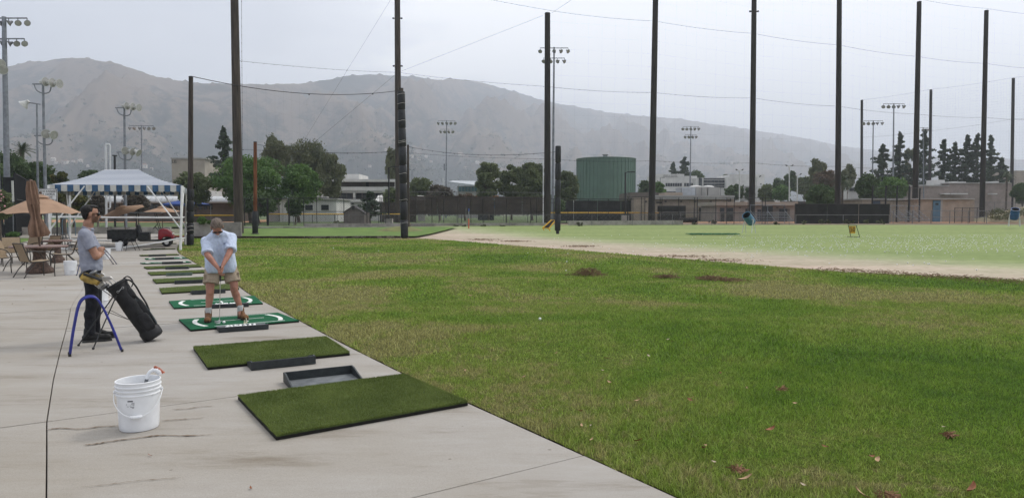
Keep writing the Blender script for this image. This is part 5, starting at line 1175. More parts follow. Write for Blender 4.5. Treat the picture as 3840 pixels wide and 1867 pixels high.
def stad(bx, tx, ty, Y, label, lower, hb=6.0, s=1.):
    b = gz(bx, Y); tp = at(tx, ty, Y); t = thing('lamp_mast', label, 'floodlight mast', b, 0, 'floodlight masts')
    MB().cyl(b, tp, .13, .08, 10).build('mast', M_galv, t, smooth=50)
    for dz, off, n, dirs in ((.25, .3, 3, [(1,-.2,-.06)]*3),)+lower:
        c = tp-Vector((0,0,dz)); w = .75*s
        MB().tube([c+Vector((-w,0,.1)), c+Vector((w*1.1,0,.1))], .05, 5).build('cross_arm', M_galv, t)
        MB().tube(catm([c+Vector((-w*.85,0,.08)), c+Vector((-w*.6,0,-.35)), c+Vector((0,0,-.55)), c+Vector((w*.6,0,-.45)), c+Vector((w*.8,0,.08))],4), .045, 5).build('brace_loop', M_galv, t)
        for k in range(n):
            d = Vector(dirs[k]).normalized(); p = c+Vector((off+.5*k*s-.1, -.25, .22-.07*k)); cobra(t, p+d*.15, d, s*1.05, False)
            MB().tube([p-d*.2, c+Vector((off+.4*k-.2,0,.1))], .04, 5).build('yoke', M_galv, t)
stad(171,161,308,50,'floodlight mast behind the tan umbrella with three white lamps over two cream ones',((3.9,.3,2,[(.75,-.6,-.2),(1,-.35,-.3)]),))
stad(470,466,398,58,'floodlight mast behind the striped tent with three white lamps on top',((3.9,.2,3,[(.6,-.7,-.15),(.95,-.3,-.25),(.95,-.15,-.5)]),))
b = gz(142,56); tp = at(138,392,56); t = thing('lamp_mast', 'thin mast just left of the three lamp mast, one white shade drooping left', 'floodlight mast', b); MB().cyl(b, tp, .10, .06, 8).build('mast', M_galv, t, smooth=50)
MB().tube([tp+Vector((-.7,0,.15)), tp+Vector((.3,0,0))], .05, 5).build('cross_arm', M_galv, t); cobra(t, tp+Vector((-1.0,-.1,-.05)), (-.75,-.1,-.65), 1.25, False)
b = gz(-8,45); tp = at(-12,225,45); t = thing('lamp_mast', 'mast cut off by the left border, two cream lamps showing', 'floodlight mast', b); MB().cyl(b, tp, .12, .08, 8).build('mast', M_galv, t, smooth=50)
cobra(t, at(0,240,44.6), (.7,-.6,-.25), 1.0, False); cobra(t, at(10,262,44.4), (.8,-.5,-.3), 1.0, False)
# small street lamps and court lights
def street(px, by, ty, Y, label, arms=1, m=None, r=.05, ped=None, head='box'):
    b = gz(px, Y); tp = at(px, ty, Y); m = m or M_blk; t = thing('street_lamp', label, 'lamp post', b, 0, 'lamp posts')
    z0 = Vector((0,0,0))
    if ped: MB().box(b+Vector((0,0,ped/2)),(.75,.75,ped)).build('pedestal', M_cwall, t, bevel=.02); z0 = Vector((0,0,ped))
    MB().cyl(b+z0, tp, r*1.2, r, 8).build('post', m, t, smooth=50)
    for s in ((1,) if arms == 1 else (-1, 1)):
        e = tp+Vector((s*.6 if arms == 1 else s*.45, 0, .05 if arms == 1 else .35)); MB().tube([tp-Vector((0,0,.05)), tp.lerp(e,.5)+Vector((0,0,.04)), e], r*.6, 5).build('arm', m, t)
        MB().box(e+Vector((s*.2,0,0)),(.5,.22,.10) if arms == 1 else (.38,.25,.2), R=Matrix.Rotation(0 if arms == 1 else -s*.5,3,'Y')).build('lamp_head', M_blk, t)
street(2345,840,647,76,'black street lamp on a concrete block in front of the green tank', ped=.9, r=.075)
street(1458,848,628,70,'dark street lamp on a concrete block left of the roped padded pole', ped=.55, r=.075)
street(2773,755,643,150,'pale court light with twin heads right of the glass fronted building',2,M_lampw,.13)
street(2838,755,668,140,'pale court light with twin heads just right of the pole behind the barrel',2,M_lampw,.12)
street(2960,755,627,150,'taller pale court light with twin heads left of the brown tree',2,M_lampw,.13)
street(2990,755,660,140,'shorter pale court light beside the brown tree',2,M_lampw,.12)
street(2476,740,667,170,'slim grey lamp before the white building with lettering',1,M_galv,.09)
street(1545,740,640,230,'distant twin head light above the green trees right of the roped pole',2,M_galv,.12)
# ================================================================ FENCES
M_fblk = mat('fence_black', (.016,.016,.017), .5, .1, 9); M_fgal = mat('fence_grey', (.17,.17,.17), .6, .1, 9, metal=.3)
M_yel = mat('yellow_guard', (.55,.33,.03), .6, .1, 4)
M_mesh = mat('chain_mesh', (.045,.045,.045), .6); 
def screen_mat(name, col, a): return mat(name, col, .95, .2, .9, alpha=a, coord='World')
def fence(pts, h, label, m=None, post_px=None, spacing=3., pr=.035, mesh=True, rails=(1.,), guard=None, screen=None, r_mesh=.004, sp=.22, name='chain_link_fence', z0=0., group=None, rail_r=.025):
    "pts: list of ground points (Vector); posts every spacing metres or at given px columns"
    m = m or M_fblk; a, b = Vector(pts[0]), Vector(pts[1]); a.z = zt(a.x,a.y)+z0; b.z = zt(b.x,b.y)+z0
    t = thing(name, label, 'fence', (a+b)/2, 0, group); d = (b-a); L = d.length; u = d/L; up = Vector((0,0,1))
    if post_px:
        S = []
        for px in post_px:
            q = ray(px, HZ); den = q.x*u.y-q.y*u.x
            s = (a.x*q.y-a.y*q.x)/den if abs(den) > 1e-9 else 0
            if -.5 <= s <= L+.5: S.append(s)
    else: S = [L*k/max(1,round(L/spacing)) for k in range(round(L/spacing)+1)]
    for s in S: MB().cyl(a+u*s, a+u*s+up*(h+.03), pr, n=6).build('post', m, t)
    for f in rails: MB().cyl(a+up*h*f, b+up*h*f, rail_r, n=5).build('rail', m, t)
    if mesh:
        mb = MB(); n = int((L+h)/sp)
        for k in range(n):
            for sg in (1, -1):
                s0 = k*sp-(h if sg > 0 else 0); lo, hi = s0, s0+sg*h; 
                if sg < 0: lo, hi = k*sp, k*sp-h
                z_lo, z_hi = 0., h
                if sg > 0:
                    if lo < 0: z_lo = -lo; lo = 0
                    if hi > L: z_hi = h-(hi-L); hi = L
                else:
                    if lo > L: z_lo = lo-L; lo = L
                    if hi < 0: z_hi = h+hi; hi = 0
                if z_hi > z_lo: mb.cyl(a+u*lo+up*z_lo, a+u*hi+up*z_hi, r_mesh, n=3, caps=False)
        mb.build('wire_mesh', m if m is M_fgal else M_mesh, t, kind='stuff')
    if guard:
        mb = MB(); k = max(1, round(L/3.)); mb.tube([a+up*(h+.03), b+up*(h+.03)], guard, 8); mb.build('top_guard', M_yel, t, smooth=50)
    if screen:
        lo, hi, sm = screen; k = max(1, round(L/4.)); nrm = Vector((-u.y,u.x,0))
        for i in range(k):
            p, q = a+u*(L*i/k+.03)-nrm*.05, a+u*(L*(i+1)/k-.03)-nrm*.05; MB().prism([p+up*lo*h, q+up*lo*h, q+up*hi*h, p+up*hi*h], nrm*.012).build('windscreen', sm, t)
    return t
g = gz
S_dark = screen_mat('screen_charcoal', (.022,.021,.020), 1); S_brn = screen_mat('screen_brown', (.070,.055,.045), .80); S_grey = screen_mat('screen_grey', (.075,.073,.070), 1.)
fence((g(1085,66), g(2420,72)), 2.6, 'long black chain link fence from the gate by the shed to the green tank', post_px=[1139,1188,1290,1376,1430,1446,1620,1664,1717,1766,1811,1900,1990,2012,2075,2130,2206,2281,2353,2405,2418], rails=(1.,.5))
fence((g(2350,70), g(2870,73)), 2.75, 'black chain link fence from the tank to the bleachers', post_px=[2355,2405,2418,2475,2482,2545,2604,2615,2684,2725,2753,2805,2858,2870], rails=(1.,.42), group=None)
fence((g(905,64), g(1085,65)), 2.5, 'black chain link fence with gates between the big wooden pole and the shed', post_px=[917,968,1002,1006,1083], rails=(1.,.04), pr=.05)
fence((g(1000,76), g(1500,79)), 1.0, 'low fence with a yellow top tube behind the shed', spacing=2.6, guard=.06, m=M_fblk, mesh=True)
fence((g(700,78), g(905,79)), .85, 'yellow capped low fence left of the big wooden pole', spacing=2.6, guard=.07)
fence((g(2050,80), g(2470,86)), 1.15, 'low yellow capped fence below the green tank', spacing=2.6, guard=.07)
fence((g(1560,79), g(2060,82)), 1.1, 'low fence with a faded top tube in the brown fence area', spacing=2.6)
fence((g(2400,84), g(2990,88)), 1.25, 'low grey field fence in front of the tan building', spacing=2.6, m=M_fgal)
fence((g(725,96), g(900,97)), 1.8, 'black windscreen fence with a yellow stripe on top, left of the big wooden pole', spacing=4, guard=.07, screen=(0,1,S_dark), mesh=False)
fence((g(640,108), g(900,109)), 2.6, 'taller dark screen behind the yellow capped ones', spacing=5, screen=(.1,1,S_dark), mesh=False)
fence((g(1425,88), g(1560,88)), 3.6, 'black mesh backstop beside the roped padded pole', spacing=2.5, screen=(0,.7,S_brn))
fence((g(1530,90), g(2060,94)), 3.9, 'tall brown screened fence with bent barbed wire arms', spacing=6.5, m=M_fgal, screen=(.25,.86,S_brn), sp=.5)
fence((g(2060,104), g(2500,108)), 3.2, 'charcoal screen along the foot of the green tank', spacing=5, screen=(0,.95,S_dark), mesh=False)
fence((g(2981,76), g(3335,78)), 2.15, 'solid dark windscreen fence behind the 50 sign', spacing=5, screen=(0,1,S_dark), mesh=False, m=M_fblk)
fence((g(2985,73), g(3335,75)), .95, 'low grey pipe fence in the weeds before the dark windscreen', spacing=4.6, m=M_fgal, mesh=False)
fence((g(2715,132), g(3030,134)), 3.6, 'brown screened tennis court fence left of the brown tree', spacing=4, m=M_fgal, screen=(0,.95,S_brn), mesh=False)
fence((g(3030,130), g(3240,130)), 3.3, 'grey screened court fence behind the low dark tree', spacing=4, screen=(0,.9,S_grey), mesh=False)
fence((g(3268,84), g(3407,84)), 4.4, 'tall black backstop netting between the floodlight masts', post_px=[3270,3320,3362,3407], pr=.09, rails=(1.,.6,.02), sp=.16, r_mesh=.008)
fence((g(3407,84), g(3455,86)), 4.2, 'black backstop post panel left of the pole by the blue door', post_px=[3409,3447], pr=.09)
fence((g(3580,80), g(3692,81)), 1.75, 'short black railing fence left of the dirt bank', spacing=.95, rails=(1.,))
fence((g(3420,112), g(3960,112)), 2.9, 'long grey chain link fence in front of the big pinkish wall', spacing=3.2, m=M_fgal, rails=(1.,.5))
fence((g(3350,74), g(3700,76)), 1.4, 'low grey fence in front of the tan shed', spacing=2.4, m=M_fgal, rails=(1.,.5), sp=.3)
fence((g(1100,62), g(2960,67)), 1.05, 'very long low wire fence just behind the range floor', spacing=3.9, m=M_fgal, rails=(1.,), pr=.022, sp=.45, rail_r=.012)
# left side
fence((g(-330,44), g(118,52)), 1.45, 'low black fence with a thin top rail behind the patio on the left', spacing=2.4, rails=(1.,))
for a, b, h, lab in ((g(-300,46), g(62,46.5), 4.0, 'tall fence of dark vertical boards at the left side of the picture'), (g(56,46.5), g(118,60), 4.25, 'tall dark board fence running away from the camera beside the closed umbrella')):
    a.z = b.z = 0; t = thing('board_fence', lab, 'fence', (a+b)/2); u = (b-a).normalized(); L = (b-a).length; n = max(3, int(L/.85)); nr = Vector((-u.y,u.x,0))
    for k in range(n):
        c = a+u*(L*(k+.5)/n); MB().box(c+Vector((0,0,h/2+.1)), (L/n*.80,.05,h-.2), az(u)).build('board', mat('board_black',(.020,.021,.023),.8,.2,3), t)
        MB().cyl(a+u*(L*k/n)-nr*.06, a+u*(L*k/n)-nr*.06+Vector((0,0,h+.1)), .05, n=6).build('post', M_fblk, t)
    for z in (.3,h*.6,h): MB().cyl(a-nr*.12+Vector((0,0,z)), b-nr*.12+Vector((0,0,z)), .03, n=5).build('rail', M_fblk, t)
# barbed arms, walls, kerbs
def wall(p, q, h, th, label, name='low_wall', z=None, m=None, cat='wall'):
    p, q = Vector(p), Vector(q); u = (q-p).normalized(); L = (q-p).length; z = z if z is not None else zt(p.x,p.y); n = max(1, round(L/3.2)); t = thing(name, label, cat, ((p+q)/2).xy.to_3d()+Vector((0,0,z)))
    for k in range(n):
        c = p+(q-p)*((k+.5)/n); c.z = z+h/2; MB().box(c, (L/n-.02, th, h+rnd.uniform(-.015,.015)), az(u)).build('block', m or M_cwall, t, bevel=.01)
wall(g(1140,61), g(1515,62), .34, .25, 'low concrete wall at the foot of the fences beside the shed')
wall(g(905,57.5), g(1500,60), .22, .30, 'low pale kerb behind the raised green strip', z=.28)
wall(g(2130,66), g(2560,69), .42, .25, 'low concrete wall below the fence in front of the tank')
wall(g(1540,64), g(2050,66), .25, .25, 'low concrete kerb beneath the brown fence')
wall(g(-60,49.5), g(64,49.5), .75, .3, 'pale concrete planter wall behind the waste bin', z=0)
wall(g(62,50), g(112,50.5), .62, .3, 'pale concrete block wall right of the waste bin', z=0)
wall(g(190,53), g(640,54), .55, .3, 'long low concrete wall behind the patio and the cart', z=0)
wall(g(725,46), g(905,46.3), 1.02, .3, 'grey concrete planter wall between the tent pole and the big wooden pole', z=0)
wall(g(706,45.4), g(1140,45.6), .13, .10, 'dark board edge holding up the raised green strip, left length', name='board_edge', z=0, m=mat('edge_board',(.06,.045,.035),.9,.3,5))
wall(g(1142,45.6), g(1500,45.8), .13, .10, 'paint flaked board edge of the raised green strip, right length', name='board_edge', z=0, m=mat('edge_board_pale',(.16,.14,.11),.9,.4,5,col2=(.04,.03,.025),sharp=.2))
# ================================================================ BUILDINGS
M_bw = mat('stucco_white', (.58,.57,.545), .9, .06, .5, coord='World'); M_bg = mat('stucco_grey', (.34,.33,.31), .9, .08, .5, coord='World')
M_bt = mat('block_tan', (.33,.27,.215), .9, .08, 1.2, coord='World'); M_bp = mat('block_pink', (.27,.225,.20), .9, .08, 1.1, coord='World')
M_bb = mat('block_beige', (.34,.30,.255), .9, .08, .4, coord='World'); M_win = mat('window_dark', (.025,.03,.035), .2, .2, 2, spec=.6)
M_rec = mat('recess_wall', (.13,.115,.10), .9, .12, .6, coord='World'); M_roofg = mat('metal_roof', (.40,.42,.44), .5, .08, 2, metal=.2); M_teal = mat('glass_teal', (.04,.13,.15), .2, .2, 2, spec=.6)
def bx(t, name, x0, x1, y0, y1, Y, depth, m, off=0., bevel=0., label=None):
    a, b = at(x0, y0, Y), at(x1, y1, Y); zt0, zb = a.z, b.z
    return MB().box(((a.x+b.x)/2, Y+depth/2-off, (zt0+zb)/2), (abs(b.x-a.x), depth, abs(zt0-zb))).build(name, m, t, bevel=bevel, label=label)
def gy(Y, px=1920): p = gz(px, Y); return HZ+(EYE-p.z+.1)*F/Y
def bld(label, px, Y, cat='building', name='campus_building', group=None): return thing(name, label, cat, gz(px, Y), 0, group)
def grid(t, name, x0, x1, y0, y1, Y, n, m, gap=.15, off=.06, depth=.12):
    for k in range(n):
        w = (x1-x0)/n; bx(t, name, x0+w*(k+gap/2), x0+w*(k+1-gap/2), y0, y1, Y, depth, m, off)
# LB building
t = bld('windowless beige block building with two dark letters high on its wall', 706, 150)
bx(t,'wall',643,772,594,gy(150),150,14,M_bb); bx(t,'parapet',641,774,592,597,150,14.4,M_bg,.2)
text_obj('LB','lettering',M_blk,at(653,607,149.9),.95,Matrix.Rotation(pi/2,3,'X'),t,sx=1.1)
# long white roofed building
t = bld('long low building with a ribbed white metal roof edge, left of the big wooden pole', 680, 92, name='low_building')
bx(t,'wall',350,880,760,gy(92),92.6,9,M_rec); bx(t,'upper_block',724,775,715,738,95,5,M_bw)
for k in range(26):
    x0 = 350+k*20.5; a, b = at(x0+.4,736,92.), at(x0+20,756,92.); m = MB(); n = 5
    P = [Vector((0, 1.4*(1-cos(pi/2*i/n))*1.0, .95*(sin(pi/2*i/n)))) for i in range(n+1)]
    for i in range(n):
        q0, q1 = P[i], P[i+1]; m.prism([(a.x,91.0+q0.y,b.z+q0.z*.75),(b.x,91.0+q0.y,b.z+q0.z*.75),(b.x,91.0+q1.y,b.z+q1.z*.75),(a.x,91.0+q1.y,b.z+q1.z*.75)],(0,.02,-.03))
    m.build('roof_panel', mat('roof_white',(.52,.53,.53),.5,.05,3), t)
bx(t,'fascia',350,880,756,761,91,.5,M_bg,.1); bx(t,'soffit',350,878,758.5,760.5,91.5,1.1,M_bw)
grid(t,'window',560,640,766,790,92.6,4,M_win); grid(t,'window',742,800,764,786,92.6,3,M_win,.3)
t = bld('royal blue pop up canopy by the long white roofed building', 700, 84, 'canopy', 'blue_canopy')
c = at(700,745,84); M_bc = mat('blue_cloth',(.03,.07,.26),.8); m = MB(); w = 2.0; h0 = at(700,766,84).z
C4 = [Vector((c.x+sx*w, 84+sy*w, h0)) for sx, sy in ((-1,-1),(1,-1),(1,1),(-1,1))]; ap = Vector((c.x,84,c.z))
for i in range(4): m.poly([C4[i], C4[(i+1)%4], ap]); m.prism([C4[i], C4[(i+1)%4], C4[(i+1)%4]-Vector((0,0,.2)), C4[i]-Vector((0,0,.2))],(0,.01,0))
m.build('cloth', M_bc, t)
for p in C4: MB().cyl((p.x,p.y,.4), p, .04, n=6).build('leg', M_galv, t)
# portables
t = bld('white portable classroom with two dark windows behind the small tree', 1150, 92, name='portable_building')
bx(t,'wall',1048,1262,748,gy(92),92,8,M_bw); bx(t,'end_wall',1000,1047,750,gy(92),92.5,7,M_bg); bx(t,'roof',996,1266,744,749,91.7,8.8,M_bg)
for x0,x1 in ((1145,1173),(1205,1233)): 
    bx(t,'window',x0,x1,769,788,92,.1,M_win,.08); bx(t,'window_frame',x0-1,x1+1,767.6,769.2,92,.14,M_bg,.1)
for x0 in (1160,1192,1211): bx(t,'rooftop_unit',x0,x0+14,737,744,95,1.2,M_bg)
for k in range(10): bx(t,'panel_seam',1060+k*20,1060.7+k*20,750,gy(92),92,.03,M_bg,.04)
# two storey
t = bld('two storey pale campus building with long dark recessed balconies', 1340, 122)
bx(t,'wall',1190,1486,680,gy(122),124,14,M_rec); bx(t,'roof_slab',1180,1487,672,682,122,17,M_bw); bx(t,'roof_block',1215,1347,653,672,126,8,M_bw)
bx(t,'balcony_band',1180,1488,701,716,122,2.2,M_bw); bx(t,'beam',1180,1488,718,723,122.2,2,M_bw); bx(t,'end_wall',1480,1487,682,701,122,2.,M_bw); bx(t,'base_band',1180,1480,747,757,122,2,M_bw)
for x in (1187,1205,1324,1484): bx(t,'column',x,x+7,722,748,122,.8,M_bw)
grid(t,'window',1215,1322,725,746,124,5,M_win,.15); grid(t,'window',1334,1480,725,746,124,6,M_win,.15); grid(t,'window',1250,1262,684,700,124,1,M_win); grid(t,'window',1372,1384,684,700,124,1,M_win)
t = bld('low pale building with dark light fittings in front of the two storey one', 1370, 104, name='low_building')
bx(t,'wall',1265,1482,760,gy(104),104,6,M_bw); bx(t,'roof_edge',1262,1484,757,761,103.7,6.5,M_bg); bx(t,'dark_opening',1268,1282,768,gy(104),104,.2,M_win,.1)
for x in (1270,1319,1446): bx(t,'light_fitting',x,x+8,762.5,767,104,.3,M_blk,.25)
a = [at(1404,756,106),at(1460,756,106),at(1460,728,109),at(1418,733,109)]; MB().prism(a,(0,.3,-.15)).build('sloping_roof', M_bw, t)
# shed
Y = 66; t = bld('small taupe garden shed with a gable roof behind the fence', 1325, Y, 'shed', 'garden_shed'); M_sh2 = mat('shed_siding',(.145,.125,.115),.85,.1,2); M_shr = mat('shed_roof',(.07,.065,.065),.9)
L_, R_, A_2 = at(1290,797,Y), at(1366,800,Y), at(1325,775,Y); z0 = gz(1325,Y).z
n = 14
for k in range(n):
    u0, u1 = k/n, (k+1)/n; x0 = L_.x+(R_.x-L_.x)*u0; x1 = L_.x+(R_.x-L_.x)*u1
    def zt_(x): return L_.z+(A_2.z-L_.z)*(x-L_.x)/(A_2.x-L_.x) if x < A_2.x else A_2.z+(R_.z-A_2.z)*(x-A_2.x)/(R_.x-A_2.x)
    MB().prism([(x0+.008,Y,z0),(x1-.008,Y,z0),(x1-.008,Y,zt_(x1)),(x0+.008,Y,zt_(x0))],(0,.05,0)).build('siding_board', M_sh2, t)
MB().prism([(L_.x-.5,Y+2.6,z0),(L_.x,Y+.03,z0),(L_.x,Y+.03,L_.z),(L_.x-.5,Y+2.6,L_.z)],(.05,.02,0)).build('side_wall', M_sh2, t)
MB().box(((L_.x+R_.x)/2,Y+1.4,(z0+L_.z)/2),(R_.x-L_.x-.1,2.6,L_.z-z0)).build('inner_wall', M_sh2, t)
MB().prism([(L_.x-.1,Y-.12,L_.z-.05),(A_2.x,Y-.12,A_2.z+.05),(A_2.x-.3,Y+2.8,A_2.z+.05),(L_.x-.65,Y+2.8,L_.z-.05)],(0,0,.06)).build('roof_slope', M_shr, t); MB().prism([(R_.x+.1,Y-.12,R_.z-.05),(A_2.x,Y-.12,A_2.z+.05),(A_2.x-.3,Y+2.8,A_2.z+.05),(R_.x-.2,Y+2.8,R_.z-.05)][::-1],(0,0,.06)).build('roof_slope', M_shr, t)
m = MB(); m.cyl(at(1325,782,Y-.04),at(1325,782,Y-.04)-Vector((0,.05,0)),.14,n=8); m.build('gable_vent', M_shr, t)
# basketball board
t = thing('basketball_backboard','white rounded basketball backboard in front of the two storey building','backboard',gz(1446,98)); m = MB(); c = at(1445,714,98); w, h = .44, .52
m.prism([c+Vector(p) for p in ((-w,0,-.25),(-.25,0,-h),(.25,0,-h),(w,0,-.25),(w,0,.25),(.25,0,h),(-.25,0,h),(-w,0,.25))],(0,.06,0)); m.build('board', M_lampw, t); MB().cyl(gz(1446,98.5), at(1443,705,98.5), .06, n=8).build('post', M_galv, t)
MB().tube([c+Vector((.2*cos(a),-.25+.2*sin(a),-.5)) for a in [2*pi*k/12 for k in range(12)]], .015, 4, True).build('hoop', M_orange, t)
# teal glazed building
t = bld('low building with teal windows beneath a pale roof, right of the distant mast', 1740, 165)
bx(t,'wall',1715,1792,698,gy(165),165.5,10,M_bg); m = MB(); m.prism([at(1680,686,165),at(1795,700,162),at(1790,684,172),at(1700,682,172)],(0,0,.3)); m.build('roof', M_roofg, t); grid(t,'window',1720,1790,701,718,165,6,M_teal,.1)
t = bld('kiosk with blue and orange sign panels under a flat grey roof', 1822, 112, 'kiosk', 'sign_kiosk')
bx(t,'roof',1780,1862,720,729,112,4,M_bg); bx(t,'wall',1792,1852,729,gy(112),114,2,M_win)
for x0,x1,y1 in ((1783,1820,752),(1838,1871,780)):
    bx(t,'sign_panel',x0,x1,733,y1,111.5,.1,mat('sign_blue',(.05,.13,.27),.6)); bx(t,'orange_band',x0+.5,x1-.5,734,742,111.5,.06,mat('sign_orange',(.50,.22,.06),.6),.08); bx(t,'white_panel',x0+1,x1-1,742.5,750,111.5,.06,mat('sign_pale',(.4,.45,.5),.6),.08)
t = bld('small white van like roof showing over the brown fence', 1578, 105, 'shelter', 'white_shelter'); m = MB(); m.prism([at(1562,751,105),at(1592,751,105),at(1585,734,106),at(1566,733,106)],(0,2,0)); m.build('roof', M_bw, t); bx(t,'wall',1566,1590,751,gy(105),105.3,1.5,M_bg)
t = bld('pale flat roofed building just left of the green tank', 2130, 150, name='low_building'); bx(t,'wall',2105,2165,726,gy(150),150,8,M_bw); bx(t,'roof',2100,2168,722,728,149.6,9,M_bg)
for px, lab in ((2118,'small white market umbrella left of the tank\'s foot'),(2152,'small white market umbrella touching the tank\'s left side')):
    c = at(px,753,112); t = thing('market_umbrella', lab, 'umbrella', gz(px,112)); m = MB(); m.lathe([(0.02,0),(.3,-.1),(.62,-.26)], c, 8); m.build('canopy', M_lampw, t); MB().cyl(gz(px,112), c, .03, n=6).build('pole', M_galv, t)
# ---- tank
Y = 150; c = gz(2271,Y); w0 = at(2162,HZ,Y).x; w1 = at(2380,HZ,Y).x; R = (w1-w0)/2*.995; c = Vector(((w0+w1)/2,Y,.35)); top = EYE+(HZ-590)/F*(Y-R)
M_tank = mat('tank_green', (.10,.165,.125), .5, .07, .35, spec=.4, coord='World'); t = thing('water_tank','large round dark green ribbed metal water tank behind the fences','water tank',c)
n = 44
for k in range(n):
    a0, a1 = 2*pi*k/n, 2*pi*(k+1)/n; e = .10*2*pi/n
    P = []
    for f in range(4):
        a = a0+e+(a1-a0-2*e)*f/3; P.append((c.x+R*cos(a), c.y+R*sin(a)))
    m = MB()
    for (xa,ya),(xb,yb) in zip(P, P[1:]): m._a([(xa,ya,c.z),(xb,yb,c.z),(xb,yb,top),(xa,ya,top)],[(0,1,2,3)])
    m.build('wall_panel', M_tank, t, smooth=True)
    m = MB(); aa = a0; m.box((c.x+(R+.02)*cos(aa), c.y+(R+.02)*sin(aa), (c.z+top)/2),(.16,.24,top-c.z-.02), aa); m.build('rib', M_tank, t)
MB().lathe([(R-.1,-top+c.z+.05),(R-.1,-.1)], (c.x,c.y,top), 60).build('inner_shell', M_tank, t, smooth=True)
MB().lathe([(R+.12,-.12),(R+.18,0),(R+.1,.08),(R*.6,.28),(0,.45)], (c.x,c.y,top), 60).build('roof', mat('tank_roof',(.16,.22,.19),.5), t, smooth=30)
m = MB(); p = at(2270,581,Y); m.cyl((p.x,Y,top+.3),(p.x,Y,top+.85),.45,n=12); m.cyl((p.x,Y,top+.85),(p.x,Y,top+1.0),.65,n=12); m.build('roof_vent', mat('tank_vent',(.2,.21,.2),.6), t)
# ---- brown range building right of the tank
Y = 104; t = bld('long flat roofed tan block building with dark wall lights right of the tank', 2570, Y, name='block_building')
bx(t,'wall',2378,2752,742,gy(Y),Y,12,M_bt); bx(t,'roof_band',2452,2755,733,747,Y-.6,13,M_bg); bx(t,'roof_band',2360,2470,722,748,Y+2,10,M_rec,.0); bx(t,'roof_block',2495,2560,722,733,Y+4,5,M_bt)
for x in (2421,2495,2553,2606,2664,2732): bx(t,'wall_light',x-3.5,x+3.5,753.5,758,Y,.3,M_blk,.32)
bx(t,'vent_slot',2461,2482,757,762,Y,.2,M_blk,.12); bx(t,'downpipe',2738,2740,744,758,Y-.7,.15,M_blk,.1); bx(t,'screen',2466,2571,772,gy(Y),Y-1.5,.1,S_dark)
for (x0,x1,mm) in ((2600,2618,M_bp),(2622,2640,M_win),(2650,2660,M_rec),(2700,2718,M_win),(2723,2742,M_win)): bx(t,'door' if mm is M_win else 'wall_panel',x0,x1,779,gy(Y),Y,.15,mm,.1)
t = bld('pair of grey metal cooling units on the tan building\'s roof', 2630, 110, 'cooling unit', 'rooftop_unit')
for x0,x1,mm in ((2556,2608,M_roofg),(2610,2652,M_bg),(2656,2699,M_bg)): bx(t,'casing',x0,x1,703,733.2,110,4,mm,0,.03)
for x0,x1 in ((2585,2632),(2634,2678)): 
    p, q = at(x0,702,112), at(x1,702,112); MB().lathe([((q.x-p.x)/2,0),((q.x-p.x)/2,.12),((q.x-p.x)/2*.6,.28),(0,.34)], ((p.x+q.x)/2,112,p.z-.05), 20).build('fan_cowl', M_bw, t)
for x in (2554.5, 2631, 2702): bx(t,'ladder_frame',x,x+1.2,704,733,109.8,.1,M_fgal)
Y = 92; t = bld('tan concession block with a pale roof band and dark openings behind the bleachers', 2860, Y, name='block_building')
bx(t,'wall',2690,2990,770,gy(Y),Y,8,M_bp); bx(t,'roof_band',2684,2993,757,771,Y-.5,9,M_bb)
for x0,x1,y0 in ((2700,2715,780),(2724,2748,780),(2795,2812,783),(2840,2853,786),(2858,2896,774),(2921,2950,783)): bx(t,'door',x0,x1,y0,gy(Y),Y,.2,M_win,.12)
bx(t,'mesh_opening',2870,2960,783,gy(Y)-8,Y,.15,M_rec,.1)
for x in (2773,2914,2940): bx(t,'wall_light',x-3,x+3,777,780,Y,.2,M_blk,.22)
for x in (2770,2805,2846,2920): bx(t,'roof_vent',x-5,x+5,753.5,757.2,Y+3,.9,M_bw)
# ---- white campus building
Y = 230; t = bld('white modern building with two lines of black lettering on its wall', 2535, Y)
bx(t,'wall',2462,2564,653,gy(Y),Y,16,M_bw); bx(t,'wall',2564,2612,660,gy(Y),Y+.5,14,M_bw)
grid(t,'window',2495,2557,687,699,Y,7,M_win,.16,.1); grid(t,'window',2563,2604,687,699,Y+.5,4,M_win,.16,.1); bx(t,'dark_base',2494,2562,718.5,722,Y,.3,M_win,.15)
text_obj('LOUIS  E.  ZELLERS','lettering',M_blk,at(2513,658.4,Y-.15),.50,Matrix.Rotation(pi/2,3,'X'),t,sx=1.1); text_obj('CENTER FOR INNOVATION','lettering',M_blk,at(2513,663.4,Y-.15),.46,Matrix.Rotation(pi/2,3,'X'),t,sx=.84)
t = bld('glass fronted dark wing between two white blocks', 2672, 226)
bx(t,'wall',2612,2724,667,gy(226),226,14,M_bw); bx(t,'side_glass',2620,2632,668,697,226,.3,M_win,.15)
grid(t,'window',2638,2721,668.5,673,226,5,M_win,.04,.15); grid(t,'window',2638,2721,676,686,226,6,M_win,.06,.15); grid(t,'window',2638,2721,689,697,226,6,M_win,.06,.15); grid(t,'window',2638,2721,699,704,226,6,M_win,.06,.15)
t = bld('plain white block building right of the glass wing', 2795, 224); bx(t,'wall',2724,2738,664,gy(224),224,14,M_bw); bx(t,'wall',2738,2864,654,gy(224),224.5,14,M_bw); bx(t,'lower_band',2755,2830,698,gy(224),223.8,.8,M_bg); bx(t,'window',2851,2855,689,693,224.5,.2,M_win,.15)
t = bld('small white building half hidden by bushes, rightmost of the white blocks', 2892, 215); bx(t,'wall',2864,2920,697,gy(215),215,10,M_bw); bx(t,'window',2880,2886,703,712,215,.2,M_win,.12)
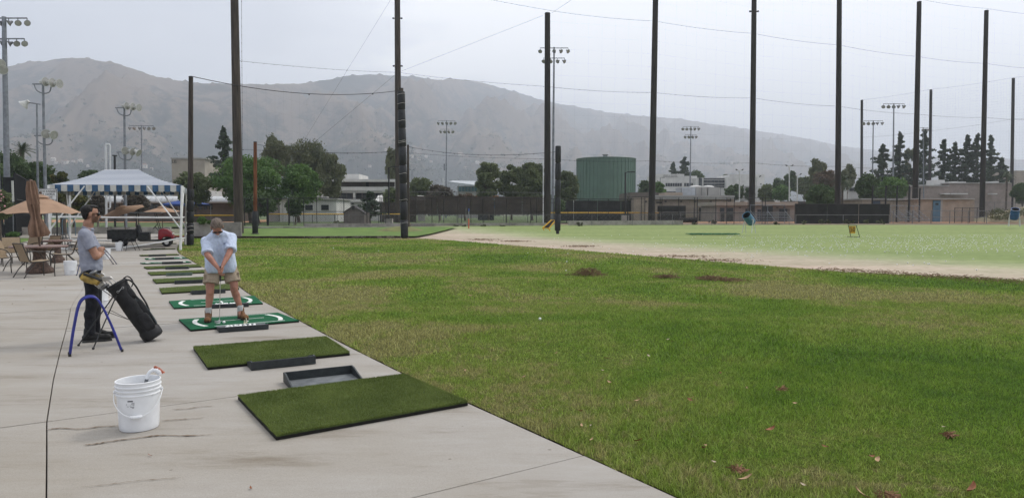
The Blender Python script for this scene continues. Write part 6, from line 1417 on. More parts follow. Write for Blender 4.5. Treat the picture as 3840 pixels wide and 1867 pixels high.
# ---- right side buildings
Y = 88; t = bld('tan block shed with a tall pale blue door', 3550, Y, 'shed', 'block_shed')
bx(t,'wall',3440,3652,748,gy(Y),Y,6,M_bt); bx(t,'roof_slab',3436,3655,744,748.6,Y-.3,6.8,M_bg)
M_bdoor = mat('door_blue', (.075,.15,.215), .6, .08, 2); bx(t,'door',3498,3526,752,gy(Y),Y,.12,M_bdoor,.1); bx(t,'door_frame',3526,3530,748.7,gy(Y),Y,.16,M_bg,.12); bx(t,'door_sign',3508,3519,762,769,Y-.12,.03,M_win,.02)
t = bld('low tan block building behind the black backstop', 3330, 100, name='block_building'); bx(t,'wall',3232,3412,748,gy(100),100,6,M_bt); bx(t,'roof_slab',3228,3415,744,749,99.7,7,M_bg); bx(t,'door',3270,3298,754,gy(100),100,.15,mat('door_slate',(.05,.07,.11),.6),.1); bx(t,'dark_door',3376,3398,752,gy(100),100,.15,M_win,.1)
t = bld('long pinkish grey windowless hall behind the right side fences', 3600, 150, 'building', 'sports_hall'); bx(t,'wall',3412,3560,697,gy(150),150,20,M_bp); bx(t,'wall',3560,3790,687,gy(150),150.4,20,M_bp,0); bx(t,'parapet',3558,3792,685.5,688.5,150.1,20.5,M_bg); bx(t,'parapet',3408,3560,695,698.5,149.8,20.5,M_bg)
for x0,x1,y0 in ((3504,3543,675),(3570,3588,681),(3592,3622,682),(3728,3745,680)): bx(t,'rooftop_box',x0,x1,y0,694,153,3,M_bw)
for x0,x1 in ((3567,3630),(3540,3562),(3722,3740)): bx(t,'canopy_strip',x0,x1,725,729,148.5,1.5,M_bw)
t = bld('beige building cut off by the right border', 3860, 190); bx(t,'wall',3812,3980,640,gy(190),190,15,M_bb)
t = bld('white arched roof between the palm and the dark tree', 3200, 170, 'building', 'arched_building'); m = MB(); p, q = at(3182,702,170), at(3226,702,170); m.prism([(p.x+(q.x-p.x)*k/8,170,p.z+1.0*sin(pi*k/8)) for k in range(9)]+[(q.x,170,.5),(p.x,170,.5)],(0,10,0)); m.build('shell', M_bw, t); bx(t,'dark_front',3186,3224,704,716,169.8,.2,M_win,.05)
# ---- foul poles
M_fp = mat('foul_white',(.66,.67,.68),.5,.05,3)
def foul(x, y0, by, Y, label, wing=None, r=.07):
    b = gz(x,Y); tp = at(x,y0,Y); t = thing('foul_pole',label,'foul pole',b,0,'foul poles'); MB().cyl(b,tp,r,n=10).build('pole',M_fp,t,smooth=50)
    if wing:
        x1, ya, yb = wing; P = [at(x,ya,Y),at(x1-3,ya,Y),at(x1,ya+5,Y),at(x1,yb-5,Y),at(x1-3,yb,Y),at(x,yb,Y)]; MB().tube(P,r*.7,6).build('wing_frame',M_fp,t); m = MB(); z = P[0].z
        while z > P[-1].z: m.cyl((P[0].x,Y,z),(P[3].x,Y,z),.012,n=3); z -= .16
        m.build('wing_mesh',M_galv,t,kind='stuff')
foul(397,541,860,58,'white foul pole with a mesh wing rising behind the striped tent',(413,541,783),.09)
foul(1661,668,752,120,'white double tube foul pole right of the thin dark pole',(1665,668,750),.07); foul(2037,592,845,75,'slim white pole touching the net pole left of the tank',None,.05); foul(2436,680,788,108,'white pole hugging the net pole right of the tank',None,.10)
t = thing('flue_pipe','black flue pipe with a cap above the tent roof','flue',gz(430,62)); MB().cyl(gz(430,62),at(430,586,62),.09,n=10).build('pipe',M_blk,t); MB().cyl(at(430,586,62),at(430,582,62),.20,n=12).build('cap',M_blk,t)
# ================================================================ RANGE FURNITURE
M_bar = mat('barrel_blue', (.055,.16,.26), .5, .15, 3, .1, spec=.4); M_bar2 = mat('barrel_deep_blue',(.025,.085,.24),.45,.15,3,.1,spec=.4); M_whf = mat('frame_white',(.62,.63,.64),.5)
def barrel(px, by, dirn, label, m, s=1.):
    b = G(px, by); t = thing('target_barrel', label, 'barrel', b, 0, 'blue target barrels'); d = Vector(dirn).normalized(); R = d.to_track_quat('Z','Y').to_matrix(); c = b+Vector((0,0,1.02*s)); L = .44*s; r = .31*s
    MB().lathe([(0,-L),(r*.93,-L),(r,-L*.93),(r,-L*.36),(r*1.04,-L*.33),(r,-L*.30),(r,L*.30),(r*1.04,L*.33),(r,L*.36),(r,L*.95),(r*1.03,L),(r*.93,L),(r*.90,L*.9),(r*.90,-L*.9),(0,-L*.92)], c, 24, None, R).build('drum', m, t, smooth=40)
    MB().lathe([(r*.895,L*.88),(r*.895,-L*.88),(0,-L*.88)], c, 20, None, R).build('drum_inside', M_blk, t)
    x = Vector((1,0,0))-d*d.x; x.normalize()
    sx = d.cross(Vector((0,0,1))).normalized()
    for s_ in (-1,1):
        for f in (-.28,.28):
            p = c+sx*s_*r*1.06; q = b+sx*s_*r*(1.25)+Vector((d.x,d.y,0))*f*1.2*s; MB().tube([p-Vector((0,0,.05)), q], .022*s, 6).build('leg', M_whf, t)
        MB().tube([c+sx*s_*r*1.06-Vector((0,0,.05)), c+sx*s_*r*1.06+d*.25*s-Vector((0,0,.2*s))], .022*s, 5).build('cradle', M_whf, t)
barrel(2808, 874, (-.62,-.50,.62), 'tilted pale blue barrel target with a dark open mouth near the middle of the range', M_bar, 1.0)
barrel(3803, 849, (-.18,-.42,.85), 'deep blue barrel target on white legs at the right side of the range', M_bar2, 1.05)
b = G(3196, 888); t = thing('yardage_sign','yellow yardage board with black 50 hanging in a black frame','sign',b,.05)
sc = b.y/F; def_ = lambda x,y: at(x,y,b.y)
for P in ([(3182,846),(3190,886)],[(3211,846),(3224,889)],[(3179,845.5),(3215,845.5)],[(3176,887),(3224,889)]): MB().tube([def_(*p) for p in P], .020, 6).build('frame_tube', mat('frame_green_black',(.015,.03,.022),.5), t)
bd = MB(); bd.prism([def_(3184,848),def_(3209,848),def_(3207,875),(def_(3186,875))],(0,.03,0)); bd.build('board', mat('board_yellow',(.58,.33,.015),.6,.1,8), t)
text_obj('50','numerals',M_blk,def_(3197,861)+Vector((0,-.012,0)),.50,Matrix.Rotation(pi/2,3,'X'),t,sx=.72)
b = G(2060, 865); t = thing('yellow_rack','tilted yellow tube frame with dark netting by the black padded post','rack',b); Mye = mat('yellow_tube',(.62,.36,.02),.5); q = lambda x,y,dy=0: at(x,y,b.y+dy)
MB().tube([q(2035,855),q(2068,825,.8),q(2084,826,.8),q(2058,857)], .045, 6, True).build('frame_tube', Mye, t); MB().tube([q(2035,855),q(2040,863)], .04,6).build('leg', Mye, t); MB().tube([q(2058,857),q(2063,866)], .04,6).build('leg', Mye, t)
MB().prism([q(2040,854,.1),q(2068,828,.8),q(2080,829,.8),q(2056,855,.1)],(0,.02,0)).build('netting', S_dark, t)
b = gz(1758,60); t = thing('marker_pole','orange and blue striped marker pole at the field corner','marker pole',b)
for (y0,y1,mm,nm_) in ((782,792,mat('flag_blue',(.04,.10,.35),.6),'blue_section'),(792,820,M_galv,'grey_section'),(820,864,mat('marker_orange',(.60,.13,.07),.6),'orange_section')): MB().cyl(at(1758,y1,60),at(1757.5,y0,60),.05,n=8).build(nm_, mm, t)
M_gnet = mat('green_net', (.015,.14,.07), .9, .3, 12)
m = MB(); c0 = G(2672,879)
for k in range(34):
    u = k/33; x = -1.75+3.5*u; m.tube([c0+Vector((x,-.7+.25*sin(k*1.7),.03)), c0+Vector((x+.15*sin(k),0,.05+.04*abs(sin(k*2.1)))), c0+Vector((x,.7+.25*cos(k*1.3),.03))], .016, 4)
for k in range(12): y = -.75+1.5*k/11; m.tube([c0+Vector((-1.8+3.6*j/10, y+.12*sin(j*1.3+k), .03+.03*abs(sin(j*1.1+k)))) for j in range(11)], .016, 4)
solo(m, 'ground_net', M_gnet, 'green netting lying flat on the range left of the tilted barrel', 'netting')
# bleachers
def bleacher(x0, x1, by, Y, label, rows=4, m=None):
    m = m or M_galv; a, b_ = gz(x0,Y), gz(x1,Y); t = thing('bleachers', label, 'bleachers', (a+b_)/2, 0, 'aluminium bleachers'); w = b_.x-a.x; z0 = a.z
    for k in range(rows):
        z = z0+.35+.28*k; y = Y+.55*k; MB().box(((a.x+b_.x)/2,y,z),(w,.28,.05)).build('bench_plank', m, t); MB().box(((a.x+b_.x)/2,y+.28,z-.2),(w,.24,.03)).build('foot_plank', m, t)
    for s in (0,.5,1): x = a.x+w*s*.96+w*.02; MB().tube([(x,Y-.1,z0+.32),(x,Y+.55*rows,z0+.3+.28*rows)],.03,5).build('frame_rail',m,t); MB().tube([(x,Y+.55*rows,z0),(x,Y+.55*rows,z0+.9+.28*rows)],.03,5).build('upright',m,t)
    MB().tube([(a.x,Y+.55*rows,z0+.9+.28*rows),(b_.x,Y+.55*rows,z0+.9+.28*rows)],.03,5).build('guard_rail',m,t)
bleacher(2838,2975,848,75,'silver bleachers right of the pole behind the tilted barrel'); bleacher(3378,3440,845,79,'small bleachers left of the pole by the blue door'); bleacher(3442,3488,845,82,'small bleachers in front of the tan shed')
m = MB(); a, b_ = at(2540,825,82), at(2612,825,82); m.tube([a, a.lerp(b_,.5)-Vector((0,0,.04)), b_], .32, 10); solo(m, 'tarp_roll', S_dark, 'thick black roll lying behind the fence, right of the tank', 'tarp roll', smooth=50)
t = thing('waste_bin','dark round waste bin by the pale planter wall on the left','waste bin',gz(36,47.5)); c = gz(36,47.5); c.z = 0; MB().lathe([(0,0),(.33,0),(.37,.6),(.36,.85),(.30,.88),(.0,.80)], c, 20).build('bin_body', S_dark, t, smooth=40); MB().tube([c+Vector((.37*cos(a),.37*sin(a),.86)) for a in [2*pi*k/18 for k in range(18)]], .02,5,True).build('rim', M_blk, t)
t = thing('mast_sign','narrow white sign strip on the left mast','sign',gz(47,46)); bx(t,'panel',42,52,678,756,46,.04,M_bw); MB().cyl(gz(47,46.1),at(47,678,46.1),.025,n=6).build('post',M_galv,t)
m = MB(); b = gz(237,50); m.lathe([(.18,0),(.16,.6),(.15,2.4)], b, 12, lambda a,z: 1+.08*noise.noise(Vector((a,z*3,1)))); solo(m, 'tree_stump_post', M_wood, 'reddish brown wooden post behind the tan umbrella\'s right tip', 'post', smooth=50)
# blue bike hoops beyond the tent rail
for px, lab in ((247,'left blue grey tube hoop behind the tent rail'),(268,'right blue grey tube hoop behind the tent rail')):
    c = gz(px,49); m = MB(); m.tube(catm([c+Vector((-.28,0,0)),c+Vector((-.28,0,1.0)),c+Vector((-.1,0,1.25)),c+Vector((.15,0,1.2)),c+Vector((.24,0,.9)),c+Vector((.24,0,0))],4), .025, 6); solo(m,'tube_hoop',mat('hoop_blue',(.10,.17,.22),.5),lab,'hoop',smooth=50)
t = thing('picnic_bench','small red brown bench seen through the tent\'s right posts','bench',gz(665,44)); bx(t,'seat_plank',640,700,884,888,44,.5,mat('bench_red',(.25,.06,.04),.7)); bx(t,'leg',645,650,888,896,44.1,.3,M_blk); bx(t,'leg',690,695,888,896,44.1,.3,M_blk)
# ================================================================ VEGETATION
def leaf_mat(name, col, col2, tr=.22, sc=.5): return mat(name, col, .6, .2, sc, col2=col2, trans=tr, spec=.25, coord='World', detail=6, sharp=.7)
ML = {'ficus':leaf_mat('leaf_deep',(.100,.150,.052),(.036,.066,.026)),'bright':leaf_mat('leaf_green',(.130,.225,.052),(.052,.110,.030)),'euc':leaf_mat('leaf_olive',(.180,.190,.095),(.075,.092,.050)),
 'pine':leaf_mat('needle_dark',(.085,.115,.068),(.034,.052,.036)),'olive':leaf_mat('leaf_dusty',(.165,.195,.080),(.065,.090,.040)),'magn':leaf_mat('leaf_magnolia',(.16,.14,.035),(.035,.060,.020),.2,1.2),'palm':leaf_mat('frond',(.075,.10,.045),(.035,.055,.025)),
 'brown':leaf_mat('leaf_brown',(.17,.115,.075),(.075,.06,.04)),'dry':leaf_mat('twig_grey',(.15,.13,.10),(.07,.06,.05)),'weed':leaf_mat('weed_green',(.13,.14,.075),(.06,.065,.035)),'pink':mat('petal_pink',(.55,.28,.30),.7)}
M_bark = mat('bark', (.13,.10,.08), .95, .3, 3, .5, col2=(.055,.045,.036)); M_barkp = mat('bark_pale', (.26,.22,.18), .9, .3, 2, .3, col2=(.12,.10,.08))
def leafcloud(C, Rr, n, size, seed, flat=.0, hang=0.):
    "C centres (k,3), Rr radii (k,3), n leaves each; returns verts, quads"
    r = np.random.RandomState(seed); k = len(C); N = k*n
    d = r.normal(size=(N,3)); d /= np.linalg.norm(d,axis=1)[:,None]; rad = r.rand(N)**.45*np.where(r.rand(N) < .18, r.uniform(1.,1.38,N), 1.)
    P = np.repeat(C,n,0)+d*rad[:,None]*np.repeat(Rr,n,0)
    if hang: P[:,2] -= hang*r.rand(N)**2
    a = r.normal(size=(N,3)); a[:,2] *= (1-flat); a += d*.5; a /= np.linalg.norm(a,axis=1)[:,None]
    b = np.cross(a, r.normal(size=(N,3))); b /= np.linalg.norm(b,axis=1)[:,None]; c = np.cross(a,b)
    if hang: b[:,2] -= 1.4; b /= np.linalg.norm(b,axis=1)[:,None]
    s = (size*r.uniform(.5,1.25,N))[:,None]
    V = np.stack([P-b*s, P-c*s*.55, P+b*s, P+c*s*.55],1).reshape(-1,3); return V, np.arange(N*4).reshape(-1,4)
def tree(kind, x0, x1, y0, y1, Y, label, seed, leaves=5200, cat='tree', name=None, trunk=True, group=None, leaf=None, clumps=None, jag=1.):
    r = random.Random(seed); a, b = at(x0,y0,Y), at(x1,y1,Y); cx = (a.x+b.x)/2; w = (b.x-a.x)/2; zt1, zb = a.z, b.z; H = zt1-zb; base = gz((x0+x1)/2,Y); base.x = cx; zg = base.z
    nm = name or {'pine':'conifer_tree','euc':'eucalyptus_tree','magn':'magnolia_tree','brown':'bronze_tree','dry':'bare_bush'}.get(kind,'broadleaf_tree')
    C = []; R_ = []; lim = []
    if kind == 'pine':
        n = clumps or max(11,int(H/.8)); lean = r.uniform(-.12,.12)*w
        for k in range(n):
            f = (k+.5)/n; z = zb+H*f
            C.append((cx+lean*f, Y, z)); R_.append((.12+.12*w*(1-f),)*2+(H/n*1.1,)); lim.append(C[-1])
            for s in range(5):
                ww = w*1.5*min(1,(1-f)*1.45)**.8*(.25+.85*r.random())+.12; an = r.uniform(0,2*pi); q_ = r.uniform(.5,1.15); C.append((cx+ww*cos(an)*.85*q_, Y+ww*sin(an)*.7*q_, z-ww*.05+r.uniform(-.7,.7)*H/n)); R_.append((ww*.30*r.uniform(.7,1.3)+.15,ww*.25+.18,H/n*.26+.08)); lim.append(C[-1])
    else:
        hang = kind == 'euc'; n = clumps or (34 if hang else 52)
        if not hang and trunk: zb -= .10*H; H = zt1-zb
        for k in range(n):
            for _ in range(30):
                u, v, q = r.uniform(-1,1), r.uniform(-1,1), r.uniform(-1,1)
                if u*u+v*v+q*q < 1: break
            s = 1/max(.35, sqrt(u*u+v*v+q*q))**.45; u, v, q = u*s, v*s, q*s
            rr = min(w,H/2)*r.uniform(.20,.40)*(1.05 if not hang else .85)
            C.append((cx+u*(w-rr*.8), Y+v*w*.75, (zt1+zb)/2+q*(H/2-rr*.8))); R_.append((rr*r.uniform(.9,1.5), rr, rr*r.uniform(.65,1.05)*(1.5 if hang else 1))); lim.append(C[-1])
    C = np.array(C); R_ = np.array(R_); per = max(12,int(leaves*(.62 if kind == 'pine' else 1)/len(C))); sz = leaf or max(.12, Y*.0020)
    V, Q = leafcloud(C, R_, per, sz, seed, hang=.9 if kind == 'euc' else 0.)
    V = np.vstack([V])-np.array(base); t = thing(nm, label, cat, base, 0, group)
    o = bpy.data.objects.new('crown', npmesh('crown', V, Q, ML[kind])); COL.objects.link(o); o.parent = t
    if trunk:
        m = MB(); rt = max(.10, min(w,3)*.09); top = Vector((cx+r.uniform(-.1,.1)*w, Y, zb+H*(.9 if kind == 'pine' else .55))); mid = Vector((cx+r.uniform(-.12,.12)*w, Y, (zg+zb)/2+.2*H))
        m.tube(catm([Vector((cx,Y,zg-.2)), mid, top],4), [rt*(1-.75*i/8) for i in range(9)], 8)
        for k in range(0, len(lim), max(1,len(lim)//12)):
            f = r.uniform(.35,.95); p = Vector((cx,Y,zg)).lerp(top,f) if kind == 'pine' else mid.lerp(top,r.random()); m.tube([p, p.lerp(Vector(lim[k]),.5)+Vector((0,0,.1)), Vector(lim[k])], [rt*.35,rt*.24,rt*.12], 5)
        m.build('trunk', M_barkp if kind in ('euc','dry') else M_bark, t, smooth=60)
    return t
TT = [
 ('ficus',-170,40,585,800,64,'dense dark tree cut off by the left border, behind the tall mast',8000),
 ('ficus',-40,118,560,760,70,'dense dark green tree directly below the fan palm',9000),
 ('ficus',95,205,590,775,66,'dark green tree between the two left floodlight masts',7000),
 ('magn',186,262,632,772,58,'yellow tinged magnolia tree left of the striped tent',4200),
 ('magn',212,330,712,800,55,'lower magnolia foliage showing beneath the tent roof',3200),
 ('dry',330,400,722,800,62,'bare grey twigged bush behind the tent, left one',2200),('dry',455,560,716,800,64,'bare grey twigged bush behind the tent, right one',2600),
 ('ficus',296,392,634,690,92,'dark tree top peeking over the left slope of the tent roof',3000),
 ('olive',655,800,636,760,80,'leafy tree in front of the beige block building with two letters',6500),
 ('pine',788,892,488,700,108,'tall ragged pine just left of the big wooden pole',6500),
 ('bright',790,1090,572,770,82,'broad bright green tree behind the big wooden and the orange pole',15000),
 ('ficus',905,1040,715,806,76,'dark low foliage around the orange pole',4200),
 ('euc',975,1095,506,665,112,'tall eucalyptus right of the big wooden pole',6000),('euc',1070,1225,512,690,106,'widest drooping eucalyptus, highest in the clump left of centre',10000),('euc',1180,1298,568,730,103,'eucalyptus with dangling strands in front of the two storey building',7000),
 ('bright',1040,1200,604,765,84,'rounded green tree in front of the drooping eucalyptus trees',8500),
 ('ficus',1072,1140,728,806,70,'small dark round tree before the white portable classroom',3000),
 ('pine',1352,1422,722,815,70,'small dark cone shaped tree right of the shed',2600),
 ('euc',1440,1500,550,690,128,'thin tall eucalyptus left of the roped padded pole',3200),
 ('olive',1436,1512,696,790,96,'dusty shrub tree right behind the roped padded pole',3200),('olive',1528,1628,662,760,112,'soft green tree right of the thin dark pole',4600),
 ('dry',1598,1700,690,770,104,'thin straw coloured bush around the distant mast',3600),('brown',1700,1790,722,775,104,'brown thatched looking bush under the teal windowed building',2600),
 ('olive',1782,1880,600,765,112,'left one of the big dusty green trees left of the tank',8000),('olive',1868,1968,612,775,116,'middle one of the big dusty green trees left of the tank',8000),('olive',1940,2052,604,770,110,'right one of the big dusty green trees, behind the lamp mast',8000),
 ('olive',2084,2172,636,765,128,'dusty green tree touching the green tank\'s left side',6000),('ficus',1990,2120,730,800,100,'dark low bushes between the padded post and the tank',3400),
 ('ficus',2392,2440,676,742,180,'small green tree just right of the tank',1800),('bright',2440,2498,680,745,150,'light green tree beside the white lettered building',2400),
 ('pine',2512,2538,610,690,240,'slim cypress behind the white lettered building',1400),('pine',2540,2590,592,690,245,'taller dark pine behind the white lettered building',2600),('ficus',2575,2640,640,690,250,'round dark tree behind the roof of the white building',1800),
 ('ficus',2540,2562,712,735,175,'small bush at the foot of the white lettered building',500),
 ('ficus',2718,2792,690,748,160,'bushy dark green shrub before the plain white block',2600),('ficus',2792,2828,700,745,158,'smaller shrub right of the pale court light',1400),
 ('olive',2845,2905,690,756,165,'loose green shrubs right of the pole behind the barrel',2200),('bright',2895,2962,692,752,162,'light green shrubs left of the taller court light',2000),('ficus',2710,2735,655,672,250,'dark tree tip over the roof of the glass wing',600),
 ('ficus',2935,2992,636,720,200,'round grey green tree behind the taller court light',2600),('ficus',2898,2945,664,720,210,'low dark tree right of the white blocks',1600),('olive',2985,3050,655,730,190,'pale green tree left of the open crowned eucalyptus',2200),
 ('euc',3030,3100,594,700,155,'open crowned eucalyptus left of the pole before the dark screen',3600),('brown',3050,3140,632,745,140,'bronze leaved broad tree behind the court fence',5200),
 ('ficus',3024,3142,686,786,100,'dark low spreading tree at the end of the tan concession block',7000),
 ('euc',3152,3206,610,700,160,'wispy tree behind the fan palm by the pole',2200),
 ('ficus',3214,3300,652,762,112,'dark rounded tree behind the lower floodlight mast',5200),('bright',3292,3402,656,758,108,'bushy green tree behind the black backstop',6000),
 ('pine',3272,3345,545,720,175,'broad dark conifer left of the higher floodlight mast',5200),('pine',3345,3402,500,720,172,'tallest conifer of the left group, just right of the higher mast',5200),('euc',3385,3440,548,720,176,'lighter loose tree between two conifers',3400),('pine',3430,3500,492,720,170,'tall conifer behind the pole by the blue door',5200),
 ('pine',3510,3566,530,700,172,'first conifer of the right group, beside the middle far pole',4200),('pine',3556,3602,540,700,174,'slim conifer second in the right group',3200),('pine',3598,3652,514,700,172,'conifer third in the right group',4200),('pine',3636,3692,506,700,170,'conifer just left of the pole behind the dirt bank',4200),('pine',3690,3738,514,700,173,'conifer just right of the pole behind the dirt bank',3800),('pine',3732,3775,596,700,176,'shortest conifer of the right group',2600),
 ('ficus',3796,3870,680,762,140,'dark rounded tree at the far right under the beige building',3000),
]
for i, (k, x0, x1, y0, y1, Y, lab, n) in enumerate(TT): tree(k, x0, x1, y0, y1, Y, lab, 100+i, int(n*2.0))
def palm(cx, cy, rad, Y, label, seed, n=30, droop=.9):
    r = random.Random(seed); c = at(cx,cy,Y); R = rad*Y/F; b = gz(cx,Y); b.x = c.x; t = thing('palm_tree', label, 'palm tree', b); m = MB()
    for k in range(n):
        an = r.uniform(0,2*pi); el = r.uniform(-.5,1.3); L = R*r.uniform(.7,1.05); P = []
        for j in range(7):
            f = j/6; P.append(c+Vector((cos(an)*cos(el)*L*f, sin(an)*cos(el)*L*f, sin(el)*L*f-droop*L*.55*f*f)))
        for j in range(6):
            d = (P[j+1]-P[j]); s = d.cross(Vector((0,0,1))).normalized()
            for sg in (-1,1):
                for q in range(3):
                    p = P[j].lerp(P[j+1], q/3); e = p+s*sg*L*.22*(1-.4*j/6)+d*.8-Vector((0,0,L*.10)); m._a([p, p+d*.22, e],[(0,1,2)])
    m.build('crown', ML['palm'], t)
    P = [b+(c-b)*(k/8) for k in range(9)]; MB().tube(P, [.22,.19,.18,.17,.17,.16,.17,.20,.24], 10).build('trunk', M_bark, t, smooth=60)
palm(82,562,46,74,'fan palm crown rising above the dark trees on the left',5,46,.5); palm(3160,676,44,104,'shaggy fan palm right beside the pole before the dark screen',6,46,.9); palm(3777,650,30,135,'feather palm left of the far right pole',7,30,1.2)
# oleander with pink flowers
t = tree('olive',-60,50,706,815,38,'green shrub with pink flowers at the left border',77,5200,'shrub','flowering_shrub',True,leaf=.07); m = MB()
for k in range(60):
    p = at(rnd.uniform(-40,48),rnd.uniform(715,795),38); p.y += rnd.uniform(-.9,-.4); m.ell(p,.035+.02*rnd.random(),6,4)
m.build('blossoms', ML['pink'], t, kind='stuff')
tree('bright',24,76,868,892,43,'low green shrub on the grass by the waste bin',78,1500,'shrub','low_shrub',False,leaf=.06)
tree('bright',742,775,812,842,45.6,'spiky green plant growing above the planter wall',79,500,'plant','planter_plant',False,leaf=.09); tree('bright',775,800,828,840,45.6,'low yellow green plant on the planter wall',80,400,'plant','planter_plant',False,leaf=.07)
# weeds along the dirt track: separate plants that can be told apart
WG = 'weeds at the foot of the fences'
WP = [(3065,3095,820,840,'weed clump left of the 50 sign under the dark screen'),(3098,3122,822,840,'smaller weed clump beside the pole foot under the dark screen'),(3155,3205,820,841,'wide weed clump right behind the 50 sign'),(3225,3262,821,840,'weed clump right of the 50 sign'),(3282,3325,821,841,'weed clump at the right end of the dark screen'),(2655,2692,824,842,'brownish tumbleweed left of the tilted barrel'),(2590,2620,834,846,'low dry weed beneath the fence right of the tank'),(3005,3030,826,842,'weed at the left end of the dark screen'),(1695,1722,838,856,'low weed under the brown fence, left one'),(1725,1765,842,858,'low weed beside the orange marker pole'),(1800,1830,838,856,'low weed under the brown fence, middle one'),(1868,1900,842,858,'low weed under the brown fence, right one'),(2160,2190,832,848,'low weed at the wall below the tank'),(1250,1290,826,848,'straggly weed left of the garden shed'),(2900,2930,832,846,'dry weed in front of the silver bleachers')]
for i, (x0,x1,y0,y1,lab) in enumerate(WP): tree('weed' if i != 5 else 'dry', x0, x1, y0, y1, 70 if x0 > 2400 else 64, lab, 300+i, 420, 'weed', 'weed_clump', False, WG, leaf=.08, clumps=9)
# dirt bank at the far right and small mound beside the padded pole
def mound(name, x0, x1, ytop, Y, m, depth, label=None, n=26):
    a, b = gz(x0,Y), gz(x1,Y); h = at(0,ytop,Y).z-a.z; V = []; 
    for j in range(14):
        for i in range(n+1):
            u, v = i/n, j/13; x = a.x+(b.x-a.x)*u; y = Y-depth/2+depth*v; e = sin(pi*u)**.7*sin(pi*v)**.9 if name == 'grass_mound' else smooth(u*3.2)*sin(pi*v)**.8
            V.append((x, y, a.z-.06+h*e*(1+.15*noise.noise(Vector((x*.6,y*.6,2))))))
    i, j = np.meshgrid(np.arange(n), np.arange(13)); q = (j*(n+1)+i).ravel(); o = bpy.data.objects.new(name, npmesh(name, np.array(V), np.stack([q,q+1,q+n+2,q+n+1],1), m, True)); COL.objects.link(o); o['kind'] = 'structure'
mound('dirt_bank', 3655, 4500, 768, 86, mat('bank_soil',(.24,.18,.12),.95,.3,.8,.5,coord='World',col2=(.13,.13,.07),bscale=5), 16)
mound('grass_mound', 1405, 1600, 846, 55, mat('mound_grass',(.17,.19,.06),.95,.3,1.2,.5,coord='World',col2=(.12,.11,.05)), 4)
V, Q = leafcloud(np.array([(at(x,HZ,Y).x, Y, 1.2+rnd.uniform(-.3,1.2)*min(1,(x-3690)/60)) for x, Y in [(rnd.uniform(3700,4000), rnd.uniform(80,86)) for _ in range(60)]]), np.full((60,3),.55)*np.array([1.3,1,.5]), 40, .12, 11)
o = bpy.data.objects.new('bank_grass', npmesh('bank_grass', V, Q, ML['weed'])); COL.objects.link(o); o['kind'] = 'stuff'; o['label'] = 'dry grass covering the dirt bank'
# far wooded valley floor and hillside houses
def far_woods():
    r = np.random.RandomState(4); C = []; Rr = []
    for _ in range(1500):
        u = r.uniform(-.85,.85); d = r.uniform(300,1250)**1.; s = r.uniform(4,9)*(1+.3*(d>800)); C.append((u*d, d, s*.4)); Rr.append((s*1.1,s,s*r.uniform(.7,1.25)))
    V, Q = leafcloud(np.array(C), np.array(Rr), 40, 1.5, 5); return V, Q
V, Q = far_woods(); o = bpy.data.objects.new('distant_woods', npmesh('distant_woods', V, Q, leaf_mat('leaf_far',(.040,.058,.034),(.018,.030,.018),.1,.05))); COL.objects.link(o); o['kind'] = 'stuff'; o['label'] = 'wooded valley floor below the hills'
def hill_pt(px, k):
    u = (px-W0/2)/F; i = int(np.clip(np.searchsorted(HU, u), 0, len(HU)-1)); return Vector(HV[i, k])
r = np.random.RandomState(9); C = []; Rr = []
for _ in range(9500):
    k = int(abs(r.normal(0,15))); p = hill_pt(r.uniform(-300,4100), min(k,90)); s = r.uniform(5,13)*(1 if k < 20 else .7); C.append((p.x+r.uniform(-9,9), p.y+r.uniform(-9,9), p.z+s*.2)); Rr.append((s,s,s*.55))
V, Q = leafcloud(np.array(C), np.array(Rr), 18, 2.6, 8); o = bpy.data.objects.new('hillside_scrub', npmesh('hillside_scrub', V, Q, MATS['leaf_far'])); COL.objects.link(o); o['kind'] = 'stuff'; o['label'] = 'trees and scrub over the lower hillside'
M_hw = mat('house_wall',(.62,.56,.50),.9,.1,.1); M_hr = mat('house_roof',(.30,.19,.14),.9,.1,.1)
HP = [(208,617,14,'white villa with a pale roof on the slope left of the tent'),(222,622,9,'small villa just right of the largest left villa'),(262,622,18,'long pale house on the slope behind the foul pole'),(285,618,10,'house above the left tent slope, second from the foul pole'),(310,622,14,'pale house left of the white foul pole'),(340,628,8,'small house beside the white foul pole'),(545,645,18,'white house on the slope behind the tent ridge'),(575,640,10,'small house right of the tent ridge'),(1450,600,12,'house left of the roped padded pole on the far slope'),(1545,602,14,'first white house right of the roped padded pole'),(1572,601,12,'second white house right of the roped padded pole'),(1598,606,10,'third white house right of the roped padded pole'),(1615,612,9,'fourth house right of the roped padded pole'),(1720,603,14,'pale house left above the big dusty trees'),(1785,629,12,'house low on the slope beside the big dusty trees'),(1385,634,10,'house above the two storey campus building'),(1740,640,10,'small house low on the slope right of the distant mast'),(2430,650,9,'tiny pale house right of the tank'),(2480,645,9,'tiny pale house above the white lettered building'),(2730,620,9,'tiny pale house on the far slope'),(2560,602,8,'tiny house high above the dark pine')]
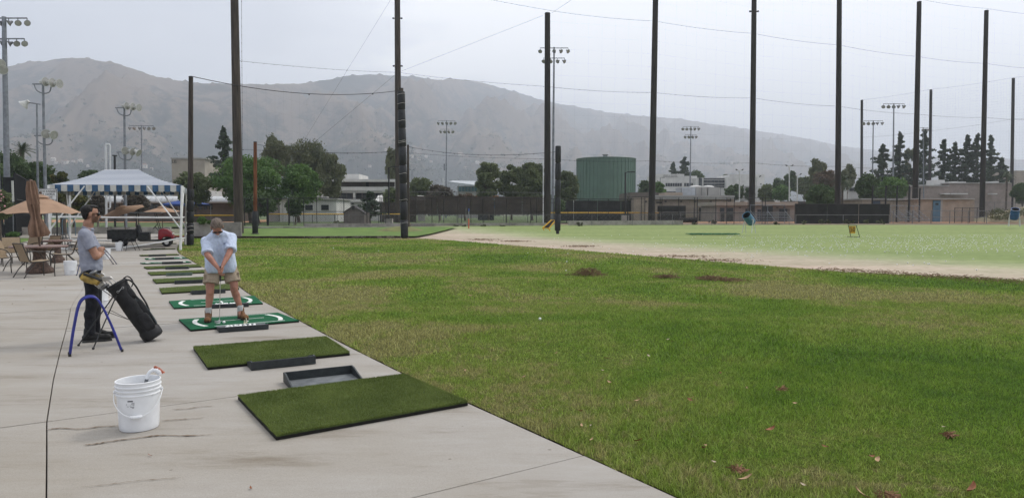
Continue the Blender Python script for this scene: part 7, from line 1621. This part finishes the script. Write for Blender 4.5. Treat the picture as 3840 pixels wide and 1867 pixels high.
for px, py, w, lab in HP:
    u = (px-W0/2)/F; i = int(np.searchsorted(HU, u)); el = (HZ-py)/F; col = HV[i]; e_ = (col[:,2]-EYE)/col[:,1]; k = int(np.argmax(e_ > el)) if (e_ > el).any() else 30; p = Vector(col[max(k,1)]); W_ = w*p.y/F*1.1; h = W_*.42
    t = thing('hillside_house', lab, 'house', (p.x,p.y-6,p.z-3), rnd.uniform(-.4,.4), 'houses on the hillside')
    MB().box((0,0,h/2+2),(W_,W_*.6,h+2)).build('wall', M_hw, t, world=False); m = MB(); z = h+3; a_ = W_*.56; d_ = W_*.36; m._a([(-a_,-d_,z),(a_,-d_,z),(a_,d_,z),(-a_,d_,z),(-a_*.6,0,z+h*.45),(a_*.6,0,z+h*.45)],[(0,1,5,4),(2,3,4,5),(1,2,5),(3,0,4)]); m.build('roof', M_hr if rnd.random() < .6 else M_hw, t, world=False)
    for s in (-.3,.3): MB().box((W_*s,-W_*.31,h*.55+2),(W_*.15,.3,h*.3)).build('window', M_win, t, world=False)
# ================================================================ GRASS BLADES
def blades(bands, seed):
    r = np.random.RandomState(seed); Vs = []
    for y0, y1, dens, hh, ww in bands:
        A = (y1-y0)*2*(.80*y1+1); n = int(A*dens); y = np.sqrt(r.uniform(y0*y0, y1*y1, n)); x = r.uniform(-.80,.80,n)*y
        ex = np.interp(y, [e.y for e in EDGE], [e.x for e in EDGE]); sx = np.interp(y, [s[1] for s in SAND], [s[0] for s in SAND])
        k = (x > ex+.045+.05*np.sin(y*7+np.sin(y*17))*np.sin(y*3.3)*r.rand(n)) & (x < sx+.1*r.normal(size=n)); x, y, ex = x[k], y[k], ex[k]; n = len(x)
        nz = np.array([noise.noise((a*.9, b*.9, 0.)) for a, b in zip(x[::1].tolist(), y.tolist())]) if n < 60000 else np.sin(x*1.3+np.sin(y*1.7)*1.2)*np.cos(y*1.1+np.sin(x*.9))*.4+.25*np.sin(x*4.1+y*2.3)*np.sin(y*5.2-x*1.4)
        h = hh*r.uniform(.5,1.15,n)*(1+.8*nz); h *= np.where(r.rand(n) < .012, 1.9, 1); a = r.uniform(0,2*pi,n); ln = r.normal(0,.62,(n,2))*h[:,None]
        edge = np.clip(1-(x-ex)/.10, 0, 1); ln[:,0] -= edge*.02; P = np.stack([x,y,-.02*np.ones(n)],1); w = ww*r.uniform(.6,1.3,n)
        d = np.stack([np.cos(a)*w, np.sin(a)*w, np.zeros(n)],1); mid = P+np.stack([ln[:,0]*.35, ln[:,1]*.35, h*.65],1); tip = P+np.stack([ln[:,0], ln[:,1], h],1)
        Vs.append(np.stack([P-d, P+d, mid+d*.8, tip, mid-d*.8],1).reshape(-1,3))
    V = np.vstack(Vs); n = len(V)//5; b = np.arange(n)*5
    Tq = np.stack([b,b+1,b+2, b,b+2,b+4, b+4,b+2,b+3],1).reshape(-1,3); return V, Tq
V, Tq = blades([(3.0,7.5,3500,.036,.0022),(7.5,13,1500,.037,.0036),(13,22,460,.042,.0068),(22,45,90,.045,.014)], 3)
o = bpy.data.objects.new('grass', npmesh('grass', V, Tq, M_blade)); COL.objects.link(o); o['kind'] = 'stuff'; o['label'] = 'mown lawn grass'
# ---------------------------------------------------------------- dead leaves, clippings heaps
M_lf = [mat('dead_leaf_tan',(.46,.30,.17),.7,.15,20), mat('dead_leaf_rust',(.26,.10,.045),.7,.2,20), mat('dead_leaf_pale',(.52,.42,.30),.7,.15,20)]
def leafme(k, L, W, c):
    m = MB(); n = 6; P = []
    for i in range(n+1):
        f = i/n; w = W*sin(pi*f)**.8; z = c*(f-.5)**2*4*L; P.append(((f-.5)*L, -w/2, z+.004), ); P.append(((f-.5)*L, 0, z-.002)); P.append(((f-.5)*L, w/2, z+.004))
    fs = []
    for i in range(n):
        for j in range(2): fs.append((i*3+j, i*3+j+1, (i+1)*3+j+1, (i+1)*3+j))
    m._a(P, fs); return m.mesh('dead_leaf', M_lf[k], True)
LM = [leafme(0,.085,.03,.12), leafme(1,.10,.036,.15), leafme(2,.075,.03,.1)]
LL = ['dry tan leaf lying in the lawn','rust brown curled leaf lying in the lawn','pale bleached leaf lying in the lawn']
def drop(px, py, k, s=1., z=.022, lab=None):
    p = G(px, py); o = bpy.data.objects.new('dead_leaf', LM[k]); COL.objects.link(o); o.location = (p.x,p.y,z); o.rotation_euler = (rnd.uniform(-.5,.5),rnd.uniform(-.4,.4),rnd.uniform(0,6.3)); o.scale = (s*.68,)*3; tag(o, lab or LL[k], 'leaf', 'dead leaves on the lawn' if not lab else None)
for px, py, k, s in [(1964,1420,0,1),(2432,1340,2,1),(2285,1440,0,1.1),(2276,1350,1,1),(2390,1510,0,1),(2395,1500,1,.8),(2010,1545,0,1.2),(2035,1540,2,1),(2175,1550,1,1),(2180,1605,0,1),(2215,1605,2,.7),(2592,1500,0,1),(2588,1508,1,1),(2888,1620,1,1.5),(2643,1680,0,.9),(2640,1690,1,1),(2392,1662,1,1),(2795,1806,0,1.7),(3288,1735,0,1.4),(3265,1722,1,1),(3095,1685,1,.9),(2675,1742,2,.9),(3010,1828,2,.8),(3645,1845,1,1.8),(3230,1864,0,1.8),(2218,1658,0,.8),(1838,1072,0,1),(1546,1028,0,1.2),(1355,1000,1,1),(1234,1075,1,1.1),(1261,1065,2,1),(1763,1112,0,1.6),(1440,1125,2,.9),(1590,1065,2,.8),(2425,1318,0,1),(2505,1278,2,1),(2518,1285,1,.7),(2980,1520,0,.8),(3120,1322,0,.7),(3540,1610,2,1),(2800,1462,0,.7),(2700,1405,1,.7),(1745,1275,2,1.4),(2085,1330,0,1),(2260,1395,2,.8)]: drop(px, py, k, s)
for px, py, k, lab in ((88,1086,0,'tan leaf lying on the left concrete, left one'),(170,1077,0,'tan leaf lying on the left concrete, right one'),(46,1140,0,'tan leaf on the concrete nearest the left border'),(562,1709,1,'reddish leaf flake on the concrete in front of the bucket'),(1745,1390,0,'tan leaf at the concrete edge beyond the nearest mat'),(940,1832,1,'brown leaf flake at the bottom on the concrete')):
    drop(px, py, k, .55 if k else .9, .006, lab)
def heap(px, py, w, h, label, seed, n=260):
    r = random.Random(seed); c = G(px, py); m = MB()
    for k in range(n):
        u = r.gauss(0,.33); v = r.gauss(0,.33); q = max(0, 1-(u*u+v*v)*2.2); p = Vector((c.x+u*w, c.y+v*w*.8, .0+h*q*r.random())); a = r.uniform(0,6.3); L = r.uniform(.04,.12)*(1 if c.y > 12 else .45); d = Vector((cos(a)*L, sin(a)*L, r.uniform(-.3,.5)*L)); m.tube([p, p+d*.5+Vector((0,0,L*.1)), p+d], .003+c.y*.00012, 3)
    solo(m, 'clippings_heap', (mat('dead_grass',(.24,.16,.085),.95,.3,9,col2=(.11,.07,.04)) if c.y > 12 else mat('rusty_grass',(.30,.16,.09),.95,.3,9,col2=(.15,.08,.045))), label, 'heap of clippings', kind='stuff')
heap(2207,1030,.62,.20,'brown heap of dead grass left of the bare patch in the lawn',1,520); heap(2500,1040,.5,.07,'low tuft of dead grass left of the long brown streak',2,260); heap(2665,1046,.6,.08,'darker end of the long brown streak of dead grass',3,420); heap(2735,1052,.6,.06,'scattered dead grass right of the darkest heap',4,260)
heap(2765,1762,.06,.012,'small rusty clump of dead grass in the near lawn',5,70); heap(3560,1632,.05,.012,'small dark clump of dead grass toward the right of the lawn',6,60); heap(2930,1460,.06,.012,'dark clump of dead grass in the middle of the green lawn',7,60); heap(3330,1862,.07,.02,'straw clump at the very bottom of the lawn',8,90)
for i,(px,py) in enumerate(((1930,905),(2170,924),(2560,962),(2700,977),(3320,1024),(3480,1036),(3620,1044),(3760,1054),(1810,899),(3150,1015))): heap(px,py,1.5,.03,['torn brown turf edge in front of the padded post','torn turf edge left of centre along the sand','torn turf edge below the tank along the sand','turf tuft on the sand border under the barrel','brown turf edge under the 50 sign','brown turf edge right of the 50 sign','brown turf edge farther right along the sand','brown turf edge near the right border','first ragged turf tuft beside the sand corner','small turf tuft at the sand border left of the 50 sign'][i],20+i,200)
# ---------------------------------------------------------------- range balls
def on_range(px, py):
    p = G(px, py); return p if p.y > 12 and p.x > np.interp(p.y, [s[1] for s in SAND], [s[0] for s in SAND])+.1 else None
pos = []; r = random.Random(21)
for px, py in [(1980,948),(2122,1013),(2130,950),(1420,940),(2820,955),(3152,956),(3290,970),(3110,986),(3364,990),(3404,984),(3424,993),(3460,960),(3404,958),(3466,984),(3480,988),(3486,988),(3546,978),(3650,970),(3662,1010),(3572,962),(3628,940),(3788,932),(2960,1014),(2870,1002),(2520,928),(2550,930),(2610,925),(2780,938),(3240,945),(3820,960)]: pos.append(G(px, py))
while len(pos) < 1150:
    u = r.random()
    if u < .45: px, py = r.gauss(3250,330), r.gauss(906,20)
    elif u < .75: px, py = r.uniform(2700,3900), r.uniform(862,945)
    elif u < .9: px, py = r.gauss(3650,160), r.gauss(895,14)
    else: px, py = r.uniform(1900,3840), r.uniform(868,950)
    if 853 < py < 1000:
        p = on_range(px, py)
        if p is not None: pos.append(p)
pos.sort(key=lambda p: p.length)
for p in pos[:285]: ball((p.x, p.y, zt(p.x,p.y)-.031), 'white golf ball lying on the pale green range', 'golf balls scattered on the range', 1.0)
m = MB()
for p in pos[285:]: m.ell((p.x,p.y,zt(p.x,p.y)-.012), .0215, 6, 4)
o = m.build('far_golf_balls', M_ball, kind='stuff'); o['label'] = 'white golf balls strewn over the far part of the range'
for px, py, lab in ((2045,942,'golf ball lying in the lawn just short of the sand, left one'),(2125,983,'golf ball lying in the lawn below the padded post'),(1250,932,'golf ball in the far lawn below the shed'),(2025,1200,'golf ball in the lawn near the middle')):
    p = G(px, py); ball((p.x,p.y,.0), lab, None)
# dark sand streaks of spilled water on the concrete, raised a hair: dried mud lines
M_mud = mat('dried_mud', (.20,.145,.095), .95, .3, 9, .3, col2=(.12,.08,.05))
def mud(P, w, label, seed):
    r = random.Random(seed); pts = catm([Vector((G(x,y,0).x, G(x,y,0).y, 0)) for x, y in P], 10); m = MB(); L = []; R = []
    n = len(pts)
    for i, p in enumerate(pts):
        d = (pts[min(i+1,n-1)]-pts[max(i-1,0)]).normalized(); q = Vector((-d.y,d.x,0)); f = i/(n-1); ww = w*(.25+.75*abs(noise.noise(Vector((i*.35,seed,0))))*1.6)*min(1,8*f,8*(1-f)); j = q*.012*noise.noise(Vector((i*.5,seed,4))); L.append(p+q*ww+j+Vector((0,0,.0045))); R.append(p-q*ww*.6+j+Vector((0,0,.0045)))
    for i in range(n-1): m._a([R[i],R[i+1],L[i+1],L[i]],[(0,1,2,3)])
    o = m.build('mud_streak', M_mud); tag(recentre(o), label, 'mud streak', 'dried mud streaks on the concrete')
mud([(170,1612),(230,1606),(300,1609),(380,1600),(455,1597)],.022,'dried mud streak running left from the foreground bucket',1); mud([(310,1668),(345,1667),(420,1655),(520,1642),(600,1633),(700,1634),(800,1630)],.022,'longest dried mud streak, passing in front of the bucket',2)
mud([(600,1578),(660,1574),(720,1570),(770,1566)],.014,'short mud streak right of the bucket\'s foot',3); mud([(640,1536),(700,1533),(750,1526),(810,1522)],.014,'thin mud streak between the bucket and the nearest mat',4); mud([(300,1826),(400,1818),(500,1805),(600,1797),(690,1790)],.007,'faint mud line low in the foreground',5)
